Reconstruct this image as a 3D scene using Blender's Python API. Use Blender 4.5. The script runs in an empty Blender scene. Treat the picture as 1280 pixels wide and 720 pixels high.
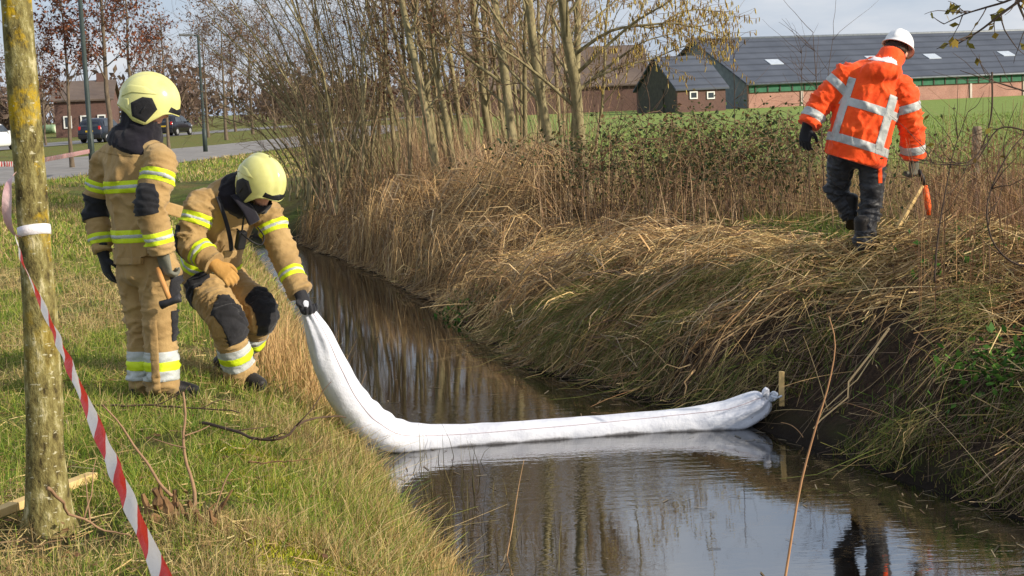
import bpy, bmesh, math, random
import numpy as np
from mathutils import Vector, Matrix, noise

R = math.radians
scene = bpy.context.scene
col = scene.collection
rng = np.random.default_rng(7)
random.seed(7)

# ------------------------------------------------------------------ camera
F_PX = 1924.0                      # focal length in pixels of the 1280 wide photograph
CAM = Vector((0, 0, 1.65))
cam_data = bpy.data.cameras.new('camera')
cam_data.sensor_width = 36.0
cam_data.lens = 36.0 * F_PX / 1280.0
cam_data.clip_end = 3000
cam = bpy.data.objects.new('camera', cam_data)
col.objects.link(cam)
CAM_ROT = (Matrix.Rotation(R(90 - 6.94), 3, 'X') @ Matrix.Rotation(R(-2.45), 3, 'Z'))
cam.matrix_world = Matrix.Translation(CAM) @ CAM_ROT.to_4x4()
scene.camera = cam

# ------------------------------------------------------------------ sky and sun
SUN_AZ, SUN_EL = R(-24), R(24)     # azimuth from +X, sun to the right and behind the viewer
to_sun = Vector((math.cos(SUN_AZ) * math.cos(SUN_EL), math.sin(SUN_AZ) * math.cos(SUN_EL), math.sin(SUN_EL)))
world = bpy.data.worlds.new('World')
scene.world = world
world.use_nodes = True
wn, wl = world.node_tree.nodes, world.node_tree.links
wn.clear()
w_out = wn.new('ShaderNodeOutputWorld')
w_bg = wn.new('ShaderNodeBackground')
w_bg.inputs['Strength'].default_value = 0.095
w_sky = wn.new('ShaderNodeTexSky')
w_sky.sky_type = 'NISHITA'
w_sky.sun_disc = False
w_sky.sun_elevation = SUN_EL
w_sky.sun_rotation = math.atan2(to_sun.x, to_sun.y)
w_sky.dust_density = 1.5
w_tc = wn.new('ShaderNodeTexCoord')
w_map = wn.new('ShaderNodeMapping')
w_map.inputs['Scale'].default_value = (1.6, 1.6, 6.0)
w_noise = wn.new('ShaderNodeTexNoise')
w_noise.inputs['Scale'].default_value = 2.2
w_noise.inputs['Detail'].default_value = 7
w_noise.inputs['Roughness'].default_value = 0.55
w_ramp = wn.new('ShaderNodeValToRGB')
w_ramp.color_ramp.elements[0].position = 0.42
w_ramp.color_ramp.elements[0].color = (0.70, 0.70, 0.70, 1)
w_ramp.color_ramp.elements[1].position = 0.60
w_ramp.color_ramp.elements[1].color = (0.95, 0.95, 0.95, 1)
w_mix = wn.new('ShaderNodeMixRGB')
w_mix.inputs['Color2'].default_value = (6.2, 6.7, 7.6, 1)
wl.new(w_tc.outputs['Generated'], w_map.inputs['Vector'])
wl.new(w_map.outputs['Vector'], w_noise.inputs['Vector'])
wl.new(w_noise.outputs['Fac'], w_ramp.inputs['Fac'])
wl.new(w_ramp.outputs['Color'], w_mix.inputs['Fac'])
w_ccol = wn.new('ShaderNodeValToRGB')
w_ccol.color_ramp.elements[0].position = 0.40
w_ccol.color_ramp.elements[0].color = (0.62, 0.76, 1.0, 1)
w_ccol.color_ramp.elements[1].position = 0.62
w_ccol.color_ramp.elements[1].color = (0.92, 0.95, 1.0, 1)
w_scale = wn.new('ShaderNodeMixRGB'); w_scale.blend_type = 'MULTIPLY'; w_scale.inputs['Fac'].default_value = 1.0
w_scale.inputs['Color2'].default_value = (7.6, 7.6, 7.6, 1)
wl.new(w_noise.outputs['Fac'], w_ccol.inputs['Fac'])
wl.new(w_ccol.outputs['Color'], w_scale.inputs['Color1'])
wl.new(w_scale.outputs['Color'], w_mix.inputs['Color2'])
wl.new(w_sky.outputs['Color'], w_mix.inputs['Color1'])
wl.new(w_mix.outputs['Color'], w_bg.inputs['Color'])
wl.new(w_bg.outputs['Background'], w_out.inputs['Surface'])

sun_data = bpy.data.lights.new('sun', 'SUN')
sun_data.energy = 5.0
sun_data.angle = R(0.6)
sun_data.color = (1.0, 0.89, 0.73)
sun = bpy.data.objects.new('sun', sun_data)
col.objects.link(sun)
sun.rotation_euler = to_sun.to_track_quat('Z', 'Y').to_euler()

scene.view_settings.view_transform = 'Standard'
scene.view_settings.look = 'None'
scene.view_settings.exposure = 0.22
scene.view_settings.gamma = 1.0
scene.view_settings.use_curve_mapping = False

# ------------------------------------------------------------------ helpers
def ray(px, py):
    return CAM_ROT @ Vector(((px - 640) / F_PX, -(py - 360) / F_PX, -1.0))

def P(px, py, depth):
    """World point seen at a photo pixel at a given distance along +Y."""
    d = ray(px, py)
    return CAM + d * (depth / d.y)

def G(px, py, z=0.0):
    """World point seen at a photo pixel on the plane of height z."""
    d = ray(px, py)
    return CAM + d * ((z - CAM.z) / d.z)

def lin(r, g, b):
    f = lambda c: (c / 255 / 12.92) if c / 255 <= 0.04045 else ((c / 255 + 0.055) / 1.055) ** 2.4
    return (f(r), f(g), f(b))

def hash2(ix, iy, seed):
    h = (ix.astype(np.int64) * 374761393 + iy.astype(np.int64) * 668265263 + seed * 974634777) & 0x7fffffff
    h = ((h ^ (h >> 13)) * 1274126177) & 0x7fffffff
    return ((h ^ (h >> 16)) & 0xffff) / 65535.0

def vnoise(x, y, seed=0):
    x = np.asarray(x, float); y = np.asarray(y, float)
    ix, iy = np.floor(x), np.floor(y)
    fx, fy = x - ix, y - iy
    fx = fx * fx * (3 - 2 * fx); fy = fy * fy * (3 - 2 * fy)
    a = hash2(ix, iy, seed); b = hash2(ix + 1, iy, seed)
    c = hash2(ix, iy + 1, seed); d = hash2(ix + 1, iy + 1, seed)
    return (a * (1 - fx) + b * fx) * (1 - fy) + (c * (1 - fx) + d * fx) * fy

def fbm(x, y, seed=0, octv=3):
    s, a, t = 0, 1.0, 0
    for o in range(octv):
        s = s + a * vnoise(x * 2 ** o, y * 2 ** o, seed + o * 17); t += a; a *= 0.5
    return s / t

def sstep(a, b, x):
    t = np.clip((np.asarray(x, float) - a) / (b - a), 0, 1)
    return t * t * (3 - 2 * t)

def tag(o, label=None, cat=None, group=None, kind=None):
    if label: o['label'] = label
    if cat: o['category'] = cat
    if group: o['group'] = group
    if kind: o['kind'] = kind
    return o

def link(o, parent=None):
    col.objects.link(o)
    if parent is not None:
        o.parent = parent
        o.matrix_parent_inverse = parent.matrix_basis.inverted()
    return o

def empty(name, loc):
    o = bpy.data.objects.new(name, None)
    o.location = loc
    o.empty_display_size = 0.1
    return link(o)

def mesh_np(name, V, faces, mat, parent=None, smooth=False, C=None, K=None):
    """V (n,3); faces: one (m,k) array or a list of such arrays; C (n,3) colours -> attribute 'col'."""
    V = np.ascontiguousarray(V, np.float32)
    if not isinstance(faces, (list, tuple)): faces = [faces]
    faces = [np.asarray(f, np.int32) for f in faces if len(f)]
    me = bpy.data.meshes.new(name)
    me.vertices.add(len(V)); me.vertices.foreach_set('co', V.ravel())
    tot = sum(len(f) for f in faces)
    loops = np.concatenate([f.ravel() for f in faces])
    cnt = np.concatenate([np.full(len(f), f.shape[1], np.int32) for f in faces])
    start = np.concatenate([[0], np.cumsum(cnt)[:-1]]).astype(np.int32)
    me.loops.add(len(loops)); me.loops.foreach_set('vertex_index', loops)
    me.polygons.add(tot); me.polygons.foreach_set('loop_start', start)
    me.polygons.foreach_set('use_smooth', np.full(tot, smooth, bool))
    me.update(calc_edges=True)
    if C is not None:
        at = me.attributes.new('col', 'FLOAT_COLOR', 'POINT')
        C4 = np.ones((len(V), 4), np.float32); C4[:, :3] = C
        at.data.foreach_set('color', C4.ravel())
    if K is not None:
        for k, v in K.items():
            at = me.attributes.new(k, 'FLOAT', 'POINT')
            at.data.foreach_set('value', np.ascontiguousarray(v, np.float32))
    if mat is not None: me.materials.append(mat)
    o = bpy.data.objects.new(name, me)
    return link(o, parent)

def ribbons(name, Pn, W, C, mat, parent=None, taper=(1.0, 0.25), seed=1):
    """Bundles of narrow curved blades. Pn (N,K,3), W (N,), C (N,3)."""
    Pn = np.asarray(Pn, float); N, K, _ = Pn.shape
    r = np.random.default_rng(seed)
    T = np.gradient(Pn, axis=1)
    rv = r.normal(size=(N, 1, 3)); rv[..., 2] *= 0.4
    S = np.cross(T, rv); S /= np.linalg.norm(S, axis=2, keepdims=True) + 1e-9
    prof = np.linspace(taper[0], taper[1], K)[None, :, None] * (np.asarray(W)[:, None, None] / 2)
    V = np.stack([Pn - S * prof, Pn + S * prof], 2).reshape(-1, 3)
    base = (np.arange(N) * K * 2)[:, None]
    k = np.arange(K - 1)[None, :] * 2
    a = base + k
    Fq = np.stack([a, a + 1, a + 3, a + 2], 2).reshape(-1, 4)
    Cv = np.repeat(np.asarray(C)[:, None, :], K * 2, 1).reshape(-1, 3)
    return mesh_np(name, V, Fq, mat, parent, False, Cv)

def tubes_np(Pn, Rn, sides):
    """Pn (N,K,3), Rn (N,K) -> verts, quads."""
    Pn = np.asarray(Pn, float); Rn = np.asarray(Rn, float)
    N, K, _ = Pn.shape
    T = np.gradient(Pn, axis=1); T /= np.linalg.norm(T, axis=2, keepdims=True) + 1e-9
    mT = T.mean(1, keepdims=True)
    ref = np.where(np.abs(mT[..., 2:3]) > 0.8, np.array([1.0, 0.1, 0]), np.array([0.05, 0, 1.0]))
    A = np.cross(T, ref); A /= np.linalg.norm(A, axis=2, keepdims=True) + 1e-9
    B = np.cross(T, A)
    th = np.linspace(0, 2 * np.pi, sides, endpoint=False)
    V = (Pn[:, :, None, :] + Rn[:, :, None, None] *
         (A[:, :, None, :] * np.cos(th)[None, None, :, None] + B[:, :, None, :] * np.sin(th)[None, None, :, None]))
    V = V.reshape(-1, 3)
    n = np.arange(N)[:, None, None] * K * sides
    k = np.arange(K - 1)[None, :, None] * sides
    s = np.arange(sides)[None, None, :]
    s2 = (s + 1) % sides
    Fq = np.stack(np.broadcast_arrays(n + k + s, n + k + s2, n + k + sides + s2, n + k + sides + s), 3).reshape(-1, 4)
    return V, Fq

def merge_geo(parts):
    V, Fs, off = [], [], 0
    for v, f in parts:
        V.append(v); Fs.append(np.asarray(f) + off); off += len(v)
    return np.concatenate(V), np.concatenate(Fs)

def catmull(pts, n):
    """Smooth resample of a polyline of points (any width) to n samples."""
    pts = np.asarray(pts, float); m = len(pts)
    t = np.linspace(0, m - 1, n)
    i = np.clip(np.floor(t).astype(int), 0, m - 2); f = (t - i)[:, None]
    p0 = pts[np.clip(i - 1, 0, m - 1)]; p1 = pts[i]; p2 = pts[i + 1]; p3 = pts[np.clip(i + 2, 0, m - 1)]
    return 0.5 * ((2 * p1) + (-p0 + p2) * f + (2 * p0 - 5 * p1 + 4 * p2 - p3) * f ** 2 + (-p0 + 3 * p1 - 3 * p2 + p3) * f ** 3)

class BM:
    """Collects boxes, prisms and tubes into ONE mesh object."""
    def __init__(s): s.b = bmesh.new()
    def box(s, c, size, rot=None, bevel=0):
        m = Matrix.Translation(Vector(c)) @ ((rot or Matrix.Identity(3)).to_4x4()) @ Matrix.Diagonal((*size, 1))
        r = bmesh.ops.create_cube(s.b, size=1, matrix=m)
        if bevel:
            es = list({e for v in r['verts'] for e in v.link_edges})
            bmesh.ops.bevel(s.b, geom=es, offset=bevel, segments=2, affect='EDGES', profile=0.6)
        return s
    def poly(s, pts, depth_vec):
        """Extruded polygon: pts list of 3-D points, extruded by depth_vec."""
        a = [s.b.verts.new(p) for p in pts]
        d = Vector(depth_vec)
        b = [s.b.verts.new(Vector(p) + d) for p in pts]
        n = len(pts)
        s.b.faces.new(a); s.b.faces.new(b[::-1])
        for i in range(n): s.b.faces.new((a[i], b[i], b[(i + 1) % n], a[(i + 1) % n]))
        return s
    def sheet(s, pts):
        s.b.faces.new([s.b.verts.new(p) for p in pts]); return s
    def tube(s, pts, radii, sides=8, caps=True):
        pts = np.array([list(p) for p in pts], float)
        if np.isscalar(radii): radii = [radii] * len(pts)
        v, f = tubes_np(pts[None], np.array(radii, float)[None], sides)
        vs = [s.b.verts.new(p) for p in v]
        for q in f: s.b.faces.new([vs[i] for i in q])
        if caps:
            s.b.faces.new(vs[:sides][::-1]); s.b.faces.new(vs[-sides:])
        return s
    def raw(s, V, Fs):
        vs = [s.b.verts.new(p) for p in V]
        for f in Fs: s.b.faces.new([vs[i] for i in f])
        return s
    def build(s, name, mat, parent=None, smooth=False, loc=None):
        bmesh.ops.recalc_face_normals(s.b, faces=s.b.faces)
        me = bpy.data.meshes.new(name)
        if loc is not None: bmesh.ops.translate(s.b, verts=s.b.verts, vec=-Vector(loc))
        s.b.to_mesh(me); s.b.free()
        if smooth: me.polygons.foreach_set('use_smooth', np.ones(len(me.polygons), bool))
        me.materials.append(mat)
        o = bpy.data.objects.new(name, me)
        if loc is not None: o.location = loc
        return link(o, parent)

# ------------------------------------------------------------------ materials
def material(name):
    m = bpy.data.materials.new(name); m.use_nodes = True
    nt = m.node_tree; nt.nodes.clear()
    out = nt.nodes.new('ShaderNodeOutputMaterial')
    b = nt.nodes.new('ShaderNodeBsdfPrincipled')
    nt.links.new(b.outputs[0], out.inputs['Surface'])
    return m, nt, b, out

def nd(nt, typ, **kw):
    n = nt.nodes.new(typ)
    for k, v in kw.items():
        if k in n.inputs.keys(): n.inputs[k].default_value = v
        else: setattr(n, k, v)
    return n

def ramp(nt, fac, stops):
    r = nt.nodes.new('ShaderNodeValToRGB')
    e = r.color_ramp.elements
    while len(e) > 1: e.remove(e[-1])
    e[0].position = stops[0][0]; e[0].color = (*stops[0][1], 1)
    for p, c in stops[1:]:
        x = e.new(p); x.color = (*c, 1)
    nt.links.new(fac, r.inputs['Fac'])
    return r

def coords(nt, kind='Object', scale=(1, 1, 1)):
    t = nt.nodes.new('ShaderNodeTexCoord')
    m = nt.nodes.new('ShaderNodeMapping'); m.inputs['Scale'].default_value = scale
    nt.links.new(t.outputs[kind], m.inputs['Vector'])
    return m.outputs['Vector']

def noisy(name, c1, c2, scale=8, rough=0.7, bump=0.0, bscale=None, detail=5, stretch=(1, 1, 1), spec=0.3, lo=0.3, hi=0.7, metal=0.0, sheen=0.0):
    m, nt, b, out = material(name)
    v = coords(nt, 'Object', stretch)
    n = nd(nt, 'ShaderNodeTexNoise', Scale=scale, Detail=detail, Roughness=0.6)
    nt.links.new(v, n.inputs['Vector'])
    r = ramp(nt, n.outputs['Fac'], [(lo, c1), (hi, c2)])
    nt.links.new(r.outputs['Color'], b.inputs['Base Color'])
    b.inputs['Roughness'].default_value = rough
    b.inputs['Specular IOR Level'].default_value = spec
    b.inputs['Metallic'].default_value = metal
    if sheen: b.inputs['Sheen Weight'].default_value = sheen
    if bump:
        n2 = nd(nt, 'ShaderNodeTexNoise', Scale=bscale or scale * 4, Detail=4, Roughness=0.6)
        nt.links.new(v, n2.inputs['Vector'])
        bp = nd(nt, 'ShaderNodeBump', Strength=1.0, Distance=bump)
        nt.links.new(n2.outputs['Fac'], bp.inputs['Height'])
        nt.links.new(bp.outputs['Normal'], b.inputs['Normal'])
    return m

def veg_mat(name, transl=0.3, rough=0.65, spec=0.25):
    m, nt, b, out = material(name)
    a = nd(nt, 'ShaderNodeAttribute', attribute_name='col')
    nt.links.new(a.outputs['Color'], b.inputs['Base Color'])
    b.inputs['Roughness'].default_value = rough
    b.inputs['Specular IOR Level'].default_value = spec
    t = nd(nt, 'ShaderNodeBsdfTranslucent')
    nt.links.new(a.outputs['Color'], t.inputs['Color'])
    mx = nd(nt, 'ShaderNodeMixShader'); mx.inputs[0].default_value = transl
    nt.links.new(b.outputs[0], mx.inputs[1]); nt.links.new(t.outputs[0], mx.inputs[2])
    nt.links.new(mx.outputs[0], out.inputs['Surface'])
    return m

VEG = veg_mat('leaf_blade')
STRAW = veg_mat('dry_stem', 0.12, 0.6, 0.3)

def pick(cols, n, r, w=None, jitter=0.18):
    cols = np.array(cols, float)
    i = r.choice(len(cols), n, p=w)
    return cols[i] * (1 + r.uniform(-jitter, jitter, (n, 1)) + r.uniform(-0.04, 0.04, (n, 3)))
# ------------------------------------------------------------------ the land
WATER = -0.65
YL = np.array([0.0, 3.0, 5.0, 7.4, 9.9, 13.0, 18.0, 24.0, 28.0, 32.0, 40.0])
XLv = np.array([1.5, 0.75, 0.17, -0.38, -1.0, -1.65, -2.65, -4.0, -5.6, -8.0, -13.0])
YR = np.array([0.0, 3.0, 5.0, 7.9, 9.0, 10.3, 11.3, 13.1, 15.9, 18.7, 22.6, 26.6, 32.0, 40.0])
XRv = np.array([5.6, 4.3, 3.55, 2.6, 2.15, 1.68, 1.1, 0.1, -0.45, -1.2, -2.3, -3.7, -6.8, -11.8])
def xl(y): return np.interp(y, YL, XLv) + 0.10 * (vnoise(np.asarray(y) * 1.6, 3.3, 5) - 0.5)
def xr(y): return np.interp(y, YR, XRv) + 0.16 * (vnoise(np.asarray(y) * 1.3, 9.3, 6) - 0.5)

def Hgt(x, y):
    x = np.asarray(x, float); y = np.asarray(y, float)
    dl = (xl(y) - x) * 0.96; dr = (x - xr(y)) * 0.95
    end = sstep(31, 37, y) ; near = 1 - end
    tl = np.clip(dl / 1.25, 0, 1)
    zl = WATER + (0 - WATER) * (1 - (1 - tl) ** 2.0)
    top = np.interp(y, [8, 12, 19], [0.36, 0.32, 0.08])
    tr = np.clip(dr / 2.05, 0, 1)
    zr = WATER + (top - WATER) * (0.45 * tr + 0.55 * (1 - (1 - tr) ** 2.2))
    zr = zr + (0.1 - top) * sstep(2.4, 8, dr)
    wid = np.maximum((xr(y) - xl(y)), 0.3)
    u = np.clip((x - xl(y)) / wid, 0, 1)
    zd = WATER - 0.45 * np.sin(u * np.pi)
    z = np.where(dl > 0, zl, np.where(dr > 0, zr, zd))
    z = z * near + 0.03 * end * (x > -500)
    fade = 1 - sstep(25, 40, y)
    bank = np.where((dl > 0.1) | (dr > 0.1), 1.0, 0.25)
    z = z + fade * bank * (0.07 * (fbm(x * 1.7, y * 1.7, 3) - 0.5) + 0.035 * (fbm(x * 7, y * 7, 8) - 0.5))
    rough = sstep(0.0, 0.5, dr) * (1 - .6 * sstep(2.2, 4.0, dr)) * fade
    z = z + rough * (0.16 * (fbm(x * 2.6, y * 2.6, 31) - 0.5) + 0.42 * (fbm(x * 1.15, y * 1.15, 37, 2) - 0.54))
    return z

xs = np.unique(np.concatenate([np.linspace(-420, -40, 20), np.linspace(-40, -8, 33), np.arange(-8, 8, 0.075), np.linspace(8, 40, 33), np.linspace(40, 420, 20)]))
ys = np.unique(np.concatenate([np.linspace(-30, 2, 12), np.arange(2, 20, 0.075), np.arange(20, 40, 0.2), np.linspace(40, 100, 25), np.linspace(100, 900, 17)]))
XX, YY = np.meshgrid(xs, ys)
ZZ = Hgt(XX, YY)
V = np.stack([XX, YY, ZZ], 2).reshape(-1, 3)
nx, ny = len(xs), len(ys)
ii = (np.arange(ny - 1)[:, None] * nx + np.arange(nx - 1)[None, :])
Fg = np.stack([ii, ii + 1, ii + nx + 1, ii + nx], 2).reshape(-1, 4)
dlv = (xl(V[:, 1]) - V[:, 0]); drv = (V[:, 0] - xr(V[:, 1]))
k_bank = sstep(0.0, 0.25, drv) * (1 - sstep(3.4, 6.5, drv)) * (1 - sstep(24, 30, V[:, 1]))
for px0, py0, rr0 in ((62, 672, .34), (228, 652, .30), (205, 500, .22), (300, 486, .2)):
    g_ = G(px0, py0); k_bank = np.maximum(k_bank, .9 * np.exp(-((V[:, 0] - g_.x) ** 2 + (V[:, 1] - g_.y) ** 2) / (2 * (rr0 * .6) ** 2)))
k_wet = (1 - sstep(WATER + 0.03, WATER + 0.22, V[:, 2]))
k_field = sstep(6.0, 11.0, drv)

def ground_material():
    m, nt, b, out = material('ground_soil_and_turf')
    v = coords(nt, 'Object')
    L = nt.links
    n1 = nd(nt, 'ShaderNodeTexNoise', Scale=1.3, Detail=6, Roughness=0.65); L.new(v, n1.inputs['Vector'])
    n2 = nd(nt, 'ShaderNodeTexNoise', Scale=28, Detail=5, Roughness=0.7); L.new(v, n2.inputs['Vector'])
    lawn = ramp(nt, n1.outputs['Fac'], [(0.34, lin(128, 112, 70)), (0.5, lin(118, 120, 62)), (0.66, lin(100, 122, 54))])
    soil = ramp(nt, n2.outputs['Fac'], [(0.35, lin(40, 31, 25)), (0.65, lin(84, 66, 50))])
    field = ramp(nt, n1.outputs['Fac'], [(0.35, lin(120, 140, 68)), (0.65, lin(140, 156, 84))])
    def mix(f, a, c):
        x = nt.nodes.new('ShaderNodeMixRGB'); L.new(f, x.inputs['Fac']); L.new(a, x.inputs['Color1']); L.new(c, x.inputs['Color2']); return x.outputs['Color']
    def att(k): return nd(nt, 'ShaderNodeAttribute', attribute_name=k).outputs['Fac']
    fine = nd(nt, 'ShaderNodeMath', operation='MULTIPLY_ADD'); fine.inputs[1].default_value = 2.4; fine.inputs[2].default_value = -1.0
    L.new(n2.outputs['Fac'], fine.inputs[0])
    cl = nd(nt, 'ShaderNodeMath', operation='MULTIPLY', use_clamp=True); L.new(fine.outputs[0], cl.inputs[0]); cl.inputs[1].default_value = 0.8
    c = mix(cl.outputs[0], lawn.outputs['Color'], soil.outputs['Color'])
    c = mix(att('field'), c, field.outputs['Color'])
    c = mix(att('bank'), c, soil.outputs['Color'])
    wet = nt.nodes.new('ShaderNodeRGB'); wet.outputs[0].default_value = (*lin(38, 30, 24), 1)
    c = mix(att('wet'), c, wet.outputs[0])
    L.new(c, b.inputs['Base Color'])
    b.inputs['Roughness'].default_value = 0.9
    b.inputs['Specular IOR Level'].default_value = 0.15
    n4 = nd(nt, 'ShaderNodeTexNoise', Scale=9, Detail=8, Roughness=0.75); L.new(v, n4.inputs['Vector'])
    bp = nd(nt, 'ShaderNodeBump', Strength=1.0, Distance=0.10); L.new(n4.outputs['Fac'], bp.inputs['Height'])
    L.new(bp.outputs['Normal'], b.inputs['Normal'])
    return m
tag(mesh_np('ground', V, Fg, ground_material(), smooth=True, K={'bank': k_bank, 'wet': k_wet, 'field': k_field}), kind='structure')

# ditch water
def water_material():
    m, nt, b, out = material('ditch_water'); L = nt.links
    v = coords(nt, 'Object', (0.55, 2.6, 1))
    n1 = nd(nt, 'ShaderNodeTexNoise', Scale=5.0, Detail=3, Roughness=0.5); L.new(v, n1.inputs['Vector'])
    v2 = coords(nt, 'Object', (0.9, 2.2, 1))
    n2 = nd(nt, 'ShaderNodeTexNoise', Scale=17.0, Detail=2, Roughness=0.5); L.new(v2, n2.inputs['Vector'])
    v3 = coords(nt, 'Object', (0.35, 0.35, 1))
    n3 = nd(nt, 'ShaderNodeTexNoise', Scale=1.0, Detail=1); L.new(v3, n3.inputs['Vector'])
    amp = ramp(nt, n3.outputs['Fac'], [(0.42, (0.12,) * 3), (0.60, (1.0,) * 3)])
    add = nd(nt, 'ShaderNodeMath', operation='MULTIPLY_ADD'); add.inputs[1].default_value = 0.4
    L.new(n2.outputs['Fac'], add.inputs[0]); L.new(n1.outputs['Fac'], add.inputs[2])
    mul = nd(nt, 'ShaderNodeMath', operation='MULTIPLY'); L.new(add.outputs[0], mul.inputs[0]); L.new(amp.outputs['Color'], mul.inputs[1])
    bp = nd(nt, 'ShaderNodeBump', Strength=1.0, Distance=0.0026); L.new(mul.outputs[0], bp.inputs['Height'])
    b.inputs['Base Color'].default_value = (*lin(14, 11, 8), 1)
    b.inputs['Roughness'].default_value = 0.02
    b.inputs['IOR'].default_value = 5.0
    b.inputs['Specular IOR Level'].default_value = 0.5
    L.new(bp.outputs['Normal'], b.inputs['Normal'])
    return m
yw = np.concatenate([np.arange(-2, 36, 0.3)])
Vw = np.concatenate([np.stack([xl(yw) - 0.25, yw, np.full_like(yw, WATER)], 1), np.stack([xr(yw) + 0.25, yw, np.full_like(yw, WATER)], 1)])
n = len(yw); i = np.arange(n - 1)
tag(mesh_np('ditch_water', Vw, np.stack([i, i + n, i + n + 1, i + 1], 1), water_material(), smooth=True), kind='structure')

# cycle path and road on the left
ASPH = noisy('path_asphalt', lin(120, 116, 112), lin(150, 146, 142), 1.5, 0.9, 0.004, 90)
ASPH2 = noisy('road_asphalt', lin(112, 110, 110), lin(140, 138, 136), 1.2, 0.9, 0.004, 90)
def strip(name, left, right, z, mat, n=60):
    a = catmull(left, n); b = catmull(right, n)
    Vv = np.concatenate([np.c_[a, np.full(n, z)], np.c_[b, np.full(n, z)]])
    k = np.arange(n - 1)
    return tag(mesh_np(name, Vv, np.stack([k, k + n, k + n + 1, k + 1], 1), mat), kind='structure')
strip('cycle_path', [(-22, 40), (-19.2, 62), (-14.2, 82), (-12.5, 104), (-15, 130)], [(-16, 26), (-12.6, 41), (-9.9, 61), (-7.6, 82), (-7.0, 104), (-9.5, 130)], 0.045, ASPH)
strip('road', [(-44, 60), (-36.5, 90), (-31.5, 120), (-22, 170), (-8, 230)], [(-36, 60), (-29.5, 90), (-25.0, 120), (-16, 170), (-2, 230)], 0.05, ASPH2)
# ------------------------------------------------------------------ trees
BARK_GREEN = noisy('alder_bark', lin(98, 90, 62), lin(162, 150, 112), 14, 0.85, 0.006, 60, stretch=(1, 1, .35))
BARK_GREY = noisy('grey_bark', lin(84, 72, 60), lin(120, 106, 88), 14, 0.85, 0.006, 60, stretch=(1, 1, .35))
TWIG = noisy('twig_bark', lin(120, 98, 74), lin(156, 132, 102), 6, 0.85)
TWIG_DARK = noisy('dark_twig_bark', lin(72, 56, 46), lin(98, 78, 62), 6, 0.85)

def near_tree_bark():
    m, nt, b, out = material('lichen_bark'); L = nt.links
    v = coords(nt, 'Object', (1, 1, 0.45))
    n1 = nd(nt, 'ShaderNodeTexNoise', Scale=22, Detail=6, Roughness=0.7); L.new(v, n1.inputs['Vector'])
    base = ramp(nt, n1.outputs['Fac'], [(0.36, lin(62, 54, 34)), (0.48, lin(120, 110, 66)), (0.56, lin(140, 132, 84)), (0.66, lin(190, 180, 140))])
    v2 = coords(nt, 'Object', (1, 1, 0.8))
    n2 = nd(nt, 'ShaderNodeTexNoise', Scale=9, Detail=5, Roughness=0.65); L.new(v2, n2.inputs['Vector'])
    f2 = ramp(nt, n2.outputs['Fac'], [(0.50, (0, 0, 0)), (0.60, (1, 1, 1))])
    sep = nd(nt, 'ShaderNodeSeparateXYZ'); L.new(coords(nt, 'Object'), sep.inputs[0])
    hz = nd(nt, 'ShaderNodeMapRange'); hz.inputs['From Min'].default_value = 0.5; hz.inputs['From Max'].default_value = 1.6
    L.new(sep.outputs['Z'], hz.inputs['Value'])
    mu = nd(nt, 'ShaderNodeMath', operation='MULTIPLY'); L.new(f2.outputs['Color'], mu.inputs[0]); L.new(hz.outputs[0], mu.inputs[1])
    mix = nt.nodes.new('ShaderNodeMixRGB'); L.new(mu.outputs[0], mix.inputs['Fac']); L.new(base.outputs['Color'], mix.inputs['Color1'])
    mix.inputs['Color2'].default_value = (*lin(176, 146, 30), 1)
    vo = nd(nt, 'ShaderNodeTexNoise', Scale=34, Detail=3); L.new(coords(nt, 'Object', (1, 1, 2.2)), vo.inputs['Vector'])
    f3 = ramp(nt, vo.outputs['Fac'], [(0.64, (0, 0, 0)), (0.70, (1, 1, 1))])
    mix2 = nt.nodes.new('ShaderNodeMixRGB'); L.new(f3.outputs['Color'], mix2.inputs['Fac']); L.new(mix.outputs['Color'], mix2.inputs['Color1'])
    mix2.inputs['Color2'].default_value = (*lin(186, 180, 150), 1)
    L.new(mix2.outputs['Color'], b.inputs['Base Color'])
    b.inputs['Roughness'].default_value = 0.9; b.inputs['Specular IOR Level'].default_value = 0.2
    bp = nd(nt, 'ShaderNodeBump', Strength=1, Distance=0.02); L.new(n1.outputs['Fac'], bp.inputs['Height']); L.new(bp.outputs['Normal'], b.inputs['Normal'])
    return m

def branch(start, d, length, r, K=8, wob=0.10, up=0.0):
    pts = [np.array(start, float)]
    d = np.array(d, float); d /= np.linalg.norm(d)
    st = length / (K - 1)
    for i in range(K - 1):
        d = d + r.normal(0, wob, 3) + np.array([0, 0, up]); d /= np.linalg.norm(d)
        pts.append(pts[-1] + d * st)
    return np.array(pts)

def side_dir(t, r, ang):
    a = r.normal(size=3); p = np.cross(t, a); p /= np.linalg.norm(p) + 1e-9
    return t * math.cos(ang) + p * math.sin(ang)

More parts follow.
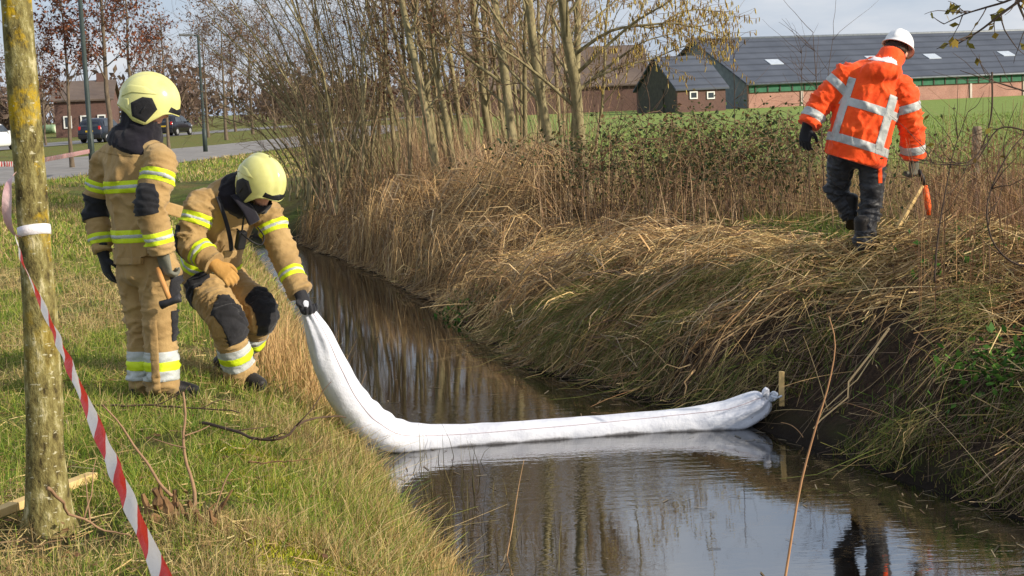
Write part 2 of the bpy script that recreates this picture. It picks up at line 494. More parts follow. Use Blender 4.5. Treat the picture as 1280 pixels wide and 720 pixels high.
def grow(stem, rad0, rad1, r, n1=14, n2=7, n3=5, l1=1.6, l2=.7, l3=.35, t0=.3, ang=0.8, up=0.04, wob=.1):
    """stem (K,3). Returns trunk geometry, twig geometry and twig tips."""
    K = len(stem)
    rr = np.linspace(rad0, rad1, K); rr[0] *= 1.25
    trunk = [tubes_np(stem[None], rr[None], 8)]
    L1, R1, L2, R2, L3, R3 = [], [], [], [], [], []
    for i in range(n1):
        t = t0 + (1 - t0) * (i + r.uniform()) / n1
        f = t * (K - 1); a = min(int(f), K - 2); p = stem[a] + (stem[a + 1] - stem[a]) * (f - a)
        d = stem[a + 1] - stem[a]; d = d / np.linalg.norm(d)
        ln = l1 * (1.15 - 0.75 * t) * r.uniform(.7, 1.2)
        b = branch(p, side_dir(d, r, ang * r.uniform(.7, 1.2)), ln, r, 7, wob, up)
        br = max(min(0.45 * np.interp(t, [0, 1], [rad0, rad1]), ln * .018), .005)
        L1.append(b); R1.append(np.linspace(br, br * .35, 7))
        for j in range(n2):
            q = r.integers(2, 7); e = b[min(q, 6)]; dd = b[min(q, 6)] - b[q - 1]; dd /= np.linalg.norm(dd)
            b2 = branch(e, side_dir(dd, r, r.uniform(.4, 1.0)), l2 * r.uniform(.5, 1.2), r, 5, wob * 1.2, up)
            L2.append(b2); R2.append(np.linspace(br * .4, br * .16, 5))
            for k in range(n3):
                q2 = r.integers(1, 5); dd2 = b2[q2] - b2[q2 - 1]; dd2 /= np.linalg.norm(dd2)
                b3 = branch(b2[q2], side_dir(dd2, r, r.uniform(.3, .9)), l3 * r.uniform(.5, 1.2), r, 4, wob * 1.3, up)
                L3.append(b3); R3.append(np.linspace(br * .2, br * .08, 4))
    tw = []
    if L1: trunk.append(tubes_np(np.array(L1), np.array(R1), 5))
    if L2: tw.append(tubes_np(np.array(L2), np.maximum(np.array(R2), .0028), 3))
    if L3: tw.append(tubes_np(np.array(L3), np.maximum(np.array(R3), .0022), 3))
    tips = np.concatenate([np.array(x)[:, 1:].reshape(-1, 3) for x in (L2, L3) if x]) if L2 else np.zeros((0, 3))
    return trunk, tw, tips

def leaves_geo(p, size, r, droop=0.0):
    n = len(p); a = r.normal(size=(n, 3)); a[:, 2] -= droop; a /= np.linalg.norm(a, axis=1, keepdims=True)
    b = np.cross(a, r.normal(size=(n, 3))); b /= np.linalg.norm(b, axis=1, keepdims=True)
    s = size * r.uniform(.6, 1.3, (n, 1))
    V = np.stack([p, p + a * s * .5 + b * s * .28, p + a * s, p + a * s * .5 - b * s * .28], 1).reshape(-1, 3)
    return V, np.arange(n * 4).reshape(-1, 4)

def tree_obj(name, root, trunk, tw, bark, twig, label, cat='tree', group=None, leaf=None):
    o = empty(name, root); tag(o, label, cat, group)
    v, f = merge_geo(trunk); mesh_np('trunk', v, f, bark, o, True)
    if tw:
        v, f = merge_geo(tw); cr = mesh_np('crown', v, f, twig, o, True)
        if leaf is not None:
            v, f, c = leaf
            mesh_np('leaves', v, f, VEG, cr, False, np.repeat(c, 4, 0))
    return o

# the row of alders behind the reed: (foot pixel, top pixel, depth, radius, side shoots)
ALD = [((561, 165), (530, -30), 25.0, .075, 'slim alder trunk leaning left at the left end of the alder row'),
       ((582, 165), (556, -30), 27.0, .065, 'thin alder trunk, first pair from the left in the alder row'),
       ((594, 165), (568, -30), 29.5, .055, 'thin far alder trunk just right of the first thin pair'),
       ((611, 165), (581, -30), 26.0, .085, 'medium alder trunk with mossy bark, leaning left before the roof'),
       ((607, 160), (606, -30), 31.0, .06, 'upright thin alder trunk crossing behind the medium mossy trunk'),
       ((640, 170), (612, -30), 24.0, .105, 'thick mossy alder trunk in the middle of the alder row'),
       ((659, 170), (661, -30), 25.5, .055, 'straight pale slender alder trunk right of the thick middle one'),
       ((690, 170), (662, -30), 23.5, .10, 'thick alder trunk leaning left beside the slender pale trunk'),
       ((676, 165), (690, -30), 28.0, .06, 'thin alder trunk leaning right, crossing the thick leaning trunk'),
       ((724, 170), (699, -30), 22.5, .115, 'thickest alder trunk at the right end with long catkin branches'),
       ((714, 165), (722, -30), 24.5, .085, 'second stem right beside the rightmost thick alder'),
       ((541, 165), (512, -30), 26.5, .07, 'slender alder trunk near the shrub, leaning strongly left'),
       ((533, 170), (488, -30), 24.0, .08, 'mossy alder stem at the right flank of the leaning shrub'),
       ((515, 165), (478, -30), 29.0, .06, 'far thin alder stem rising through the shrub'),
       ((628, 160), (640, -30), 33.0, .05, 'far thin alder stem between the thick middle trunks'),
       ((500, 160), (455, -30), 31.0, .055, 'faint far alder stem behind the leaning shrub'),
       ((571, 165), (545, -30), 30.5, .045, 'very thin alder stem in the gap between the first two alder trunks'),
       ((625, 168), (596, -30), 27.5, .05, 'thin alder stem tucked against the left of the thick middle trunk'),
       ((648, 168), (634, -30), 30.0, .05, 'thin pale alder stem just right of the thick middle trunk'),
       ((672, 168), (648, -30), 31.5, .045, 'far pale alder stem left of the thick leaning trunk'),
       ((700, 168), (684, -30), 29.0, .05, 'thin alder stem in the gap left of the thickest trunk'),
       ((549, 166), (524, -30), 29.5, .05, 'thin alder stem right of the strongly leaning slender trunk'),
       ((522, 168), (500, -30), 32.0, .05, 'far thin alder stem in front of the brown roof edge'),
       ((488, 168), (470, -30), 27.0, .055, 'slim alder stem rising from the right shrub'),
       ((742, 168), (752, -30), 30.0, .04, 'thin far alder stem right of the thickest trunk'),
       ((556, 168), (538, -30), 27.5, .04, 'very slim upright alder stem just right of the leftmost row trunk'),
       ((600, 168), (590, -30), 33.0, .045, 'slim far alder stem between the medium mossy trunk and the thin pair'),
       ((617, 168), (604, -30), 29.0, .045, 'slim straight alder stem right beside the medium mossy trunk'),
       ((652, 168), (650, -30), 33.5, .045, 'slim far alder stem behind the straight pale slender trunk'),
       ((682, 168), (676, -30), 26.5, .045, 'slim upright alder stem behind the thick leaning trunk'),
       ((508, 168), (494, -30), 26.0, .045, 'slim upright stem at the inner edge of the right shrub'),
       ((707, 168), (708, -30), 32.0, .045, 'slim far alder stem framed by the two rightmost trunks'),
       ((530, 168), (516, -30), 34.0, .045, 'slim far stem seen between shrub and leftmost row trunk')]
for q, (foot, topp, dep, rad, lab) in enumerate(ALD):
    r = np.random.default_rng(300 + q)
    rad *= .80
    b0 = np.array(P(*foot, dep)); b1 = np.array(P(*topp, dep + r.normal(0, .4)))
    d = (b1 - b0) / (b1[2] - b0[2])
    b0 = b0 + d * (0.0 - b0[2])
    hgt = 7.5 * r.uniform(.9, 1.15)
    K = 12; zz = np.linspace(0, hgt, K)
    sway = np.cumsum(r.normal(0, .022, (K, 3)), 0); sway[:, 2] = 0; sway[0] = 0
    stem = b0 + d * zz[:, None] + sway
    stem[0, 2] = float(Hgt(stem[0, 0], stem[0, 1])) - .05
    tr, tw, tips = grow(stem, rad, rad * .35, r, n1=17, n2=7, n3=6, l1=1.5, l2=.6, l3=.35, t0=.16, ang=.75, up=.05)
    leaf = None
    if q in (11, 12, 13, 15, 21, 22, 23):
        sel = tips[r.choice(len(tips), 900)] + r.normal(0, .05, (900, 3))
        leaf = (*leaves_geo(sel, .07, r, .5), pick([lin(112, 74, 56), lin(92, 60, 48), lin(134, 92, 68)], 900, r))
    elif q % 3 == 0 or q in (7, 10):
        sel = tips[r.choice(len(tips), 260)]
        leaf = (*leaves_geo(sel, .04, r, .5), pick([lin(150, 120, 74), lin(120, 84, 56)], 260, r))
    tree_obj('alder_tree', Vector(stem[0]), tr, tw, BARK_GREEN, TWIG, lab, 'tree', 'alders behind the reed', leaf)

# hazel like branches hung with yellow catkins at the right end of the alders
r = np.random.default_rng(77)
base = np.array(P(716, 118, 22.4))
limbs = [[(716, 118), (742, 98), (775, 72), (805, 52), (842, 42)], [(712, 100), (745, 70), (790, 30), (830, 6), (870, -20)], [(716, 70), (760, 40), (800, 32), (850, 30), (902, 46)],
         [(712, 60), (735, 30), (765, 5), (790, -20), (810, -40)], [(742, 98), (780, 82), (815, 74), (848, 60), (880, 52)], [(700, 40), (690, 10), (720, -20), (730, -40), (740, -60)], [(790, 30), (820, 34), (850, 16), (880, 12), (905, 20)]]
tr, tw, leafp = [], [], []
for q, lm in enumerate(limbs):
    dep = 22.3 + np.linspace(0, r.normal(0, .7), 5)
    pts = catmull(np.array([list(P(a, b, d)) for (a, b), d in zip(lm, dep)]), 12)
    r0 = .032 if q < 3 else .02
    tr.append(tubes_np(pts[None], np.linspace(r0, .006, 12)[None], 6))
    for i in range(26):
        k = r.integers(2, 12); dd = pts[k] - pts[k - 1]; dd /= np.linalg.norm(dd)
        b = branch(pts[k], side_dir(dd, r, r.uniform(.4, 1.1)), r.uniform(.25, .75), r, 6, .16, .02)
        tw.append(tubes_np(b[None], np.linspace(.005, .002, 6)[None], 3)); leafp.append(b[1:])
        for j in range(3):
            k2 = r.integers(2, 6); dd = b[k2] - b[k2 - 1]; dd /= np.linalg.norm(dd)
            b2 = branch(b[k2], side_dir(dd, r, r.uniform(.4, 1.1)), r.uniform(.1, .35), r, 4, .16, 0)
            tw.append(tubes_np(b2[None], np.linspace(.003, .0018, 4)[None], 3)); leafp.append(b2[1:])
lp = np.concatenate(leafp); lp = lp[r.choice(len(lp), 2300)]
ok = lp[:, 0] > float(P(735, 60, 22.3).x)
lp = lp[ok]
n = len(lp); ln = r.uniform(.04, .085, n); t = np.linspace(0, 1, 3)[None, :]
cat_p = np.stack([lp[:, :1] + r.normal(0, .01, (n, 1)) * t, lp[:, 1:2] + r.normal(0, .01, (n, 1)) * t, lp[:, 2:3] - ln[:, None] * t], 2)
cv, cf = tubes_np(cat_p, np.repeat([[.005, .008, .005]], n, 0), 4)
o = empty('catkin_bush', Vector(base)); tag(o, 'spreading branches hung with yellow catkins, reaching right from the alder row', 'tree')
v, f = merge_geo(tr); mesh_np('limb', v, f, BARK_GREEN, o, True)
v, f = merge_geo(tw); cr = mesh_np('crown', v, f, TWIG, o, True)
mesh_np('catkins', cv, cf, VEG, cr, False, np.repeat(pick([lin(196, 172, 92), lin(170, 142, 72), lin(208, 190, 118), lin(140, 112, 64)], n, r), 12, 0))

# leaning many stemmed shrubs at the far bend of the ditch
def shrub(lab, foots, tops, dep, nst, seed, rad=.035):
    r = np.random.default_rng(seed)
    tr, tw = [], []
    root = None
    for i in range(nst):
        u = (i + r.uniform()) / nst
        f = (foots[0] + (foots[1] - foots[0]) * r.uniform(), 208)
        w = int(u * (len(tops) - 1)); v_ = u * (len(tops) - 1) - w
        tx = tops[w][0] * (1 - v_) + tops[min(w + 1, len(tops) - 1)][0] * v_; ty = tops[w][1] * (1 - v_) + tops[min(w + 1, len(tops) - 1)][1] * v_
        dd = dep + r.normal(0, .8)
        b0 = P(*f, dd); b0.z = 0.0; b1 = P(tx + r.normal(0, 10), ty, dd + r.normal(0, .8))
        mid = (b0 + b1) / 2 + Vector((0.25 + .2 * r.normal(), 0, 0.25 + r.uniform(0, .3)))
        if root is None: root = b0.copy(); root.z = 0
        stem = catmull(np.array([list(b0), list(b0 * .75 + mid * .25 + Vector((.12, 0, .1))), list(mid), list(b1)]), 10)
        stem[1:] += np.cumsum(r.normal(0, .02, (9, 3)), 0)
        a, b, tips = grow(stem, rad * r.uniform(.6, 1.2), .008, r, n1=8, n2=4, n3=3, l1=1.0, l2=.5, l3=.28, t0=.25, ang=.55, up=.03, wob=.12)
        tr += a; tw += b
    return tree_obj('willow_shrub', root, tr, tw, BARK_GREEN, TWIG, lab, 'shrub', 'leaning shrubs by the ditch')
shrub('big leaning willow shrub, its many mossy stems fanning left over the ditch', (378, 425), [(250, 60), (270, -20), (330, -40), (380, -40), (430, -40)], 26.5, 21, 501, .026)
shrub('denser upright willow shrub just right of the big leaning one', (430, 478), [(370, -40), (410, -40), (450, -40), (490, -40)], 27.5, 14, 502, .026)
shrub('low willow shrub with drooping thin branches behind the crouching helmet', (352, 385), [(262, 150), (280, 110), (300, 60), (330, 30)], 29.0, 9, 503, .022)

# near tree at the left edge, with lichen
r = np.random.default_rng(9)
d0 = 6.1
foot = P(60, 664, d0); foot.z = 0
ctr = [P(62, 668, d0), P(60, 640, d0), P(57, 580, d0), P(54, 480, d0), P(49, 380, d0), P(42, 280, d0), P(34, 180, d0), P(27, 90, d0), P(20, 0, d0), P(10, -120, d0), P(2, -260, d0)]
ctr = np.array([list(c) for c in ctr]); ctr[0, 2] = float(Hgt(ctr[0, 0], ctr[0, 1])) - .04
rad = np.array([35, 30, 25, 22.5, 21, 19.5, 19.2, 18.8, 18.4, 17.5, 17]) / F_PX * d0
K = 60; cs = catmull(np.c_[ctr, rad], K); sides = 28
th = np.linspace(0, 2 * np.pi, sides, endpoint=False)
Vt = []
for i in range(K):
    fl = max(0, 1 - i / 7)
    nz = np.array([noise.noise(Vector((math.cos(a) * 2.0, math.sin(a) * 2.0, cs[i, 2] * 4))) for a in th])
    nz2 = np.array([noise.noise(Vector((math.cos(a) * 6, math.sin(a) * 6, cs[i, 2] * 14 + 9))) for a in th])
    rr = cs[i, 3] * (1 + .07 * nz + .03 * nz2 + fl * .22 * np.maximum(0, np.sin(th * 4 + .7)) ** 2)
    Vt.append(np.c_[cs[i, 0] + rr * np.cos(th), cs[i, 1] + rr * np.sin(th), np.full(sides, cs[i, 2])])
Vt = np.concatenate(Vt)
k = np.arange(K - 1)[:, None] * sides; s_ = np.arange(sides)[None, :]; s2 = (s_ + 1) % sides
Ft = np.stack([k + s_, k + s2, k + sides + s2, k + sides + s_], 2).reshape(-1, 4)
nt_o = empty('roadside_tree', foot); tag(nt_o, 'near young tree trunk with yellow lichen at the left edge, tape tied round it', 'tree')
Vt_local = Vt - np.array(foot)
o = mesh_np('trunk', Vt_local, Ft, near_tree_bark(), None, True); o.location = foot
o.parent = nt_o; o.matrix_parent_inverse = nt_o.matrix_basis.inverted()
tr, tw, tips = grow(catmull(np.array([list(P(2, -260, d0)), list(P(0, -500, d0)), list(P(-10, -800, d0))]), 8), .05, .02, r, n1=10, n2=5, n3=3, l1=1.2, t0=.1)
v, f = merge_geo(tr + tw); mesh_np('crown', v, f, TWIG, nt_o, True)

# young oaks along the road that keep their brown leaves: (foot x px, depth, height, crown radius, leafiness, label)
OAKS = [(90, 52, 5.6, 1.5, 1.0, 'young oak with rusty brown leaves left of the tall dark pole'),
        (141, 50, 7.4, 1.9, .9, 'taller oak with rusty leaves behind the standing person, right of the dark pole'),
        (172, 62, 7.0, 2.0, .9, 'oak with dark brown leaves directly above the standing yellow helmet'),
        (212, 68, 6.0, 1.4, .35, 'thin nearly bare oak just left of the black car'),
        (285, 92, 7.5, 2.6, .5, 'brown leaved oak right of the short street lamp'),
        (262, 105, 7.5, 2.6, .5, 'far oak behind the short street lamp post'),
        (318, 110, 8.0, 2.6, .45, 'far brown oak at the bend of the cycle path'),
        (297, 130, 8, 2.8, .5, 'hazy far oak between the two path side oaks'),
        (345, 125, 8.5, 2.8, .45, 'far oak seen through the leaning shrub'),
        (60, 100, 6.5, 2.2, .6, 'small far oak above the green bale'),
        (20, 120, 7.0, 2.4, .6, 'far oak at the left edge behind the near trunk'),
        (200, 135, 7.5, 2.6, .5, 'far oak behind the brick house gable'),
        (375, 140, 8.5, 3.0, .45, 'far brown oak behind the leaning shrub stems'),
        (430, 150, 9.0, 3.2, .4, 'far pale brown oak right of the leaning shrub')]
for q, (fx, dep, hh, cr_, lf, lab) in enumerate(OAKS):
    r = np.random.default_rng(700 + q)
    hy = 148 - .043 * (fx - 100)
    b0 = P(fx, hy + 60, dep); b0.z = 0.03
    K = 10; zz = np.linspace(0, hh, K)
    stem = np.array(b0) + np.c_[np.cumsum(r.normal(0, .03, K)), np.cumsum(r.normal(0, .03, K)), zz]
    far = dep > 85
    tr, tw, tips = grow(stem, .075 if hh < 7 else .10, .02, r, n1=16, n2=7 if not far else 6, n3=5 if not far else 4, l1=cr_ * 1.1, l2=cr_ * .5, l3=cr_ * .25, t0=.32 if fx > 300 else .36, ang=.95, up=.05, wob=.13)
    nl = int((1900 if not far else 1300) * lf)
    tri = tips[r.choice(len(tips), nl)] + r.normal(0, .07, (nl, 3))
    sz = .13 if not far else .17
    leaf = (*leaves_geo(tri, sz, r, .4), pick([lin(124, 74, 52), lin(104, 62, 46), lin(142, 90, 62), lin(84, 54, 44)], nl, r) if fx < 200 and not far else pick([lin(120, 88, 66), lin(104, 78, 62), lin(136, 104, 80)], nl, r))
    if far: tw = tw + [tubes_np(np.array([branch(tips[r.integers(len(tips))], r.normal(size=3), cr_ * .3, r, 4) for _ in range(160)]), np.full((160, 4), .012), 3)]
    tree_obj('young_oak', b0, tr, tw, BARK_GREY, TWIG_DARK, lab, 'tree', 'young oaks along the road', leaf)

# far wood that closes the horizon: one brown mass of twigs
r = np.random.default_rng(55)
tr, lf = [], []
for k in range(150):
    u = r.uniform(); xx = -130 + u * 150; yy = 205 + r.uniform(-20, 40) + 10 * math.sin(u * 9)
    hh = r.uniform(4.5, 9.0) * (1.0 if xx < -20 else .75)
    for j in range(26):
        b = branch((xx + r.normal(0, 1.2), yy + r.normal(0, 1), r.uniform(0, hh * .5)), (r.normal(0, .45), r.normal(0, .45), 1), hh * r.uniform(.35, .6), r, 5, .15)
        tr.append((b, np.linspace(.09, .03, 5)))
    c = np.array([xx, yy, hh * .55]); pts = c + r.normal(0, 1, (90, 3)) * np.array([2.0, 1.5, hh * .23]); lf.append(pts[pts[:, 2] > 0])
v, f = tubes_np(np.array([a for a, b in tr]), np.array([b for a, b in tr]), 3)
lf = np.concatenate(lf); v2, f2 = leaves_geo(lf, 1.0, r)
v, f = np.concatenate([v, v2]), np.concatenate([f, f2 + len(v)])
C = pick([lin(112, 94, 82), lin(98, 80, 72), lin(126, 108, 92)], len(v), r, jitter=.1)
tag(mesh_np('far_wood', v, f, VEG, None, False, C), 'far brown leafless wood along the horizon on the left', 'wood', kind='stuff')

# low brush of thin bare shoots between the alders and the shrubs
r = np.random.default_rng(66)
n = 1200; Bq = []
for k in range(n):
    c = P(r.uniform(395, 745), 200, r.uniform(23.5, 33)); hh = r.uniform(.6, 2.6)
    Bq.append(branch((c.x, c.y, 0.02), (r.normal(-.12, .28), r.normal(0, .25), 1), hh, r, 6, .10, .02))
Bq = np.array(Bq)
tag(ribbons('brush_thicket', Bq, r.uniform(.008, .016, n), pick([lin(160, 130, 102), lin(130, 102, 80), lin(182, 152, 118), lin(142, 130, 92)], n, r), STRAW, taper=(1, .3), seed=31), 'thin bare brown brush filling the gaps between the alders', 'brush', kind='stuff')
# ------------------------------------------------------------------ buildings
def brick_mat(name, c1, c2, mortar, scale=1.0):
    m, nt, b, out = material(name); L = nt.links
    v = coords(nt, 'Object')
    sp = nd(nt, 'ShaderNodeSeparateXYZ'); L.new(v, sp.inputs[0])
    ad = nd(nt, 'ShaderNodeMath', operation='ADD'); L.new(sp.outputs['X'], ad.inputs[0]); L.new(sp.outputs['Y'], ad.inputs[1])
    cb = nd(nt, 'ShaderNodeCombineXYZ'); L.new(ad.outputs[0], cb.inputs['X']); L.new(sp.outputs['Z'], cb.inputs['Y'])
    br = nd(nt, 'ShaderNodeTexBrick', Scale=4.0 * scale); L.new(cb.outputs[0], br.inputs['Vector'])
    br.inputs['Color1'].default_value = (*c1, 1); br.inputs['Color2'].default_value = (*c2, 1); br.inputs['Mortar'].default_value = (*mortar, 1)
    n = nd(nt, 'ShaderNodeTexNoise', Scale=.7, Detail=4); L.new(v, n.inputs['Vector'])
    mx = nt.nodes.new('ShaderNodeMixRGB'); mx.blend_type = 'MULTIPLY'; mx.inputs['Fac'].default_value = .5
    L.new(br.outputs['Color'], mx.inputs['Color1']); L.new(n.outputs['Fac'], mx.inputs['Color2'])
    L.new(mx.outputs['Color'], b.inputs['Base Color']); b.inputs['Roughness'].default_value = .9
    return m
BRICK_PINK = brick_mat('barn_brick', lin(196, 142, 124), lin(178, 122, 106), lin(190, 170, 156))
BRICK_DARK = brick_mat('house_brick', lin(118, 84, 74), lin(100, 70, 64), lin(120, 104, 96))
def roof_mat(name, c1, c2, pitch):
    m, nt, b, out = material(name); L = nt.links
    v = coords(nt, 'Object')
    w = nd(nt, 'ShaderNodeTexWave', Scale=pitch, Distortion=0.0); w.bands_direction = 'Z'; L.new(v, w.inputs['Vector'])
    n = nd(nt, 'ShaderNodeTexNoise', Scale=.35, Detail=5, Roughness=.6); L.new(v, n.inputs['Vector'])
    r = ramp(nt, n.outputs['Fac'], [(.3, c1), (.7, c2)])
    wr = ramp(nt, w.outputs['Fac'], [(.06, (.62,) * 3), (.22, (1, 1, 1))])
    mq = nt.nodes.new('ShaderNodeMixRGB'); mq.blend_type = 'MULTIPLY'; mq.inputs['Fac'].default_value = 1; L.new(r.outputs['Color'], mq.inputs['Color1']); L.new(wr.outputs['Color'], mq.inputs['Color2']); L.new(mq.outputs['Color'], b.inputs['Base Color'])
    bp = nd(nt, 'ShaderNodeBump', Strength=.6, Distance=.05); L.new(w.outputs['Fac'], bp.inputs['Height']); L.new(bp.outputs['Normal'], b.inputs['Normal'])
    b.inputs['Roughness'].default_value = .7
    return m
ROOF_GREY = roof_mat('corrugated_grey_roof', lin(62, 68, 80), lin(80, 86, 98), .55)
ROOF_BROWN = roof_mat('brown_tile_roof', lin(92, 78, 70), lin(116, 100, 88), 2.4)
SHED_GREY = noisy('grey_boarding', lin(104, 110, 116), lin(128, 134, 138), 2, .8)
GREEN_PAINT = noisy('green_paint', lin(38, 92, 66), lin(52, 112, 82), 3, .6)
DARK_GREEN = noisy('dark_weathered_boarding', lin(62, 60, 54), lin(84, 80, 70), 3, .8)
WHITE_PAINT = noisy('white_paint', lin(214, 214, 210), lin(232, 232, 228), 5, .6)
GLASS_DARK = noisy('dark_glass', lin(34, 40, 48), lin(60, 68, 78), 2, .12, spec=.6)
SKYLIGHT = noisy('skylight_sheet', lin(166, 176, 188), lin(190, 198, 208), 3, .5)
POST = noisy('concrete_post', lin(190, 178, 168), lin(208, 198, 188), 4, .8)

def quad_box(bm, a, b, c, d, thick):
    """A thin slab from four corner points, thickened along its normal."""
    a, b, c, d = map(Vector, (a, b, c, d)); nrm = (b - a).cross(d - a).normalized() * thick
    return bm.poly([a, b, c, d], nrm)

def gabled(name, A, v, u, Lg, W, ze, zr, wall_mat, gable_mat, roof_m, label, over=.4, group=None):
    """Gabled building. A front left foot, v along the eaves, u into the depth."""
    A = Vector(A); v = Vector((*v, 0)).normalized(); u = Vector((*u, 0)).normalized()
    z = lambda p, h: Vector((p.x, p.y, h))
    o = empty(name, z(A, A.z)); tag(o, label, 'building', group)
    B, C, D = A + v * Lg, A + v * Lg + u * W, A + u * W
    f0 = A.z - .2
    for s, e, th in ((A, B, u), (D, C, -u)):
        BM().poly([z(s, f0), z(e, f0), z(e, ze), z(s, ze)], th * .3).build('wall', wall_mat, o)
    for s, e in ((A, D), (B, C)):
        g = BM(); m = (s + e) / 2
        th = v * .25 * (1 if s is A else -1)
        s2, e2 = s + u * .31, e - u * .31
        g.poly([z(s2, f0), z(e2, f0), z(e2, ze), z(m, zr - .12), z(s2, ze)], th); g.build('gable', gable_mat, o)
    M0, M1 = (A + D) / 2 - v * over, (B + C) / 2 + v * over
    for s, e, sgn in ((A, B, -1), (D, C, 1)):
        k = (zr - ze) / (W / 2)
        a = z(s + u * sgn * over - v * over, ze - k * over); b = z(e + u * sgn * over + v * over, ze - k * over)
        rb = BM(); rb.poly([a, b, z(M1, zr), z(M0, zr)], Vector((0, 0, .16))); rb.build('roof', roof_m, o)
    return o, A, v, u, B

vv, uu = (0.94, 0.35), (-0.35, 0.94)
A = P(936, 131, 140); A.z = 0.05
ze = P(936, 104, 140).z; zr = P(889, 51, 149.4).z
barn, A, v3, u3, B = gabled('long_barn', A, vv, uu, 62, 20, ze, zr, BRICK_PINK, SHED_GREY, ROOF_GREY, 'long low barn with a grey corrugated roof and pink brick wall across the field')
zf = P(936, 116, 140).z
GUT = noisy('zinc_gutter', lin(120, 126, 130), lin(146, 150, 154), 3, .5)
kk_ = (zr - ze) / 10.0
g0 = A - u3 * .52 - v3 * .3; BM().tube([(g0.x, g0.y, ze - kk_ * .4 + .02), ((g0 + v3 * 62.6).x, (g0 + v3 * 62.6).y, ze - kk_ * .4 + .02)], .09, 8).build('gutter', GUT, barn, True)
rd_ = A + u3 * 10 - v3 * .4; BM().tube([(rd_.x, rd_.y, zr + .12), ((rd_ + v3 * 62.8).x, (rd_ + v3 * 62.8).y, zr + .12)], .17, 8).build('ridge_cap', GUT, barn, True)
sc = BM(); q0 = A - u3 * .10; sc.poly([(q0.x, q0.y, zf), (q0 + v3 * 62).to_tuple()[:2] + (zf,), (q0 + v3 * 62).to_tuple()[:2] + (ze - .02,), (q0.x, q0.y, ze - .02)], -u3 * .08)
screen = sc.build('ventilation_screen', GREEN_PAINT, barn)
for k in range(48):
    c = A - u3 * .22 + v3 * (.6 + k * 1.28)
    BM().box((c.x, c.y, (zf + ze) / 2 - .02), (.12, .05, ze - zf - .1), Matrix.Rotation(math.atan2(v3.y, v3.x), 3, 'Z')).build('batten', DARK_GREEN, screen)
for k in range(9):
    c = A - u3 * .06 + v3 * (5.5 + k * 6.2)
    BM().box((c.x, c.y, (zf + .05) / 2 - .05), (.22, .12, zf + .05), Matrix.Rotation(math.atan2(v3.y, v3.x), 3, 'Z')).build('wall_post', POST, barn)
sl = (zr - ze) / 10.0
for px_ in (969, 1092, 1165, 1257):
    best = min(np.arange(1, 60, .1), key=lambda s: abs((lambda q: 640 + (q.x / q.y) * F_PX * 1.0)(A + v3 * s + u3 * 4.2) - (px_ + 6)))
    c0 = A + v3 * (best - .7) + u3 * 3.5; c1 = A + v3 * (best + .7) + u3 * 3.5; c2 = c1 + u3 * 1.1; c3 = c0 + u3 * 1.1
    zz = lambda p, d: Vector((p.x, p.y, ze + sl * d + .165))
    fr = BM().poly([zz(c0, 3.5), zz(c1, 3.5), zz(c2, 4.6), zz(c3, 4.6)], Vector((0, 0, .06))).build('skylight', SKYLIGHT, barn)

A2 = P(847, 135, 131); A2.z = 0.05
ze2 = P(847, 111, 131).z; zr2 = P(826, 73, 135).z
annex, A2, v3, u3, B2 = gabled('farm_annex', A2, vv, uu, 4.6, 8.0, ze2, zr2, BRICK_DARK, DARK_GREEN, ROOF_GREY, 'small dark brick annex with two white windows beside the long barn', .25)
for px_ in (867, 890):
    s = (px_ - 847) / 62 * 4.4 + .1
    c = A2 + v3 * s; cz = P(px_, 119, 131).z
    rz = Matrix.Rotation(math.atan2(v3.y, v3.x), 3, 'Z')
    w = BM()
    for dx, dz, sx, sz in ((0, .27, .74, .10), (0, -.27, .74, .10), (-.32, 0, .10, .44), (.32, 0, .10, .44)):
        p = c - u3 * .05 + v3 * dx; w.box((p.x, p.y, cz + dz), (sx, .10, sz), rz)
    w = w.build('window', WHITE_PAINT, annex)
    p = c - u3 * .015; BM().box((p.x, p.y, cz), (.56, .06, .46), rz).build('pane', GLASS_DARK, w)
p = A2 + u3 * 3 - v3 * .06; BM().box((p.x, p.y, 1.05), (.9, .08, 2.0), Matrix.Rotation(math.atan2(u3.y, u3.x), 3, 'Z')).build('door', DARK_GREEN, annex)

A3 = P(590, 135, 165); A3.z = .05
gabled('brown_roofed_barn', A3, (1, .05), (-.05, 1), 19, 12, P(590, 112, 165).z, P(590, 66, 171).z, BRICK_DARK, DARK_GREEN, ROOF_BROWN, 'brown roofed farm building half hidden behind the alder row')


A4 = P(70, 166, 140); A4.z = .03
house, A4, v4, u4, B4 = gabled('brick_house', A4, (1, .15), (-.15, 1), 5.0, 7, P(70, 126, 140).z, P(80, 104, 143.5).z, BRICK_DARK, BRICK_DARK, ROOF_BROWN, 'red brick house with white windows behind the rusty oaks', .3)
rz = Matrix.Rotation(math.atan2(v4.y, v4.x), 3, 'Z')
for s, zc, w_, h_ in ((1.1, 1.4, .6, 1.0), (2.6, 1.4, .6, 1.0), (4.1, 1.3, .6, 1.2)):
    c = A4 + v4 * s - u4 * .05
    w = BM()
    for dx, dz, sx, sz in ((0, h_ / 2, w_ + .12, .12), (0, -h_ / 2, w_ + .12, .12), (-w_ / 2, 0, .12, h_ - .12), (w_ / 2, 0, .12, h_ - .12)):
        p = c + v4 * dx; w.box((p.x, p.y, zc + dz), (sx, .12, sz), rz)
    w = w.build('window', WHITE_PAINT, house)
    p = c + u4 * .03; BM().box((p.x, p.y, zc), (w_ - .1, .05, h_ - .1), rz).build('pane', GLASS_DARK, w)
rc = BM(); m = (A4 + u4 * 3.5 + v4 * 3.9); rc.box((m.x, m.y, P(80, 104, 143.5).z + .2), (.7, .7, 1.2), rz); rc.build('chimney', BRICK_DARK, house)

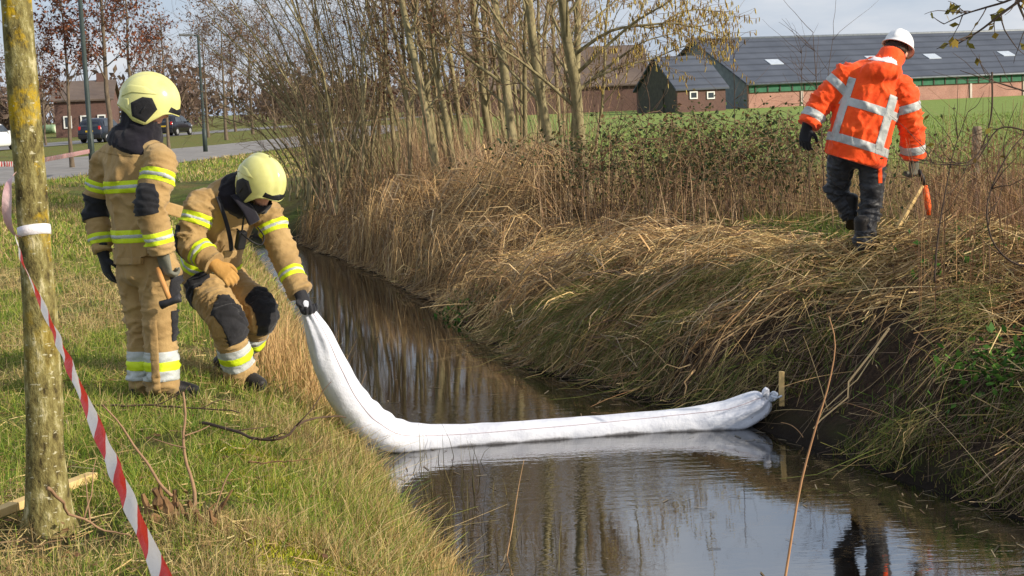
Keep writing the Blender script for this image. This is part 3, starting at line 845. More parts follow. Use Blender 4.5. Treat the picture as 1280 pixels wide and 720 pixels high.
# round bale tank in the verge
bc = G(63, 167, .03)
t = empty('wrapped_bale', bc); tag(t, 'pale green wrapped round bale lying in the verge left of the brick house', 'bale')
BALE = noisy('green_wrap', lin(120, 146, 112), lin(150, 174, 138), 3, .5, .02, 6)
ax = Vector((1, -.25, 0)).normalized()
pts = [Vector((bc.x, bc.y, bc.z + .55)) + ax * s for s in (-.85, -.82, -.5, 0, .5, .82, .85)]
BM().tube(pts, [.46, .53, .55, .54, .55, .53, .46], 18).build('bale_body', BALE, t, True)
ec = Vector((bc.x, bc.y, bc.z + .55)) + ax * .86
BM().tube([ec, ec + ax * .02], [.44, .40], 18).build('end_cap', noisy('bale_end', lin(196, 206, 180), lin(214, 220, 198), 4, .6), t)

# ------------------------------------------------------------------ cars
TYRE = noisy('tyre_rubber', lin(24, 24, 25), lin(40, 40, 41), 12, .8)
RIM = noisy('alloy_rim', lin(170, 172, 176), lin(200, 202, 206), 6, .35, metal=.6)
RED_LENS = noisy('red_lens', lin(190, 24, 22), lin(220, 50, 40), 8, .25, spec=.6)
CLEAR_LENS = noisy('clear_lens', lin(220, 222, 226), lin(240, 242, 246), 8, .15, spec=.6)
PLATE = noisy('yellow_plate', lin(214, 176, 40), lin(226, 190, 58), 20, .5)
BLACK_PAINT = noisy('black_car_paint', lin(16, 17, 24), lin(24, 25, 34), 2, .18, spec=.6)
NAVY_PAINT = noisy('dark_blue_car_paint', lin(24, 30, 42), lin(34, 40, 54), 2, .2, spec=.6)
WHITE_CAR = noisy('white_car_paint', lin(224, 226, 228), lin(236, 238, 240), 2, .2, spec=.6)
PLASTIC = noisy('dark_plastic', lin(30, 30, 32), lin(44, 44, 46), 10, .7)

def car(loc, head, paint, label, Lc=4.05, Wc=1.74, Hc=1.60):
    o = empty('car', Vector(loc)); tag(o, label, 'car', 'cars on the road')
    f = Vector((*head, 0)).normalized(); s = Vector((f.y, -f.x, 0)); O = Vector(loc)
    tp = lambda x, y, z: O + s * x + f * y + Vector((0, 0, z))
    hw = Wc / 2; h = Hc
    # stations: y, sill z, belt z, top z, half width at belt, half width at top
    st = [(-Lc / 2, .45, .62, .70, hw * .88, hw * .86), (-Lc / 2 + .05, .30, .92, 1.02, hw * .95, hw * .86), (-Lc / 2 + .16, .24, 1.00, h * .84, hw * .98, hw * .78), (-Lc / 2 + .42, .22, 1.02, h * .97, hw, hw * .74),
          (-Lc / 2 + 1.1, .22, 1.02, h, hw, hw * .76), (0.15, .22, 1.0, h * .985, hw, hw * .75), (.55, .22, .99, h * .93, hw, hw * .74), (1.05, .22, .97, 1.06, hw, hw * .72), (1.55, .24, .90, .97, hw * .97, hw * .7), (Lc / 2 - .12, .28, .74, .82, hw * .88, hw * .66), (Lc / 2, .42, .58, .66, hw * .74, hw * .6)]
    V, Fs = [], []
    for (y, z0, zb, zt, wb, wt) in st:
        ring = [(-wb * .86, z0), (-wb * .98, z0 + .1), (-wb, (z0 + zb) / 2), (-wb * .97, zb), (-wt, zt - .05), (-wt * .86, zt), (0, zt + .015), (wt * .86, zt), (wt, zt - .05), (wb * .97, zb), (wb, (z0 + zb) / 2), (wb * .98, z0 + .1), (wb * .86, z0)]
        V += [tp(x, y, z) for x, z in ring]
    m = 13
    for i in range(len(st) - 1):
        for k in range(m): Fs.append((i * m + k, i * m + (k + 1) % m, (i + 1) * m + (k + 1) % m, (i + 1) * m + k))
    Fs.append(tuple(range(m))); Fs.append(tuple(range((len(st) - 1) * m, len(st) * m))[::-1])
    BM().raw(V, Fs).build('body', paint, o, True)
    # glass: rear window, windscreen, side windows, slightly proud
    BM().poly([tp(-hw * .72, -Lc / 2 + .08, 1.05), tp(hw * .72, -Lc / 2 + .08, 1.05), tp(hw * .62, -Lc / 2 + .26, h * .90), tp(-hw * .62, -Lc / 2 + .26, h * .90)], -f * .04).build('rear_window', GLASS_DARK, o)
    BM().poly([tp(-hw * .74, 1.10, 1.08), tp(hw * .74, 1.10, 1.08), tp(hw * .66, .62, h * .92), tp(-hw * .66, .62, h * .92)], Vector((0, 0, .03)) + f * .03).build('windscreen', GLASS_DARK, o)
    for sg in (-1, 1):
        for y0, y1, y2, y3 in ((-1.45, -.35, -.35, -1.2), (-.28, .85, .42, -.28)):
            BM().poly([tp(sg * hw * .955, y0, 1.06), tp(sg * hw * .955, y1, 1.06), tp(sg * hw * .80, y2, h * .90), tp(sg * hw * .80, y3, h * .90)], s * sg * .03).build('side_window', GLASS_DARK, o)
        BM().box(tp(sg * (hw + .06), .75, 1.05), (.16, .14, .12), None, .03).build('mirror', paint, o)
        BM().box(tp(sg * hw * .80, -Lc / 2 + .06, .97), (.17, .08, .24), Matrix.Rotation(-math.atan2(f.x, f.y), 3, 'Z'), .03).build('tail_light', RED_LENS, o)
        BM().box(tp(sg * hw * .66, Lc / 2 - .10, .70), (.34, .16, .14), Matrix.Rotation(-math.atan2(f.x, f.y), 3, 'Z'), .03).build('headlight', CLEAR_LENS, o)
        for wy in (-1.22, 1.28):
            c = tp(sg * (hw - .09), wy, .31)
            w = BM().tube([c - s * .10, c - s * .095, c + s * .095, c + s * .10], [.27, .31, .31, .27], 20).build('wheel', TYRE, o, True)
            BM().tube([c + s * sg * .098, c + s * sg * .115], [.20, .17], 14).build('rim', RIM, w)
    rz = Matrix.Rotation(-math.atan2(f.x, f.y), 3, 'Z')
    BM().box(tp(0, -Lc / 2 - .01, .76), (.52, .03, .11), rz).build('number_plate', PLATE, o)
    BM().box(tp(0, -Lc / 2 + .02, .40), (Wc * .9, .12, .24), rz, .04).build('bumper', PLASTIC, o)
    BM().box(tp(0, Lc / 2 - .04, .40), (Wc * .8, .14, .20), rz, .04).build('bumper', PLASTIC, o)
    return o
car((-25.9, 121, .055), (.20, 1), BLACK_PAINT, 'black hatchback with red tail lights driving away right of the standing person')
cb_ = P(128, 172, 104); car((cb_.x, 104, .055), (.16, 1), NAVY_PAINT, 'dark blue car half hidden behind the shoulder of the standing person')
cw_ = P(-14, 186, 88); car((cw_.x, 88, .055), (.2, 1), WHITE_CAR, 'white car cut off by the left edge of the picture')

# ------------------------------------------------------------------ lamp posts
POLE = noisy('dark_green_pole_paint', lin(46, 56, 54), lin(60, 70, 66), 5, .5)
b0 = G(257, 190, .03)
lp_ = empty('street_lamp', b0); tag(lp_, 'short dark street lamp with a flat head pointing left, by the cycle path', 'street lamp')
topz = P(249, 44, b0.y).z
BM().tube([(b0.x, b0.y, b0.z), (b0.x, b0.y, 1.0), (b0.x, b0.y, 1.02), (b0.x, b0.y, topz)], [.10, .095, .07, .05], 10).build('pole', POLE, lp_, True)
BM().tube([(b0.x, b0.y, topz - .03), (b0.x - .25, b0.y, topz + .02)], [.035, .03], 8).build('arm', POLE, lp_, True)
BM().box((b0.x - .48, b0.y, topz + .03), (.62, .26, .10), Matrix.Rotation(.06, 3, 'Y'), .03).build('lamp_head', noisy('lamp_grey', lin(110, 112, 112), lin(130, 132, 132), 5, .5), lp_)
b1 = P(116, 212, 45); b1.z = .03
tp_ = empty('tall_pole', b1); tag(tp_, 'tall dark green lamp pole rising out of frame left of the standing person', 'pole')
BM().tube([(b1.x, b1.y, .0), (b1.x, b1.y, 1.2), (b1.x, b1.y, 1.22), (b1.x, b1.y, 7.5)], [.095, .09, .075, .055], 12).build('pole', POLE, tp_, True)
BM().box((b1.x, b1.y - .085, .9), (.09, .02, .35), None, .004).build('service_door', POLE, tp_)
BM().box((b1.x - .4, b1.y, 7.5), (.8, .28, .12), None, .03).build('lamp_head', POLE, tp_)
# weathered field post on the right
fp = P(1218, 200, 16.0); fp.z = .1
WOOD_OLD = noisy('weathered_wood', lin(104, 90, 74), lin(140, 124, 104), 9, .85, .004, 30, stretch=(1, 1, .2))
fo = empty('field_post', fp); tag(fo, 'weathered grey wooden post standing in the weeds at the field edge', 'post')
BM().tube([fp + Vector((0, 0, -.1)), fp + Vector((.01, 0, .6)), fp + Vector((.03, 0, 1.05)), fp + Vector((.03, 0, 1.08))], [.055, .052, .05, .04], 9).build('shaft', WOOD_OLD, fo, True)
# ------------------------------------------------------------------ oil boom, tape, stakes
def tape_material():
    m, nt, b, out = material('red_white_tape'); L = nt.links
    s = nd(nt, 'ShaderNodeAttribute', attribute_name='s').outputs['Fac']; w = nd(nt, 'ShaderNodeAttribute', attribute_name='w').outputs['Fac']
    a = nd(nt, 'ShaderNodeMath', operation='MULTIPLY_ADD'); a.inputs[1].default_value = 0.07; L.new(w, a.inputs[0]); L.new(s, a.inputs[2])
    d = nd(nt, 'ShaderNodeMath', operation='DIVIDE'); d.inputs[1].default_value = 0.27; L.new(a.outputs[0], d.inputs[0])
    fr = nd(nt, 'ShaderNodeMath', operation='FRACT'); L.new(d.outputs[0], fr.inputs[0])
    r = ramp(nt, fr.outputs[0], [(0.0, lin(226, 220, 218)), (.49, lin(226, 220, 218)), (.51, lin(206, 46, 38)), (1.0, lin(206, 46, 38))])
    L.new(r.outputs['Color'], b.inputs['Base Color']); b.inputs['Roughness'].default_value = .35
    n = nd(nt, 'ShaderNodeTexNoise', Scale=30, Detail=3); L.new(coords(nt, 'Object'), n.inputs['Vector'])
    bp = nd(nt, 'ShaderNodeBump', Strength=.6, Distance=.01); L.new(n.outputs['Fac'], bp.inputs['Height']); L.new(bp.outputs['Normal'], b.inputs['Normal'])
    t = nd(nt, 'ShaderNodeBsdfTranslucent'); L.new(r.outputs['Color'], t.inputs['Color'])
    mx = nd(nt, 'ShaderNodeMixShader'); mx.inputs[0].default_value = .35; L.new(b.outputs[0], mx.inputs[1]); L.new(t.outputs[0], mx.inputs[2]); L.new(mx.outputs[0], out.inputs['Surface'])
    return m
TAPE = tape_material()
def tape(name, ctrl, widths, twist, parent, n=160, ref=(0, 1, 0), Wn=5, cup=.25):
    """A plastic tape strip along control points, twisted and slightly cupped."""
    c = catmull(np.array([list(p) for p in ctrl]), n); w = catmull(np.array(widths, float)[:, None], n)[:, 0]; tw = catmull(np.array(twist, float)[:, None], n)[:, 0]
    T = np.gradient(c, axis=0); T /= np.linalg.norm(T, axis=1, keepdims=True)
    A = np.cross(T, np.array(ref, float)); A /= np.linalg.norm(A, axis=1, keepdims=True); B_ = np.cross(T, A)
    S = A * np.cos(tw)[:, None] + B_ * np.sin(tw)[:, None]; N_ = np.cross(T, S)
    s = np.concatenate([[0], np.cumsum(np.linalg.norm(np.diff(c, axis=0), axis=1))])
    q = np.linspace(-.5, .5, Wn)
    wav = .004 * np.sin(s * 21 + 2 * np.sin(s * 7))
    V = c[:, None] + S[:, None] * q[None, :, None] * w[:, None, None] + N_[:, None] * ((q ** 2)[None, :, None] * w[:, None, None] * cup + wav[:, None, None] * np.sign(q)[None, :, None])
    k = np.arange(n - 1)[:, None] * Wn + np.arange(Wn - 1)[None]
    Fq = np.stack([k, k + 1, k + Wn + 1, k + Wn], 2).reshape(-1, 4)
    o = mesh_np(name, V.reshape(-1, 3), Fq, TAPE, parent, True, K={'s': np.repeat(s, Wn), 'w': np.tile(q, n)})
    return o
tb = empty('barrier_tape', P(30, 291, 6.1)); tag(tb, 'red and white barrier tape tied to the near trunk, running down to the front', 'tape')
tape('strand', [P(20, 296, 5.98), P(30, 330, 5.8), P(62, 400, 5.4), P(97, 478, 5.0), P(133, 560, 4.6), P(168, 640, 4.3), P(205, 725, 4.0), P(250, 830, 3.7)], [.026, .030, .04, .05, .058, .062, .064, .064], [.9, .7, .45, .30, .2, .25, .1, .1], tb)
tape('loop', [P(20, 216, 6.02), P(12, 226, 5.95), P(9, 250, 5.93), P(10, 275, 5.95), P(17, 291, 5.98), P(26, 296, 6.0)], [.015, .03, .038, .040, .030, .022], [.9, .5, .3, .3, .6, .9], tb, 60).data.materials[0] = noisy('tape_pale_side', lin(212, 168, 168), lin(232, 204, 202), 9, .4, .004, 30)
# the wrap round the trunk: a flat white band that follows the trunk
TAPE_W = noisy('white_tape', lin(214, 212, 218), lin(234, 232, 236), 20, .4, .004, 40)
ci = np.argmin(np.abs(cs[:, 2] - P(40, 291, d0).z)); th = np.linspace(0, 2 * np.pi, 40, endpoint=False)
bw = BM(); Vv = []
for zz_, ex in ((-.022, -.002), (-.020, .003), (0, .004), (.018, .003), (.020, -.002)):
    cz = cs[ci, 2] + zz_
    Vv += [(cs[ci, 0] + (cs[ci, 3] * .985 + ex) * math.cos(a), cs[ci, 1] + (cs[ci, 3] * .985 + ex) * math.sin(a), cz + .012 * math.cos(a + 1)) for a in th]
bw.raw(Vv, [(k * 40 + j, k * 40 + (j + 1) % 40, (k + 1) * 40 + (j + 1) % 40, (k + 1) * 40 + j) for k in range(4) for j in range(40)]).build('trunk_wrap', TAPE_W, tb, True)
ft = empty('far_barrier_tape', P(60, 200, 34)); tag(ft, 'distant red and white tape strung level across the path at the left', 'tape')
tape('strand', [P(-60, 205, 22), P(0, 205, 25), P(30, 204, 28), P(70, 197, 34), P(112, 189, 44.8)], [.085, .085, .09, .10, .12], [0, .1, .2, .1, 0], ft, 120, (0, 1, 0))

# timber lying in the grass
RAW = noisy('raw_timber', lin(196, 164, 104), lin(222, 192, 136), 7, .75, .002, 40, stretch=(.3, 1, 1))
a, b = G(-30, 655, .05), G(116, 594, .05)
dv = (b - a); 
tm = BM(); tm.box((a + b) / 2 + Vector((0, 0, .005)), (dv.length, .055, .035), Matrix.Rotation(math.atan2(dv.y, dv.x), 3, 'Z') @ Matrix.Rotation(.02, 3, 'Y'), .003)
tag(tm.build('timber_batten', RAW, loc=(a + b) / 2), 'pale sawn timber batten lying in the grass behind the near trunk', 'batten')

# broken stump with shoots
STUMP = noisy('split_wood', lin(84, 62, 44), lin(150, 116, 78), 22, .9, .006, 40, stretch=(1, 1, .25))
SHOOT = noisy('shoot_bark', lin(132, 104, 80), lin(160, 128, 98), 12, .85, .002, 50)
sr = G(232, 650, .02)
st = empty('tree_stump', sr); tag(st, 'splintered low stump with bare shoots, in the grass right of the tape', 'stump')
r = np.random.default_rng(5)
for (px0, py0, px1, py1, w0) in ((205, 650, 193, 610, 13), (222, 648, 218, 612, 10), (190, 655, 178, 618, 9), (240, 660, 232, 640, 11), (262, 662, 290, 612, 5), (270, 670, 262, 640, 8), (230, 655, 222, 625, 9), (198, 648, 200, 604, 8), (212, 656, 206, 622, 12), (184, 648, 168, 628, 6), (250, 664, 244, 636, 8), (224, 664, 220, 640, 14), (200, 662, 190, 640, 14), (256, 655, 268, 628, 4), (240, 648, 236, 622, 6)):
    a = G(px0, py0, .0); bb = P(px1, py1, a.y + r.normal(0, .03)); w = .95 * w0 / F_PX * a.y
    K = 6; pts = [a.lerp(bb, k / (K - 1)) + Vector(r.normal(0, .004, 3)) for k in range(K)]
    BM().tube(pts, list(np.linspace(w, w * .30, K) * r.uniform(.65, 1.3, K)), 6).build('stub', STUMP, st)
for pl, w in (([(240, 655), (244, 625), (240, 600), (232, 575), (229, 545), (232, 520), (229, 490)], 6), ([(215, 620), (200, 605), (185, 580), (168, 558), (150, 530), (128, 506)], 4.5),
              ([(232, 560), (215, 556), (190, 548)], 2.2), ([(230, 545), (250, 538), (262, 532)], 2.2), ([(268, 640), (282, 600), (292, 585)], 3)):
    d_ = sr.y + .05
    pts = catmull(np.array([list(P(x_, y_, d_ + .02 * i)) for i, (x_, y_) in enumerate(pl)]), 14)
    BM().tube(pts, list(np.linspace(w, w * .45, 14) * .5 / F_PX * d_), 6).build('shoot', SHOOT, st, True)
def stick(name, pl, w, lab, z=0.03, side=4, mat=None):
    pts = [G(x_, y_, z + dz) for x_, y_, dz in pl]
    pts = catmull(np.array([list(p) for p in pts]), 16); pts[1:-1] += np.random.default_rng(int(w * 99)).normal(0, .006, (14, 3))
    o = empty(name, Vector(pts[0])); tag(o, lab, 'branch')
    BM().tube(pts, list(np.linspace(w, w * .4, 16)), 6).build('stem', mat or TWIG_DARK, o, True)
    rr_ = np.random.default_rng(int(w * 999))
    for k in range(side):
        q = rr_.integers(3, 13); dd = pts[q] - pts[q - 1]; dd /= np.linalg.norm(dd)
        sd = side_dir(dd, rr_, .8); sd[2] = abs(sd[2]) * .6
        b_ = branch(pts[q], sd, rr_.uniform(.12, .3), rr_, 6, .18)
        BM().tube(b_, list(np.linspace(w * .5, w * .2, 6)), 5).build('side_twig', mat or TWIG_DARK, o, True)
    return o
stick('fallen_branch', [(250, 528, .03), (300, 540, .06), (345, 550, .06), (385, 525, .12), (432, 522, .05)], .009, 'dark dead branch lying on the bank between the crouching person and the boom', side=6)
stick('fallen_branch', [(100, 508, .02), (160, 506, .04), (215, 508, .03), (300, 516, .03)], .008, 'thin dark branch lying at the feet of the standing person', side=3)
stick('fallen_branch', [(60, 610, .30), (90, 640, .16), (125, 660, .07), (165, 672, .03)], .007, 'thin bare twig slanting down to the grass beside the trunk base', side=2, mat=SHOOT)
stick('fallen_branch', [(310, 578, .03), (345, 577, .03), (390, 575, .03)], .005, 'short straight pale stick in the grass left of the boom', side=0, mat=STUMP)

# ---- the white absorbent boom
def boom_material():
    m, nt, b, out = material('white_boom_fabric'); L = nt.links
    v = coords(nt, 'Object')
    n = nd(nt, 'ShaderNodeTexNoise', Scale=55, Detail=5, Roughness=.7); L.new(v, n.inputs['Vector'])
    n2 = nd(nt, 'ShaderNodeTexNoise', Scale=7, Detail=4, Roughness=.6); L.new(v, n2.inputs['Vector'])
    r = ramp(nt, n2.outputs['Fac'], [(.3, lin(192, 196, 208)), (.6, lin(216, 219, 228))]); sp = nd(nt, 'ShaderNodeSeparateXYZ'); L.new(v, sp.inputs[0])
    wt = nd(nt, 'ShaderNodeMath', operation='MULTIPLY_ADD'); wt.inputs[1].default_value = .06; L.new(n2.outputs['Fac'], wt.inputs[0]); wt.inputs[2].default_value = WATER - .012
    mr = nd(nt, 'ShaderNodeMath', operation='SUBTRACT'); L.new(wt.outputs[0], mr.inputs[0]); L.new(sp.outputs['Z'], mr.inputs[1])
    ms = nd(nt, 'ShaderNodeMath', operation='MULTIPLY', use_clamp=True); ms.inputs[1].default_value = 60; L.new(mr.outputs[0], ms.inputs[0])
    wm = nt.nodes.new('ShaderNodeMixRGB'); L.new(ms.outputs[0], wm.inputs['Fac']); L.new(r.outputs['Color'], wm.inputs['Color1']); wm.inputs['Color2'].default_value = (*lin(112, 112, 116), 1)
    L.new(wm.outputs['Color'], b.inputs['Base Color'])
    b.inputs['Roughness'].default_value = .85; b.inputs['Sheen Weight'].default_value = .15
    ad = nd(nt, 'ShaderNodeMath', operation='MULTIPLY_ADD'); ad.inputs[1].default_value = .35; L.new(n.outputs['Fac'], ad.inputs[0]); L.new(n2.outputs['Fac'], ad.inputs[2])
    bp = nd(nt, 'ShaderNodeBump', Strength=.8, Distance=.012); L.new(ad.outputs[0], bp.inputs['Height']); L.new(bp.outputs['Normal'], b.inputs['Normal'])
    return m
BOOMF = boom_material()
HAND2 = P(381, 384, 9.45)
ctl = [(HAND2, .030), (P(388, 395, 9.47), .048), (P(399, 420, 9.52), .078), (P(414, 458, 9.62), .108), (P(434, 497, 9.76), .122), (P(461, 526, 9.94), .124), (P(500, 546, 10.12), .114), (P(560, 547, 10.25), .098), (P(640, 545, 10.30), .090),
       (P(720, 542, 10.36), .088), (P(800, 538, 10.42), .092), (P(860, 531, 10.44), .104), (P(905, 522, 10.44), .124), (P(935, 513, 10.42), .108), (P(953, 504, 10.41), .085), (P(961, 499, 10.40), .032)]
CT = np.array([[*p, r_] for p, r_ in ctl])
for i in range(7, 13):   # floats: the middle of the tube rides a little above the water
    CT[i, 2] = WATER + CT[i, 3] * .45
nb = 170; cb = catmull(CT, nb); sb = 36
T = np.gradient(cb[:, :3], axis=0); T /= np.linalg.norm(T, axis=1, keepdims=True)
A_ = np.cross(T, np.array([0, .96, .28])); A_ /= np.linalg.norm(A_, axis=1, keepdims=True); B_ = np.cross(T, A_)
th = np.linspace(0, 2 * np.pi, sb, endpoint=False)
arc = np.concatenate([[0], np.cumsum(np.linalg.norm(np.diff(cb[:, :3], axis=0), axis=1))])
Vb = np.zeros((nb, sb, 3)); bfun = {}
for i in range(nb):
    for j in range(sb):
        a = th[j]
        dsp = .055 * noise.noise(Vector((arc[i] * 2.6, math.cos(a) * 1.2, math.sin(a) * 1.2))) + .05 * noise.noise(Vector((arc[i] * 7, math.cos(a) * 2.2 + 7, math.sin(a) * 2.2)))
        endp = max(0, 1 - arc[i] / .55) + max(0, 1 - (arc[-1] - arc[i]) / .5)
        dsp += endp * .14 * math.sin(a * 7 + 3 * noise.noise(Vector((arc[i] * 3, 0, 5)))) + .018 * math.sin(a * 3 + arc[i] * 4)
        bend = math.exp(-((arc[i] - 1.15) / .35) ** 2)
        dsp += bend * .05 * math.sin(arc[i] * 38 + 2 * math.cos(a)) * max(0, -math.sin(a - 1.2))
        Vb[i, j] = cb[i, :3] + cb[i, 3] * (1 + dsp) * (A_[i] * math.cos(a) + B_[i] * math.sin(a))
k = np.arange(nb - 1)[:, None] * sb; s_ = np.arange(sb)[None]; s2 = (s_ + 1) % sb
Fb = np.stack([k + s_, k + s2, k + sb + s2, k + sb + s_], 2).reshape(-1, 4)
boom = empty('absorbent_boom', Vector(cb[90, :3])); tag(boom, 'long white absorbent boom lying across the ditch, lifted at its left end', 'boom')
tube_o = mesh_np('fabric_tube', Vb.reshape(-1, 3), Fb, BOOMF, boom, True)
SEAM = noisy('seam_thread', lin(160, 140, 150), lin(184, 164, 170), 20, .8)
for ang in (0.75,):
    j = int((ang % (2 * math.pi)) / (2 * math.pi) * sb)
    pts = []
    for i in range(3, nb - 4):
        jj = j + .9 * math.sin(arc[i] * 1.3); j0 = int(math.floor(jj)); fr_ = jj - j0
        q = Vb[i, j0 % sb] * (1 - fr_) + Vb[i, (j0 + 1) % sb] * fr_
        pts.append(q + (q - cb[i, :3]) / np.linalg.norm(q - cb[i, :3]) * .0015)
    BM().tube(pts, .0020, 5).build('seam', SEAM, tube_o, True)
ROPE = noisy('white_blue_rope', lin(196, 206, 220), lin(228, 232, 238), 60, .7, .002, 90)
ke = P(961, 499, 10.40)
g = np.random.default_rng(4)
for k in range(5):
    a = ke + Vector((.014 * k - .01, 0, .004 * k)); rad = .034 - .003 * k
    ringp = [a + Vector((.012 * math.sin(t_), rad * math.cos(t_), rad * math.sin(t_))) for t_ in np.linspace(0, 2 * math.pi, 15)]
    BM().tube(ringp, .0075, 6, False).build('rope_turn', ROPE, boom, True)
BM().tube(catmull(np.array([list(ke + Vector((.03, 0, 0))), list(P(968, 500, 10.36)), list(P(972, 494, 10.34)), list(P(967, 490, 10.36)), list(P(963, 494, 10.38)), list(P(970, 497, 10.34)), list(P(977, 495, 10.36))]), 30), .008, 6).build('rope_tail', ROPE, boom, True)
BM().tube(catmull(np.array([list(P(955, 502, 10.36)), list(P(955, 492, 10.36)), list(P(958, 487, 10.37)), list(P(959, 495, 10.37)), list(P(962, 500, 10.37))]), 16), [.012] * 4 + [.02] * 8 + [.012] * 4, 7).build('gathered_end', BOOMF, boom, True)
BM().tube([cb[0, :3] + np.array([-.01, 0, .05]), cb[0, :3] + np.array([0, 0, .03]), cb[0, :3], cb[1, :3]], [.012, .026, .03, .034], 12).build('gathered_end', BOOMF, boom, True)
sk = P(977, 500, 10.66)
BM_ = BM().box(P(977, 486, 10.40), (.035, .03, .24), Matrix.Rotation(.02, 3, 'Y'), .003)
so = BM_.build('mooring_stake', RAW, loc=P(977, 486, 10.40)); tag(so, 'short pale wooden stake the right end of the boom is tied to', 'stake')

# ------------------------------------------------------------------ brambles, saplings, stalks
CANE = noisy('bramble_cane', lin(108, 86, 64), lin(138, 114, 86), 8, .8)
for q, (px0, dep, sx, hh, nl, lab) in enumerate([(715, 20.5, 1.0, .75, 330, 'dark green bramble bush nearest the alder trunks'), (775, 20.0, 1.3, .85, 520, 'low bramble bush second from the alder trunks'), (835, 19.4, 1.2, 1.0, 620, 'bramble bush in the middle of the hedge of brambles'),
                                                 (890, 18.8, 1.2, 1.05, 680, 'tallest leafy bramble bush in the hedge before the field'), (945, 18.2, 1.2, .95, 560, 'bramble bush second from the person in orange'), (1000, 17.4, 1.0, .85, 420, 'bramble bush just left of the person in orange'), (1190, 15.0, .9, .7, 160, 'thin bramble bush right of the person in orange')]):
    r = np.random.default_rng(900 + q)
    hh *= 1.22; nl = int(nl * 1.35)
    c = P(px0, 240, dep); c.z = float(Hgt(c.x, c.y))
    o = empty('bramble_bush', c); tag(o, lab, 'bush', 'brambles before the field')
    cn, lv = [], []
    for k in range(44):
        a = np.array([c.x + r.normal(0, sx * .35), c.y + r.normal(0, sx * .35), c.z - .02]); az = r.uniform(0, 6.28); L_ = r.uniform(.5, 1.2) * sx; up_ = hh * r.uniform(.55, 1.15)
        t = np.linspace(0, 1, 9)
        pth = a + np.c_[np.cos(az) * L_ * t ** 1.3, np.sin(az) * L_ * t ** 1.3, up_ * np.sin(np.clip(t * 2.3, 0, 2.4)) ** .9] + r.normal(0, .015, (9, 3))
        cn.append(pth); lv.append(pth[2:])
    v_, f_ = tubes_np(np.array(cn), np.repeat([np.linspace(.006, .0025, 9)], len(cn), 0), 4)
    mesh_np('cane', v_, f_, CANE, o, True)
    lv = np.concatenate(lv); lp_ = lv[r.choice(len(lv), int(nl * 1.5))] + r.normal(0, .09, (int(nl * 1.5), 3))
    lp_[:, 2] = np.maximum(lp_[:, 2], c.z + .04)
    v_, f_ = leaves_geo(lp_, .058, r, .2)
    mesh_np('foliage', v_, f_, VEG, o, False, np.repeat(pick([lin(64, 78, 42), lin(52, 66, 38), lin(84, 98, 52), lin(104, 94, 56), lin(110, 80, 54)], int(nl * 1.5), r, [.28, .22, .16, .16, .18]), 4, 0))

def sapling(name, lab, paths, dep, w, mat, seed, leaves=0, lc=None, tw_n=6, tw_l=.35, cat_='sapling', lsz=.05):
    r = np.random.default_rng(seed)
    o = empty(name, P(*paths[0][0], dep)); tag(o, lab, cat_)
    lpp = []
    for pi, pl in enumerate(paths):
        dd_ = dep + r.normal(0, .15)
        pts = catmull(np.array([list(P(x_, y_, dd_ + .03 * i)) for i, (x_, y_) in enumerate(pl)]), 18)
        ww = w * (1 if pi == 0 else .75)
        BM().tube(pts, list(np.linspace(ww, ww * .3, 18)), 6).build('stem', mat, o, True)
        for k in range(tw_n):
            q = r.integers(4, 18); d_ = pts[q] - pts[q - 1]; d_ /= np.linalg.norm(d_)
            b_ = branch(pts[q], side_dir(d_, r, r.uniform(.5, 1)), tw_l * r.uniform(.4, 1.1), r, 7, .14, .03)
            BM().tube(b_, list(np.linspace(ww * .4, ww * .15, 7)), 5).build('twig', mat, o, True); lpp.append(b_[2:])
    if leaves:
        lpp = np.concatenate(lpp); s_ = lpp[r.choice(len(lpp), leaves)]
        v_, f_ = leaves_geo(s_, lsz, r, 1.2)
        for k in range(leaves):
            mesh_np('leaf', v_[k * 4:k * 4 + 4], np.array([[0, 1, 2, 3]]), VEG, o, False, np.repeat(pick(lc, 1, r), 4, 0))
    return o
DKBARK = noisy('dark_sapling_bark', lin(58, 46, 38), lin(88, 72, 60), 9, .8)
ob = sapling('overhanging_branch', 'thin dark branch with a few yellow green leaves hanging in at the top right corner', [[(1330, -40), (1290, -10), (1255, 15), (1225, 38), (1195, 56)], [(1300, -20), (1262, 0), (1230, 10), (1205, 18), (1180, 30)], [(1262, -30), (1275, 10), (1290, 40), (1310, 70)]], 5.6, .008, DKBARK, 31, 46, [lin(120, 108, 40), lin(96, 92, 38), lin(150, 126, 52)], 7, .16, 'branch', .042)
tx, ty = 4.35, 6.1; tz = float(Hgt(tx, ty))
BM().tube(catmull(np.array([[tx, ty, tz - .1], [tx + .03, ty, 1.2], [tx - .03, ty - .02, 2.6], [tx + .02, ty, 4.4]]), 14), list(np.linspace(.055, .02, 14)), 10).build('trunk', DKBARK, ob, True)
for e_ in ((1330, -40), (1310, 70), (1300, -20)):
    q = np.array(P(*e_, 5.65)); BM().tube(catmull(np.array([[tx, ty, q[2] + .35], [tx - .7, ty - .1, q[2] + .38], (q + [tx - 1.2, ty - .2, q[2] + .2]) / 2, list(q)]), 14), list(np.linspace(.018, .0075, 14)), 7).build('limb', DKBARK, ob, True)
sapling('bare_sapling', 'bare dark sapling arching in from the right edge', [[(1310, 330), (1270, 330), (1240, 300), (1235, 250), (1262, 190), (1300, 150)], [(1300, 120), (1262, 108), (1230, 98), (1200, 88)], [(1300, 170), (1250, 160), (1215, 205), (1165, 200)], [(1168, 352), (1172, 300), (1180, 250), (1192, 190), (1210, 140)], [(1240, 90), (1238, 150), (1215, 200), (1160, 205)]], 9.4, .009, DKBARK, 33, 9, [lin(124, 110, 44), lin(108, 90, 40)], 8, .4)
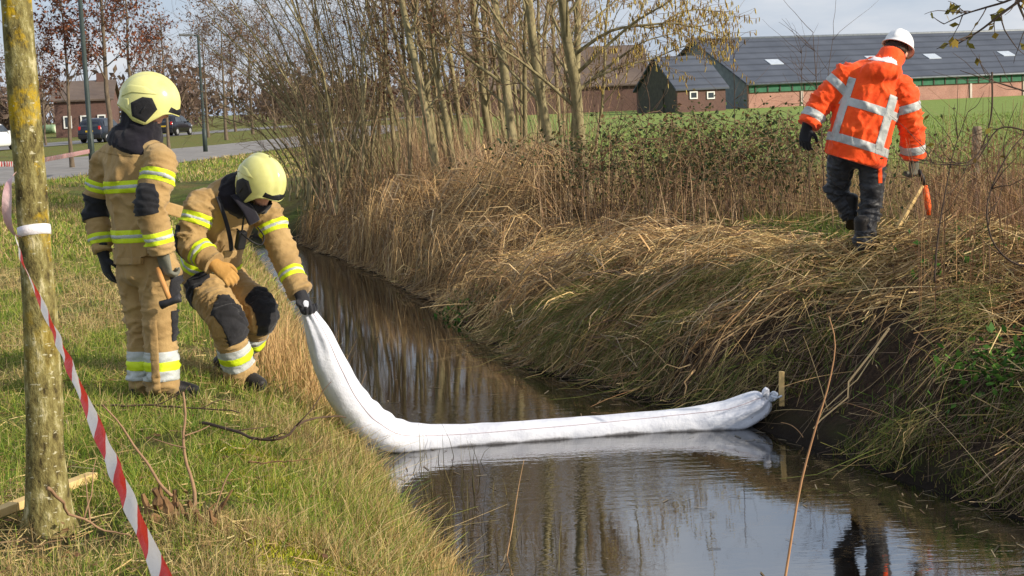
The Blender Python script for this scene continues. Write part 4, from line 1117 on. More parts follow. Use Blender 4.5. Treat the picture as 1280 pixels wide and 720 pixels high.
sapling('bare_sapling', 'thin bare saplings in front of the barn left of the person in orange', [[(1030, 235), (1028, 180), (1022, 120), (1016, 40)], [(1012, 240), (1010, 180), (1003, 120), (1002, 60)], [(1034, 240), (1040, 170), (1034, 110), (1042, 42)], [(935, 235), (920, 170), (918, 110), (916, 40)]], 17.0, .009, TWIG_DARK, 35, 0, None, 14, .7)
sapling('bare_sapling', 'bare twiggy sapling in front of the small dark annex', [[(800, 235), (806, 180), (812, 130), (802, 90)], [(776, 235), (770, 180), (778, 130), (770, 80)], [(750, 235), (752, 180), (742, 120), (748, 60)]], 20.0, .010, TWIG_DARK, 36, 0, None, 16, .8)
sapling('reed_stalk', 'single long brown stalk arching up from the water in the foreground', [[(978, 745), (985, 700), (1000, 610), (1018, 540), (1036, 480), (1044, 430), (1036, 395)]], 6.6, .007, noisy('stalk', lin(150, 110, 76), lin(176, 134, 94), 9, .7), 37, 0, None, 0, .1, 'stalk')
sapling('reed_stalk', 'short bent stalk beside the mooring stake', [[(1008, 590), (1010, 565), (1003, 545), (990, 532), (976, 528)]], 9.6, .005, noisy('stalk_pale', lin(150, 116, 84), lin(186, 150, 108), 9, .7), 38, 0, None, 0, .1, 'stalk')
sapling('reed_stalk', 'thin pale stalk standing in the near water at the left edge', [[(628, 725), (640, 660), (648, 610), (655, 575)]], 7.6, .004, bpy.data.materials['stalk_pale'], 39, 0, None, 0, .1, 'stalk')
# ------------------------------------------------------------------ people
def nrm(v):
    v = np.array(v, float); return v / (np.linalg.norm(v) + 1e-12)

def loft(pts, ra, rb, ref, sides=20, n=None):
    """Closed tube with elliptic rings; ra along ref, rb across; domed ends."""
    M = np.array([[*p, a, b] for p, a, b in zip(pts, ra, rb)], float)
    n = n or max(10, len(pts) * 5)
    M = catmull(M, n); c = M[:, :3]; a = np.maximum(M[:, 3], .004); b = np.maximum(M[:, 4], .004)
    T = np.gradient(c, axis=0); T /= np.linalg.norm(T, axis=1, keepdims=True) + 1e-9
    A = np.array(ref, float)[None] - T * (T @ np.array(ref, float))[:, None]; A /= np.linalg.norm(A, axis=1, keepdims=True) + 1e-9
    B_ = np.cross(T, A)
    # domed ends
    e0 = [(c[0] - T[0] * .30 * min(a[0], b[0]), .75), (c[0] - T[0] * .48 * min(a[0], b[0]), .35)]
    e1 = [(c[-1] + T[-1] * .30 * min(a[-1], b[-1]), .75), (c[-1] + T[-1] * .48 * min(a[-1], b[-1]), .35)]
    c = np.concatenate([[e0[1][0], e0[0][0]], c, [e1[0][0], e1[1][0]]])
    a = np.concatenate([[a[0] * .35, a[0] * .75], a, [a[-1] * .75, a[-1] * .35]]); b = np.concatenate([[b[0] * .35, b[0] * .75], b, [b[-1] * .75, b[-1] * .35]])
    A = np.concatenate([A[:1], A[:1], A, A[-1:], A[-1:]]); B_ = np.concatenate([B_[:1], B_[:1], B_, B_[-1:], B_[-1:]])
    th = np.linspace(0, 2 * np.pi, sides, endpoint=False); K = len(c)
    V = c[:, None] + A[:, None] * (a[:, None] * np.cos(th))[..., None] + B_[:, None] * (b[:, None] * np.sin(th))[..., None]
    V = V.reshape(-1, 3)
    k = np.arange(K - 1)[:, None] * sides; s = np.arange(sides)[None]; s2 = (s + 1) % sides
    F = [tuple(q) for q in np.stack([k + s, k + s2, k + sides + s2, k + sides + s], 2).reshape(-1, 4)]
    F.append(tuple(range(sides))[::-1]); F.append(tuple(range((K - 1) * sides, K * sides)))
    return V, F

def limb(pts, rad, sides=18, n=None):
    rad = np.array(rad, float)
    T = nrm(np.array(pts[-1]) - np.array(pts[0])); ref = np.cross(T, [0.3, 0.9, 0.1])
    return loft(pts, rad, rad, ref, sides, n)

def ellipsoid(c, ax, r3, n=12, m=16):
    X, Y, Z = [nrm(a) for a in ax]
    V, F = [], []
    for i in range(1, n):
        p = math.pi * i / n
        for j in range(m):
            t = 2 * math.pi * j / m
            V.append(np.array(c) + X * r3[0] * math.sin(p) * math.cos(t) + Y * r3[1] * math.sin(p) * math.sin(t) + Z * r3[2] * math.cos(p))
    V.append(np.array(c) + Z * r3[2]); V.append(np.array(c) - Z * r3[2])
    for i in range(n - 2):
        for j in range(m): F.append((i * m + j, (i + 1) * m + j, (i + 1) * m + (j + 1) % m, i * m + (j + 1) % m))
    t, b = len(V) - 2, len(V) - 1
    for j in range(m):
        F.append((t, j, (j + 1) % m)); F.append((b, (n - 2) * m + (j + 1) % m, (n - 2) * m + j))
    return np.array(V), F

def union(parts, voxel):
    """One continuous surface from overlapping closed shapes (voxel remesh)."""
    V, F, off = [], [], 0
    for v, f in parts:
        V.append(np.asarray(v)); F += [tuple(int(i) + off for i in q) for q in f]; off += len(v)
    me = bpy.data.meshes.new('tmp'); me.from_pydata([tuple(p) for p in np.concatenate(V)], [], F); me.update()
    b = bmesh.new(); b.from_mesh(me); bmesh.ops.recalc_face_normals(b, faces=b.faces); b.to_mesh(me); b.free()
    o = bpy.data.objects.new('tmp', me); col.objects.link(o)
    md = o.modifiers.new('r', 'REMESH'); md.mode = 'VOXEL'; md.voxel_size = voxel; md.adaptivity = 0
    bpy.context.view_layer.update()
    ev = o.evaluated_get(bpy.context.evaluated_depsgraph_get()); m2 = ev.to_mesh()
    n = len(m2.vertices); co = np.empty(n * 3, np.float32); m2.vertices.foreach_get('co', co)
    lv = np.empty(len(m2.loops), np.int32); m2.loops.foreach_get('vertex_index', lv)
    tot = np.empty(len(m2.polygons), np.int32); m2.polygons.foreach_get('loop_total', tot)
    Fq = lv.reshape(-1, 4) if (tot == 4).all() else None
    if Fq is None:
        st = np.concatenate([[0], np.cumsum(tot)[:-1]]); Fq = np.array([list(lv[s:s + 4]) if t == 4 else list(lv[s:s + 3]) + [lv[s + 2]] for s, t in zip(st, tot)])
    ev.to_mesh_clear(); bpy.data.objects.remove(o); bpy.data.meshes.remove(me)
    return co.reshape(-1, 3).astype(float), Fq

def smooth(V, F, it=4, lam=.5):
    E = np.concatenate([F[:, [0, 1]], F[:, [1, 2]], F[:, [2, 3]], F[:, [3, 0]]]); E = np.concatenate([E, E[:, ::-1]])
    cnt = np.bincount(E[:, 0], minlength=len(V))[:, None]
    for _ in range(it):
        S = np.stack([np.bincount(E[:, 0], V[E[:, 1], k], len(V)) for k in range(3)], 1)
        V = V + lam * (S / np.maximum(cnt, 1) - V)
    return V

def vnormals(V, F):
    fn = np.cross(V[F[:, 2]] - V[F[:, 0]], V[F[:, 3]] - V[F[:, 1]])
    N = np.zeros_like(V)
    for k in range(4): np.add.at(N, F[:, k], fn)
    return N / (np.linalg.norm(N, axis=1, keepdims=True) + 1e-12)

def seg_label(Pn, segs):
    """Nearest limb (distance minus radius) for each point; segs: (name, p0, p1, r)."""
    best = np.full(len(Pn), 1e9); lab = np.zeros(len(Pn), int); tt = np.zeros(len(Pn))
    for i, (nm, a, b, r_) in enumerate(segs):
        a = np.array(a); d = np.array(b) - a; L = np.linalg.norm(d)
        t = np.clip((Pn - a) @ d / L ** 2, 0, 1)
        ds = np.linalg.norm(Pn - a - t[:, None] * d, axis=1) / r_
        u = ds < best; best[u] = ds[u]; lab[u] = i; tt[u] = (t * L)[u]
    return lab, tt

def folds(V, F, segs, seed, amp=.010):
    """Cloth folds: ridges that run round the limbs, deeper where cloth gathers at the ends of each segment."""
    N = vnormals(V, F); lab, tt = seg_label(V, segs); out = np.zeros(len(V))
    axes = [nrm(np.array(b) - np.array(a)) for _, a, b, _ in segs]; Ls = [np.linalg.norm(np.array(b) - np.array(a)) for _, a, b, _ in segs]
    for i in range(len(V)):
        s = segs[lab[i]]; ax = axes[lab[i]]; p = V[i] - np.array(s[1]); al = p @ ax; pr = p - ax * al
        tors = s[0].startswith('torso')
        fa, fr = (5.0, 7.0) if tors else (17.0, 5.5)
        q = Vector((pr[0] * fr + seed, pr[1] * fr, pr[2] * fr)) + Vector(ax) * (al * fa)
        w = noise.noise(q) + .35 * noise.noise(q * 2.1 + Vector((3, 7, 1)))
        w2 = noise.noise(q * 1.7 + Vector((9, 2, 5)))
        rdg = (1 - min(1, abs(w) * 3.4)) ** 1.3 + .55 * (1 - min(1, abs(w2) * 4.0))
        u = al / max(Ls[lab[i]], .05); g = .45 + .75 * (math.exp(-((u) / .3) ** 2) + math.exp(-((u - 1) / .3) ** 2))
        if tors: g = .7
        g *= .35 + 1.3 * max(0, .5 + noise.noise(Vector(V[i]) * 4.5 + Vector((seed, 0, 0))))
        out[i] = amp * g * (rdg - .5)
    return V + N * out[:, None]

def cut_patch(name, V, F, planes, mat, parent, segs=None, want=None, offset=.004, extra=None, smooth_it=0):
    """A piece of cloth cut out of a garment by planes and set proud of it: sharp hems, garment shape."""
    keep = np.ones(len(V), bool)
    for co, no in planes: keep &= ((V - np.array(co)) @ nrm(no)) < .03
    cen = V[F].mean(1); fk = keep[F].any(1)
    if segs is not None:
        lab, _ = seg_label(cen, segs); fk &= np.isin(lab, [i for i, s in enumerate(segs) if s[0] in want])
    if extra is not None: fk &= extra(cen)
    Fk = F[fk]
    if len(Fk) == 0: return None
    ids, inv = np.unique(Fk, return_inverse=True); Vk = V[ids]; Nk = vnormals(V, F)[ids]; Fk = inv.reshape(-1, 4)
    b = bmesh.new(); nl = b.verts.layers.float_vector.new('n')
    vs = [b.verts.new(p) for p in Vk]
    for v_, n_ in zip(vs, Nk): v_[nl] = Vector(n_)
    for q in Fk:
        q = list(dict.fromkeys(int(i) for i in q))
        if len(q) >= 3:
            try: b.faces.new([vs[i] for i in q])
            except ValueError: pass
    for co, no in planes:
        bmesh.ops.bisect_plane(b, geom=b.verts[:] + b.edges[:] + b.faces[:], plane_co=Vector(co), plane_no=Vector(nrm(no)), clear_outer=True)
    if not b.faces: b.free(); return None
    b.normal_update()
    for v_ in b.verts:
        n_ = v_[nl]
        n_ = n_.normalized() if n_.length > .01 else v_.normal
        bd = any(e.is_boundary for e in v_.link_edges)
        v_.co += n_ * (offset * (.55 if bd else 1.0))
    me = bpy.data.meshes.new(name); b.to_mesh(me); b.free()
    me.polygons.foreach_set('use_smooth', np.ones(len(me.polygons), bool)); me.materials.append(mat)
    return link(bpy.data.objects.new(name, me), parent)

def largest_piece(o):
    b = bmesh.new(); b.from_mesh(o.data); seen, best = set(), []
    for v_ in b.verts:
        if v_ in seen: continue
        st_, comp = [v_], []
        seen.add(v_)
        while st_:
            q = st_.pop(); comp.append(q)
            for e in q.link_edges:
                w = e.other_vert(q)
                if w not in seen: seen.add(w); st_.append(w)
        if len(comp) > len(best): best = comp
    keep = set(best); bmesh.ops.delete(b, geom=[v_ for v_ in b.verts if v_ not in keep], context='VERTS')
    b.to_mesh(o.data); b.free()

def ring_band(V, F, a, b, t0, t1, mats, parent, segs, want, silver=True, rmax=.2, off=.004):
    """Reflective band round a limb between distances t0,t1 (metres) along a->b."""
    a, b = np.array(a), np.array(b); d = nrm(b - a)
    near = lambda c: np.linalg.norm((c - a) - ((c - a) @ d)[:, None] * d, axis=1) < rmax
    o = cut_patch('reflective_band', V, F, [(a + d * t1, d), (a + d * t0, -d)], mats[0], parent, segs, want, off, near)
    if silver and o is not None:
        w = t1 - t0
        cut_patch('silver_strip', V, F, [(a + d * (t1 - w * .36), d), (a + d * (t0 + w * .36), -d)], mats[1], o, segs, want, off + .0025, near)
    return o

# ---- materials of clothing
def cloth_mat(name, c1, c2, rough=.85, weave=420, bump=.0015, scale=5, sheen=.15):
    m, nt, b, out = material(name); L = nt.links
    v = coords(nt, 'Object')
    n = nd(nt, 'ShaderNodeTexNoise', Scale=scale, Detail=6, Roughness=.6); L.new(v, n.inputs['Vector'])
    r = ramp(nt, n.outputs['Fac'], [(.32, c1), (.68, c2)]); L.new(r.outputs['Color'], b.inputs['Base Color'])
    n2 = nd(nt, 'ShaderNodeTexNoise', Scale=38, Detail=4, Roughness=.65); L.new(v, n2.inputs['Vector'])
    bp = nd(nt, 'ShaderNodeBump', Strength=.7, Distance=bump * 4); L.new(n2.outputs['Fac'], bp.inputs['Height']); L.new(bp.outputs['Normal'], b.inputs['Normal'])
    b.inputs['Roughness'].default_value = rough; b.inputs['Sheen Weight'].default_value = sheen; b.inputs['Specular IOR Level'].default_value = .25
    return m
TANC = cloth_mat('tan_turnout_cloth', lin(150, 121, 77), lin(176, 147, 99))
BLACKC = cloth_mat('black_pad_cloth', lin(24, 24, 28), lin(42, 42, 46))
NAVYC = cloth_mat('navy_hood_knit', lin(18, 17, 24), lin(30, 28, 38), .95)
YELB = cloth_mat('fluorescent_yellow_band', lin(200, 222, 30), lin(214, 232, 50), .6, sheen=0)
SILB = cloth_mat('silver_reflective_band', lin(168, 172, 170), lin(190, 194, 192), .4, sheen=0)
ORANGE = cloth_mat('fluorescent_orange_cloth', lin(243, 70, 14), lin(253, 94, 28), .7)
ORANGE_LIN = cloth_mat('pale_hood_lining', lin(232, 206, 206), lin(244, 226, 226), .6)
DARKTR = cloth_mat('dark_grey_trousers', lin(34, 35, 39), lin(60, 61, 65), .42)
GLOVE_BLACK = cloth_mat('black_glove', lin(22, 23, 28), lin(40, 41, 48), .7)
GLOVE_GREY = cloth_mat('grey_green_glove', lin(84, 86, 76), lin(112, 112, 100), .8)
GLOVE_TAN = cloth_mat('mustard_leather_glove', lin(164, 120, 54), lin(186, 142, 78), .7)
BOOT = cloth_mat('boot_leather', lin(22, 21, 22), lin(44, 40, 38), .5)
SKIN = noisy('skin', lin(196, 142, 118), lin(214, 162, 138), 12, .55)
HAIR = noisy('brown_hair', lin(40, 30, 24), lin(66, 50, 40), 60, .6, .006, 80, stretch=(1, 1, .2))
HELM_Y = noisy('pale_yellow_helmet_paint', lin(200, 198, 122), lin(222, 220, 146), 7, .18, spec=.5)
HELM_W = noisy('white_helmet_plastic', lin(226, 226, 226), lin(238, 238, 238), 3, .35, spec=.5)
RUBBER = noisy('black_rubber', lin(20, 20, 22), lin(36, 36, 38), 12, .5)

def frame(fwd, up=(0, 0, 1)):
    f = nrm(fwd); r_ = nrm(np.cross(f, up)); u = np.cross(r_, f); return f, r_, u

def head_parts(c, f, r_, u, s=1.0):
    c = np.array(c)
    w = lambda x, y, z: c + r_ * x * s + f * y * s + u * z * s
    return [ellipsoid(w(0, -.01, .03), (r_, f, u), (.077 * s, .098 * s, .105 * s)), ellipsoid(w(0, .03, -.05), (r_, f, u), (.058 * s, .062 * s, .075 * s)),
            ellipsoid(w(0, .075, -.095), (r_, f, u), (.026 * s, .022 * s, .02 * s)), limb([w(0, .088, .02), w(0, .104, -.012), w(0, .112, -.025), w(0, .095, -.032)], [.009, .012, .015, .012]),
            ellipsoid(w(.032, .078, -.025), (r_, f, u), (.022, .018, .022)), ellipsoid(w(-.032, .078, -.025), (r_, f, u), (.022, .018, .022)), ellipsoid(w(0, .088, -.062), (r_, f, u), (.026, .012, .013)),
            ellipsoid(w(.08, -.005, -.01), (f, u, r_), (.018, .03, .012)), ellipsoid(w(-.08, -.005, -.01), (f, u, r_), (.018, .03, .012)), ellipsoid(w(0, .088, .035), (r_, f, u), (.05, .016, .012))]

def eyes(c, f, r_, u, parent):
    WH = bpy.data.materials.get('eye_white') or noisy('eye_white', lin(220, 214, 208), lin(230, 226, 220), 5, .3)
    IR = bpy.data.materials.get('eye_iris') or noisy('eye_iris', lin(50, 40, 34), lin(70, 54, 44), 5, .2)
    for sg in (-1, 1):
        p = np.array(c) + r_ * sg * .032 + f * .082 + u * .008
        v, q = ellipsoid(p, (r_, f, u), (.013, .012, .009)); e = BM().raw(v, q).build('eye', WH, parent, True)
        v, q = ellipsoid(p + f * .008, (r_, f, u), (.006, .006, .006), 6, 8); BM().raw(v, q).build('iris', IR, e, True)

def fire_helmet(c, f, r_, u, parent, S=1.0):
    c = np.array(c); A, B_, C_ = .128 * S, .162 * S, .150 * S
    rim = lambda t: np.interp(abs(t), [0, 32, 48, 62, 78, 104, 124, 150, 180], [-.035, -.030, -.045, -.085, -.132, -.130, -.100, -.082, -.078]) * S
    def sp(t, z, off=0.0):
        """Point of the shell at azimuth t (degrees, 0 front) and height z."""
        a = math.radians(t)
        k = math.sqrt(max(0, 1 - (z / C_) ** 2)) if z > 0 else 1 - .10 * (z / (.13 * S)) ** 2
        x, y = A * k * math.sin(a), B_ * k * math.cos(a)
        crest = .008 * math.exp(-(x / .022) ** 2) * (1 if z > -.02 else .3) - .003 * math.exp(-((abs(x) - .04) / .01) ** 2) * (z > .02)
        peak = .016 * max(0, math.cos(a)) ** 6 * np.clip((.01 - z) / .05, 0, 1)
        d = nrm(np.array([x / A ** 2, y / B_ ** 2, max(z, 0) / C_ ** 2]))
        p = np.array([x, y, z]) + d * (crest + off) + np.array([0, peak, 0])
        return c + r_ * p[0] + f * p[1] + u * p[2]
    nt_, nz = 72, 22
    V, F = [], []
    rows = list(np.linspace(0, 1, nz)) + [1.0, .93, .7]
    for i, q in enumerate(rows):
        for j in range(nt_):
            t = -180 + 360 * j / nt_; zr_ = rim(t)
            top = C_ * .999
            if i < nz:
                ang = q * (math.pi / 2 + .55)
                z = C_ * math.cos(ang) if ang <= math.pi / 2 else zr_ * (ang - math.pi / 2) / .55
                z = min(z, top)
                flare = .004 * max(0, (q - .9) / .1)
                V.append(sp(t, z, flare))
            else:
                z = zr_ + (.0 if i == nz else .004 if i == nz + 1 else .03)
                V.append(sp(t, z, -.004 if i == nz else -.009 if i == nz + 1 else -.011))
    for i in range(len(rows) - 1):
        for j in range(nt_): F.append((i * nt_ + j, i * nt_ + (j + 1) % nt_, (i + 1) * nt_ + (j + 1) % nt_, (i + 1) * nt_ + j))
    shell = BM().raw(V, F)
    bmesh.ops.remove_doubles(shell.b, verts=shell.b.verts[:], dist=.0008)
    h = shell.build('helmet', HELM_Y, parent, True)
    def patch(name, tz, mat, off, par, n=6):
        V, F = [], []
        ct = np.mean(np.array(tz), 0); m = len(tz)
        for k in range(n + 1):
            for (t, z) in tz: V.append(sp(ct[0] + (t - ct[0]) * k / n, ct[1] + (z - ct[1]) * k / n, off * (1 if k < n else .2)))
        for k in range(n):
            for j in range(m):
                q = (k * m + j, k * m + (j + 1) % m, (k + 1) * m + (j + 1) % m, (k + 1) * m + j)
                F.append(q)
        p = BM().raw(V, F); bmesh.ops.remove_doubles(p.b, verts=p.b.verts[:], dist=.0003)
        return p.build(name, mat, par, True)
    def dense(tz, n=5):
        out = []
        for k in range(len(tz)):
            a, b = np.array(tz[k]), np.array(tz[(k + 1) % len(tz)])
            out += [tuple(a + (b - a) * q / n) for q in range(n)]
        return out
    for sg in (-1, 1):
        e = patch('ear_cover', dense([(sg * 64, -.028 * S), (sg * 80, .022 * S), (sg * 98, .012 * S), (sg * 118, -.04 * S), (sg * 108, -.108 * S), (sg * 78, -.118 * S)]), BLACKC, .009, h)
        patch('ear_rib', dense([(sg * 84, -.025 * S), (sg * 88, -.022 * S), (sg * 96, -.085 * S), (sg * 92, -.09 * S)], 3), RUBBER, .013, e, 2)
    for sg in (-1, 1):
        patch('side_panel', dense([(sg * 70, .050 * S), (sg * 100, .070 * S), (sg * 140, .052 * S), (sg * 165, .0), (sg * 150, -.03 * S), (sg * 122, .016 * S), (sg * 92, .034 * S)], 4), HELM_Y, .0045, h)
        patch('side_panel', dense([(sg * 126, -.02 * S), (sg * 140, -.03 * S), (sg * 128, -.075 * S), (sg * 116, -.085 * S)], 4), HELM_Y, .004, h)
    patch('visor', dense([(-40, -.026 * S), (-36, .006 * S), (-22, -.006 * S), (0, .010 * S), (22, -.006 * S), (36, .006 * S), (40, -.026 * S), (0, -.030 * S)], 4), RUBBER, .005, h)
    return h

def hard_hat(c, f, r_, u, parent):
    c = np.array(c); A, B_, C_ = .112, .135, .125
    V, F = [], []; nt_ = 64; rows = 18
    for i in range(rows):
        ang = (i / (rows - 1)) * math.pi / 2
        for j in range(nt_):
            t = 2 * math.pi * j / nt_
            x, y, z = A * math.sin(ang) * math.sin(t), B_ * math.sin(ang) * math.cos(t), C_ * math.cos(ang)
            k = 1 + .035 * math.exp(-(x / .018) ** 2) * (z > .02) + .02 * math.exp(-((abs(x) - .05) / .012) ** 2) * (z > .03)
            V.append(c + r_ * x * k + f * y * k + u * z * k)
    for i, (ex, dz) in enumerate(((.014, -.012), (.016, -.018), (.0, -.016), (-.006, .01))):
        for j in range(nt_):
            t = 2 * math.pi * j / nt_; pk = .05 * max(0, math.cos(t)) ** 3 if i < 2 else 0
            V.append(c + r_ * (A + ex) * math.sin(t) + f * ((B_ + ex + pk) * math.cos(t)) + u * (dz - (.012 * max(0, math.cos(t)) if i < 2 else 0)))
    R_ = rows + 4
    for i in range(R_ - 1):
        for j in range(nt_): F.append((i * nt_ + j, i * nt_ + (j + 1) % nt_, (i + 1) * nt_ + (j + 1) % nt_, (i + 1) * nt_ + j))
    b = BM().raw(V, F); bmesh.ops.remove_doubles(b.b, verts=b.b.verts[:], dist=.0005)
    return b.build('helmet', HELM_W, parent, True)

def hand(name, wrist, d, n, thumb_sign, mat, parent, curl=(.5, .6, .5), s=1.0, thumb_in=.4):
    """Gloved hand: palm, four unequal curled fingers, a thumb from the side near the base."""
    wrist = np.array(wrist); d = nrm(d); n = nrm(np.array(n) - d * np.dot(n, d)); sd = np.cross(d, n) * thumb_sign
    pr = [loft([wrist - d * .075, wrist - d * .02, wrist + d * .045 * s, wrist + d * .095 * s], [.046, .042, .047 * s, .046 * s], [.042, .036, .023, .019], sd, 16, 12)]
    rot = lambda v_, a: v_ * math.cos(a) + n * math.sin(a) if True else v_
    for k, (o_, ln) in enumerate(((.034, .92), (.012, 1.05), (-.011, 1.0), (-.033, .80))):
        p = wrist + d * (.088 + (.004 if k in (1, 2) else 0)) * s + sd * o_ * s; a = 0; pts = [p - d * .02]; ang = 0
        pts.append(p)
        for L_, cu in zip((.046, .030, .024), curl):
            ang += cu + .08 * k * .3
            dd = d * math.cos(ang) + n * math.sin(ang) + sd * (.06 * (1.5 - k) / 1.5)
            p = p + nrm(dd) * L_ * ln * s; pts.append(p)
        pr.append(limb(pts, [.0115 * s, .0118 * s, .0112 * s, .0105 * s, .0090 * s], 10, 14))
    p0 = wrist + d * .022 * s + sd * .030 * s; q1 = p0 + nrm(d * .55 + sd * .75 + n * thumb_in) * .040 * s; q2 = q1 + nrm(d * .85 + sd * .30 + n * (thumb_in + .2)) * .034 * s; q3 = q2 + nrm(d * .9 - sd * .1 + n * (thumb_in + .5)) * .026 * s
    pr.append(limb([p0, q1, q2, q3], [.018 * s, .0145 * s, .0125 * s, .0105 * s], 10, 14))
    V, F = union(pr, .0055); V = smooth(V, F, 2)
    return mesh_np(name, V, F, mat, parent, True)

def boot(name, ankle, heel, toe, parent, gz, h=.16):
    """Boot from shaft to toe, with a separate sole. ankle/heel/toe are points; gz ground height."""
    a, hl, t = np.array(ankle), np.array(heel), np.array(toe); d = nrm(t - hl); sd = nrm(np.cross(d, [0, 0, 1]))
    L_ = np.linalg.norm(t - hl)
    mid = hl + d * L_ * .55
    pr = [limb([a + np.array([0, 0, h]), a + np.array([0, 0, h * .4]), a - np.array([0, 0, .02])], [.066, .06, .058], 14),
          loft([hl + [0, 0, .05], hl + d * .05 + [0, 0, .058], mid + [0, 0, .058], t - d * .05 + [0, 0, .046], t + [0, 0, .036]], [.036, .044, .05, .05, .036], [.04, .05, .054, .042, .03], sd, 16)]
    V, F = union(pr, .009); V = smooth(V, F, 2)
    o = mesh_np(name, V, F, BOOT, parent, True)
    out = []
    for k in np.linspace(0, 1, 9):
        wq = np.interp(k, [0, .12, .5, .8, 1], [.026, .040, .046, .050, .022]); out.append((k, wq))
    ring = [hl + d * (L_ * k * 1.06 - .03) + sd * w for k, w in out] + [hl + d * (L_ * k * 1.06 - .03) - sd * w for k, w in out[::-1]]
    BM().poly([Vector(p) + Vector((0, 0, -.006)) for p in ring], Vector((0, 0, .026))).build('sole', RUBBER, o)
    return o

def strap(name, pts, w, th, mat, parent, ref=(0, 0, 1), n=24):
    v, f = loft(catmull(np.array([list(p) for p in pts]), n), [w] * n, [th] * n, ref, 8, n)
    return BM().raw(v, f).build(name, mat, parent, True)

def hem_flat(V, co, no, rad):
    """Press the rounded end of a garment flat, so that hems and cuffs end in an edge."""
    no = nrm(no); t = (V - np.array(co)) @ no; d = np.linalg.norm(V - np.array(co), axis=1)
    m = (t > 0) & (d < rad); V = V.copy(); V[m] -= no * t[m][:, None] * .96
    return V

BANDS = (YELB, SILB)
# ================================================================ standing firefighter (back to the viewer, facing right)
D1 = 8.9
J = lambda x, y, dd=0.0: np.array(P(x, y, D1 + dd))
f1 = nrm((.66, .75, 0)); r1 = nrm((.75, -.66, 0)); UP = np.array([0, 0, 1.0])
base = P(190, 497, D1); base.z = float(Hgt(base.x, base.y))
p1 = empty('person', base); tag(p1, 'standing firefighter in tan suit and pale yellow helmet, seen from behind, hammer in hand', 'person')
hipc = J(183, 335, 0)
sR, eR, wR = J(201, 203, -.14), J(189, 258, -.22), J(203, 316, -.20)
sL, eL, wL = J(131, 205, .14), J(120, 262, .16), J(129, 316, .10)
hRl, kRl, aRl = J(200, 338, -.06), J(199, 405, -.07), J(204, 480, -.08)
hLl, kLl, aLl = J(170, 338, .07), J(178, 405, .08), J(181, 480, .06)
hd1 = J(186, 132, 0.0)
fh1, rh1, uh1 = frame((.93, .06, -.36))
neck1 = J(177, 168, 0)
body1 = [limb([hipc, J(172, 260), J(170, 205), neck1, hd1 - uh1 * .06], [.13, .12, .13, .06, .055]), limb([J(165, 195), sR, eR, wR, wR + nrm(wR - eR) * .03], [.06, .055, .042, .03, .03]), limb([J(165, 195), sL, eL, wL, wL + nrm(wL - eL) * .03], [.06, .055, .042, .03, .03]),
         limb([hipc, hRl, kRl, aRl, aRl - UP * .04], [.09, .085, .06, .045, .04]), limb([hipc, hLl, kLl, aLl, aLl - UP * .04], [.09, .085, .06, .045, .04])] + head_parts(hd1, fh1, rh1, uh1)
V, F = union(body1, .010); mesh_np('body', smooth(V, F, 2), F, SKIN, p1, True)
eyes(hd1, fh1, rh1, uh1, p1)
# jacket
tor = loft([J(182, 330), J(179, 300), J(173, 262), J(168, 222), J(168, 196), J(172, 180), neck1], [.200, .192, .195, .208, .200, .150, .085], [.165, .155, .15, .155, .145, .125, .085], r1, 28)
armR = limb([J(184, 194, -.04), sR, (sR + eR) / 2, eR, (eR + wR) / 2, wR], [.085, .094, .094, .088, .084, .076], 20)
armL = limb([J(146, 196, .06), sL, (sL + eL) / 2, eL, (eL + wL) / 2, wL], [.085, .084, .080, .074, .070, .062], 20)
seg1 = [('torso', J(182, 330), J(168, 200), .19), ('armR', sR, eR, .10), ('foreR', eR, wR, .09), ('armL', sL, eL, .09), ('foreL', eL, wL, .075)]
V, F = union([tor, armR, armL], .0105); V = smooth(V, F, 3); V = folds(V, F, seg1, 3.1, .015)
V = hem_flat(V, J(182, 326), J(182, 330) - J(179, 300), .35); V = hem_flat(V, wR, wR - eR, .14); V = hem_flat(V, wL, wL - eL, .14)
jk = mesh_np('jacket', V, F, TANC, p1, True)
aT = J(182, 330); bT = J(168, 200); dT = nrm(bT - aT)
for y0, y1, nm in ((238, 223, 0), (300, 284, 0)):
    t0 = (330 - y0) / 216; t1 = (330 - y1) / 216
    ring_band(V, F, aT, bT, t0, t1, BANDS, jk, seg1, ('torso',), rmax=.4)
ring_band(V, F, sR, eR, .055, .125, BANDS, jk, seg1, ('armR',)); ring_band(V, F, eR, wR, .145, .215, BANDS, jk, seg1, ('foreR',))
ring_band(V, F, sL, eL, .10, .165, BANDS, jk, seg1, ('armL',)); ring_band(V, F, eL, wL, .15, .21, BANDS, jk, seg1, ('foreL',))
dRu, dRf = nrm(eR - sR), nrm(wR - eR)
cut_patch('elbow_pad', V, F, [(eR + dRf * .035, dRf), (sR + dRu * .150, -dRu), (eR - f1 * .012, f1)], BLACKC, jk, seg1, ('armR', 'foreR'), .005)
dLu, dLf = nrm(eL - sL), nrm(wL - eL)
cut_patch('elbow_pad', V, F, [(eL + dLf * .06, dLf), (sL + dLu * .195, -dLu)], BLACKC, jk, seg1, ('armL', 'foreL'), .005)
# back yoke with a stitched edge, hem piping, cargo flap
cut_patch('yoke', V, F, [(J(165, 192), -UP - .10 * r1), (neck1, UP)], TANC, jk, seg1, ('torso',), .004)
cut_patch('hem', V, F, [(aT + dT * .055, dT)], TANC, jk, seg1, ('torso',), .004)
cut_patch('cuff', V, F, [(wR - dRf * .045, -dRf)], TANC, jk, seg1, ('foreR',), .005)
BM().box(Vector(J(216, 262, -.12)), (.11, .02, .07), Matrix.Rotation(.5, 3, 'Z') @ Matrix.Rotation(.35, 3, 'Y'), .008).build('pocket_flap', TANC, jk)
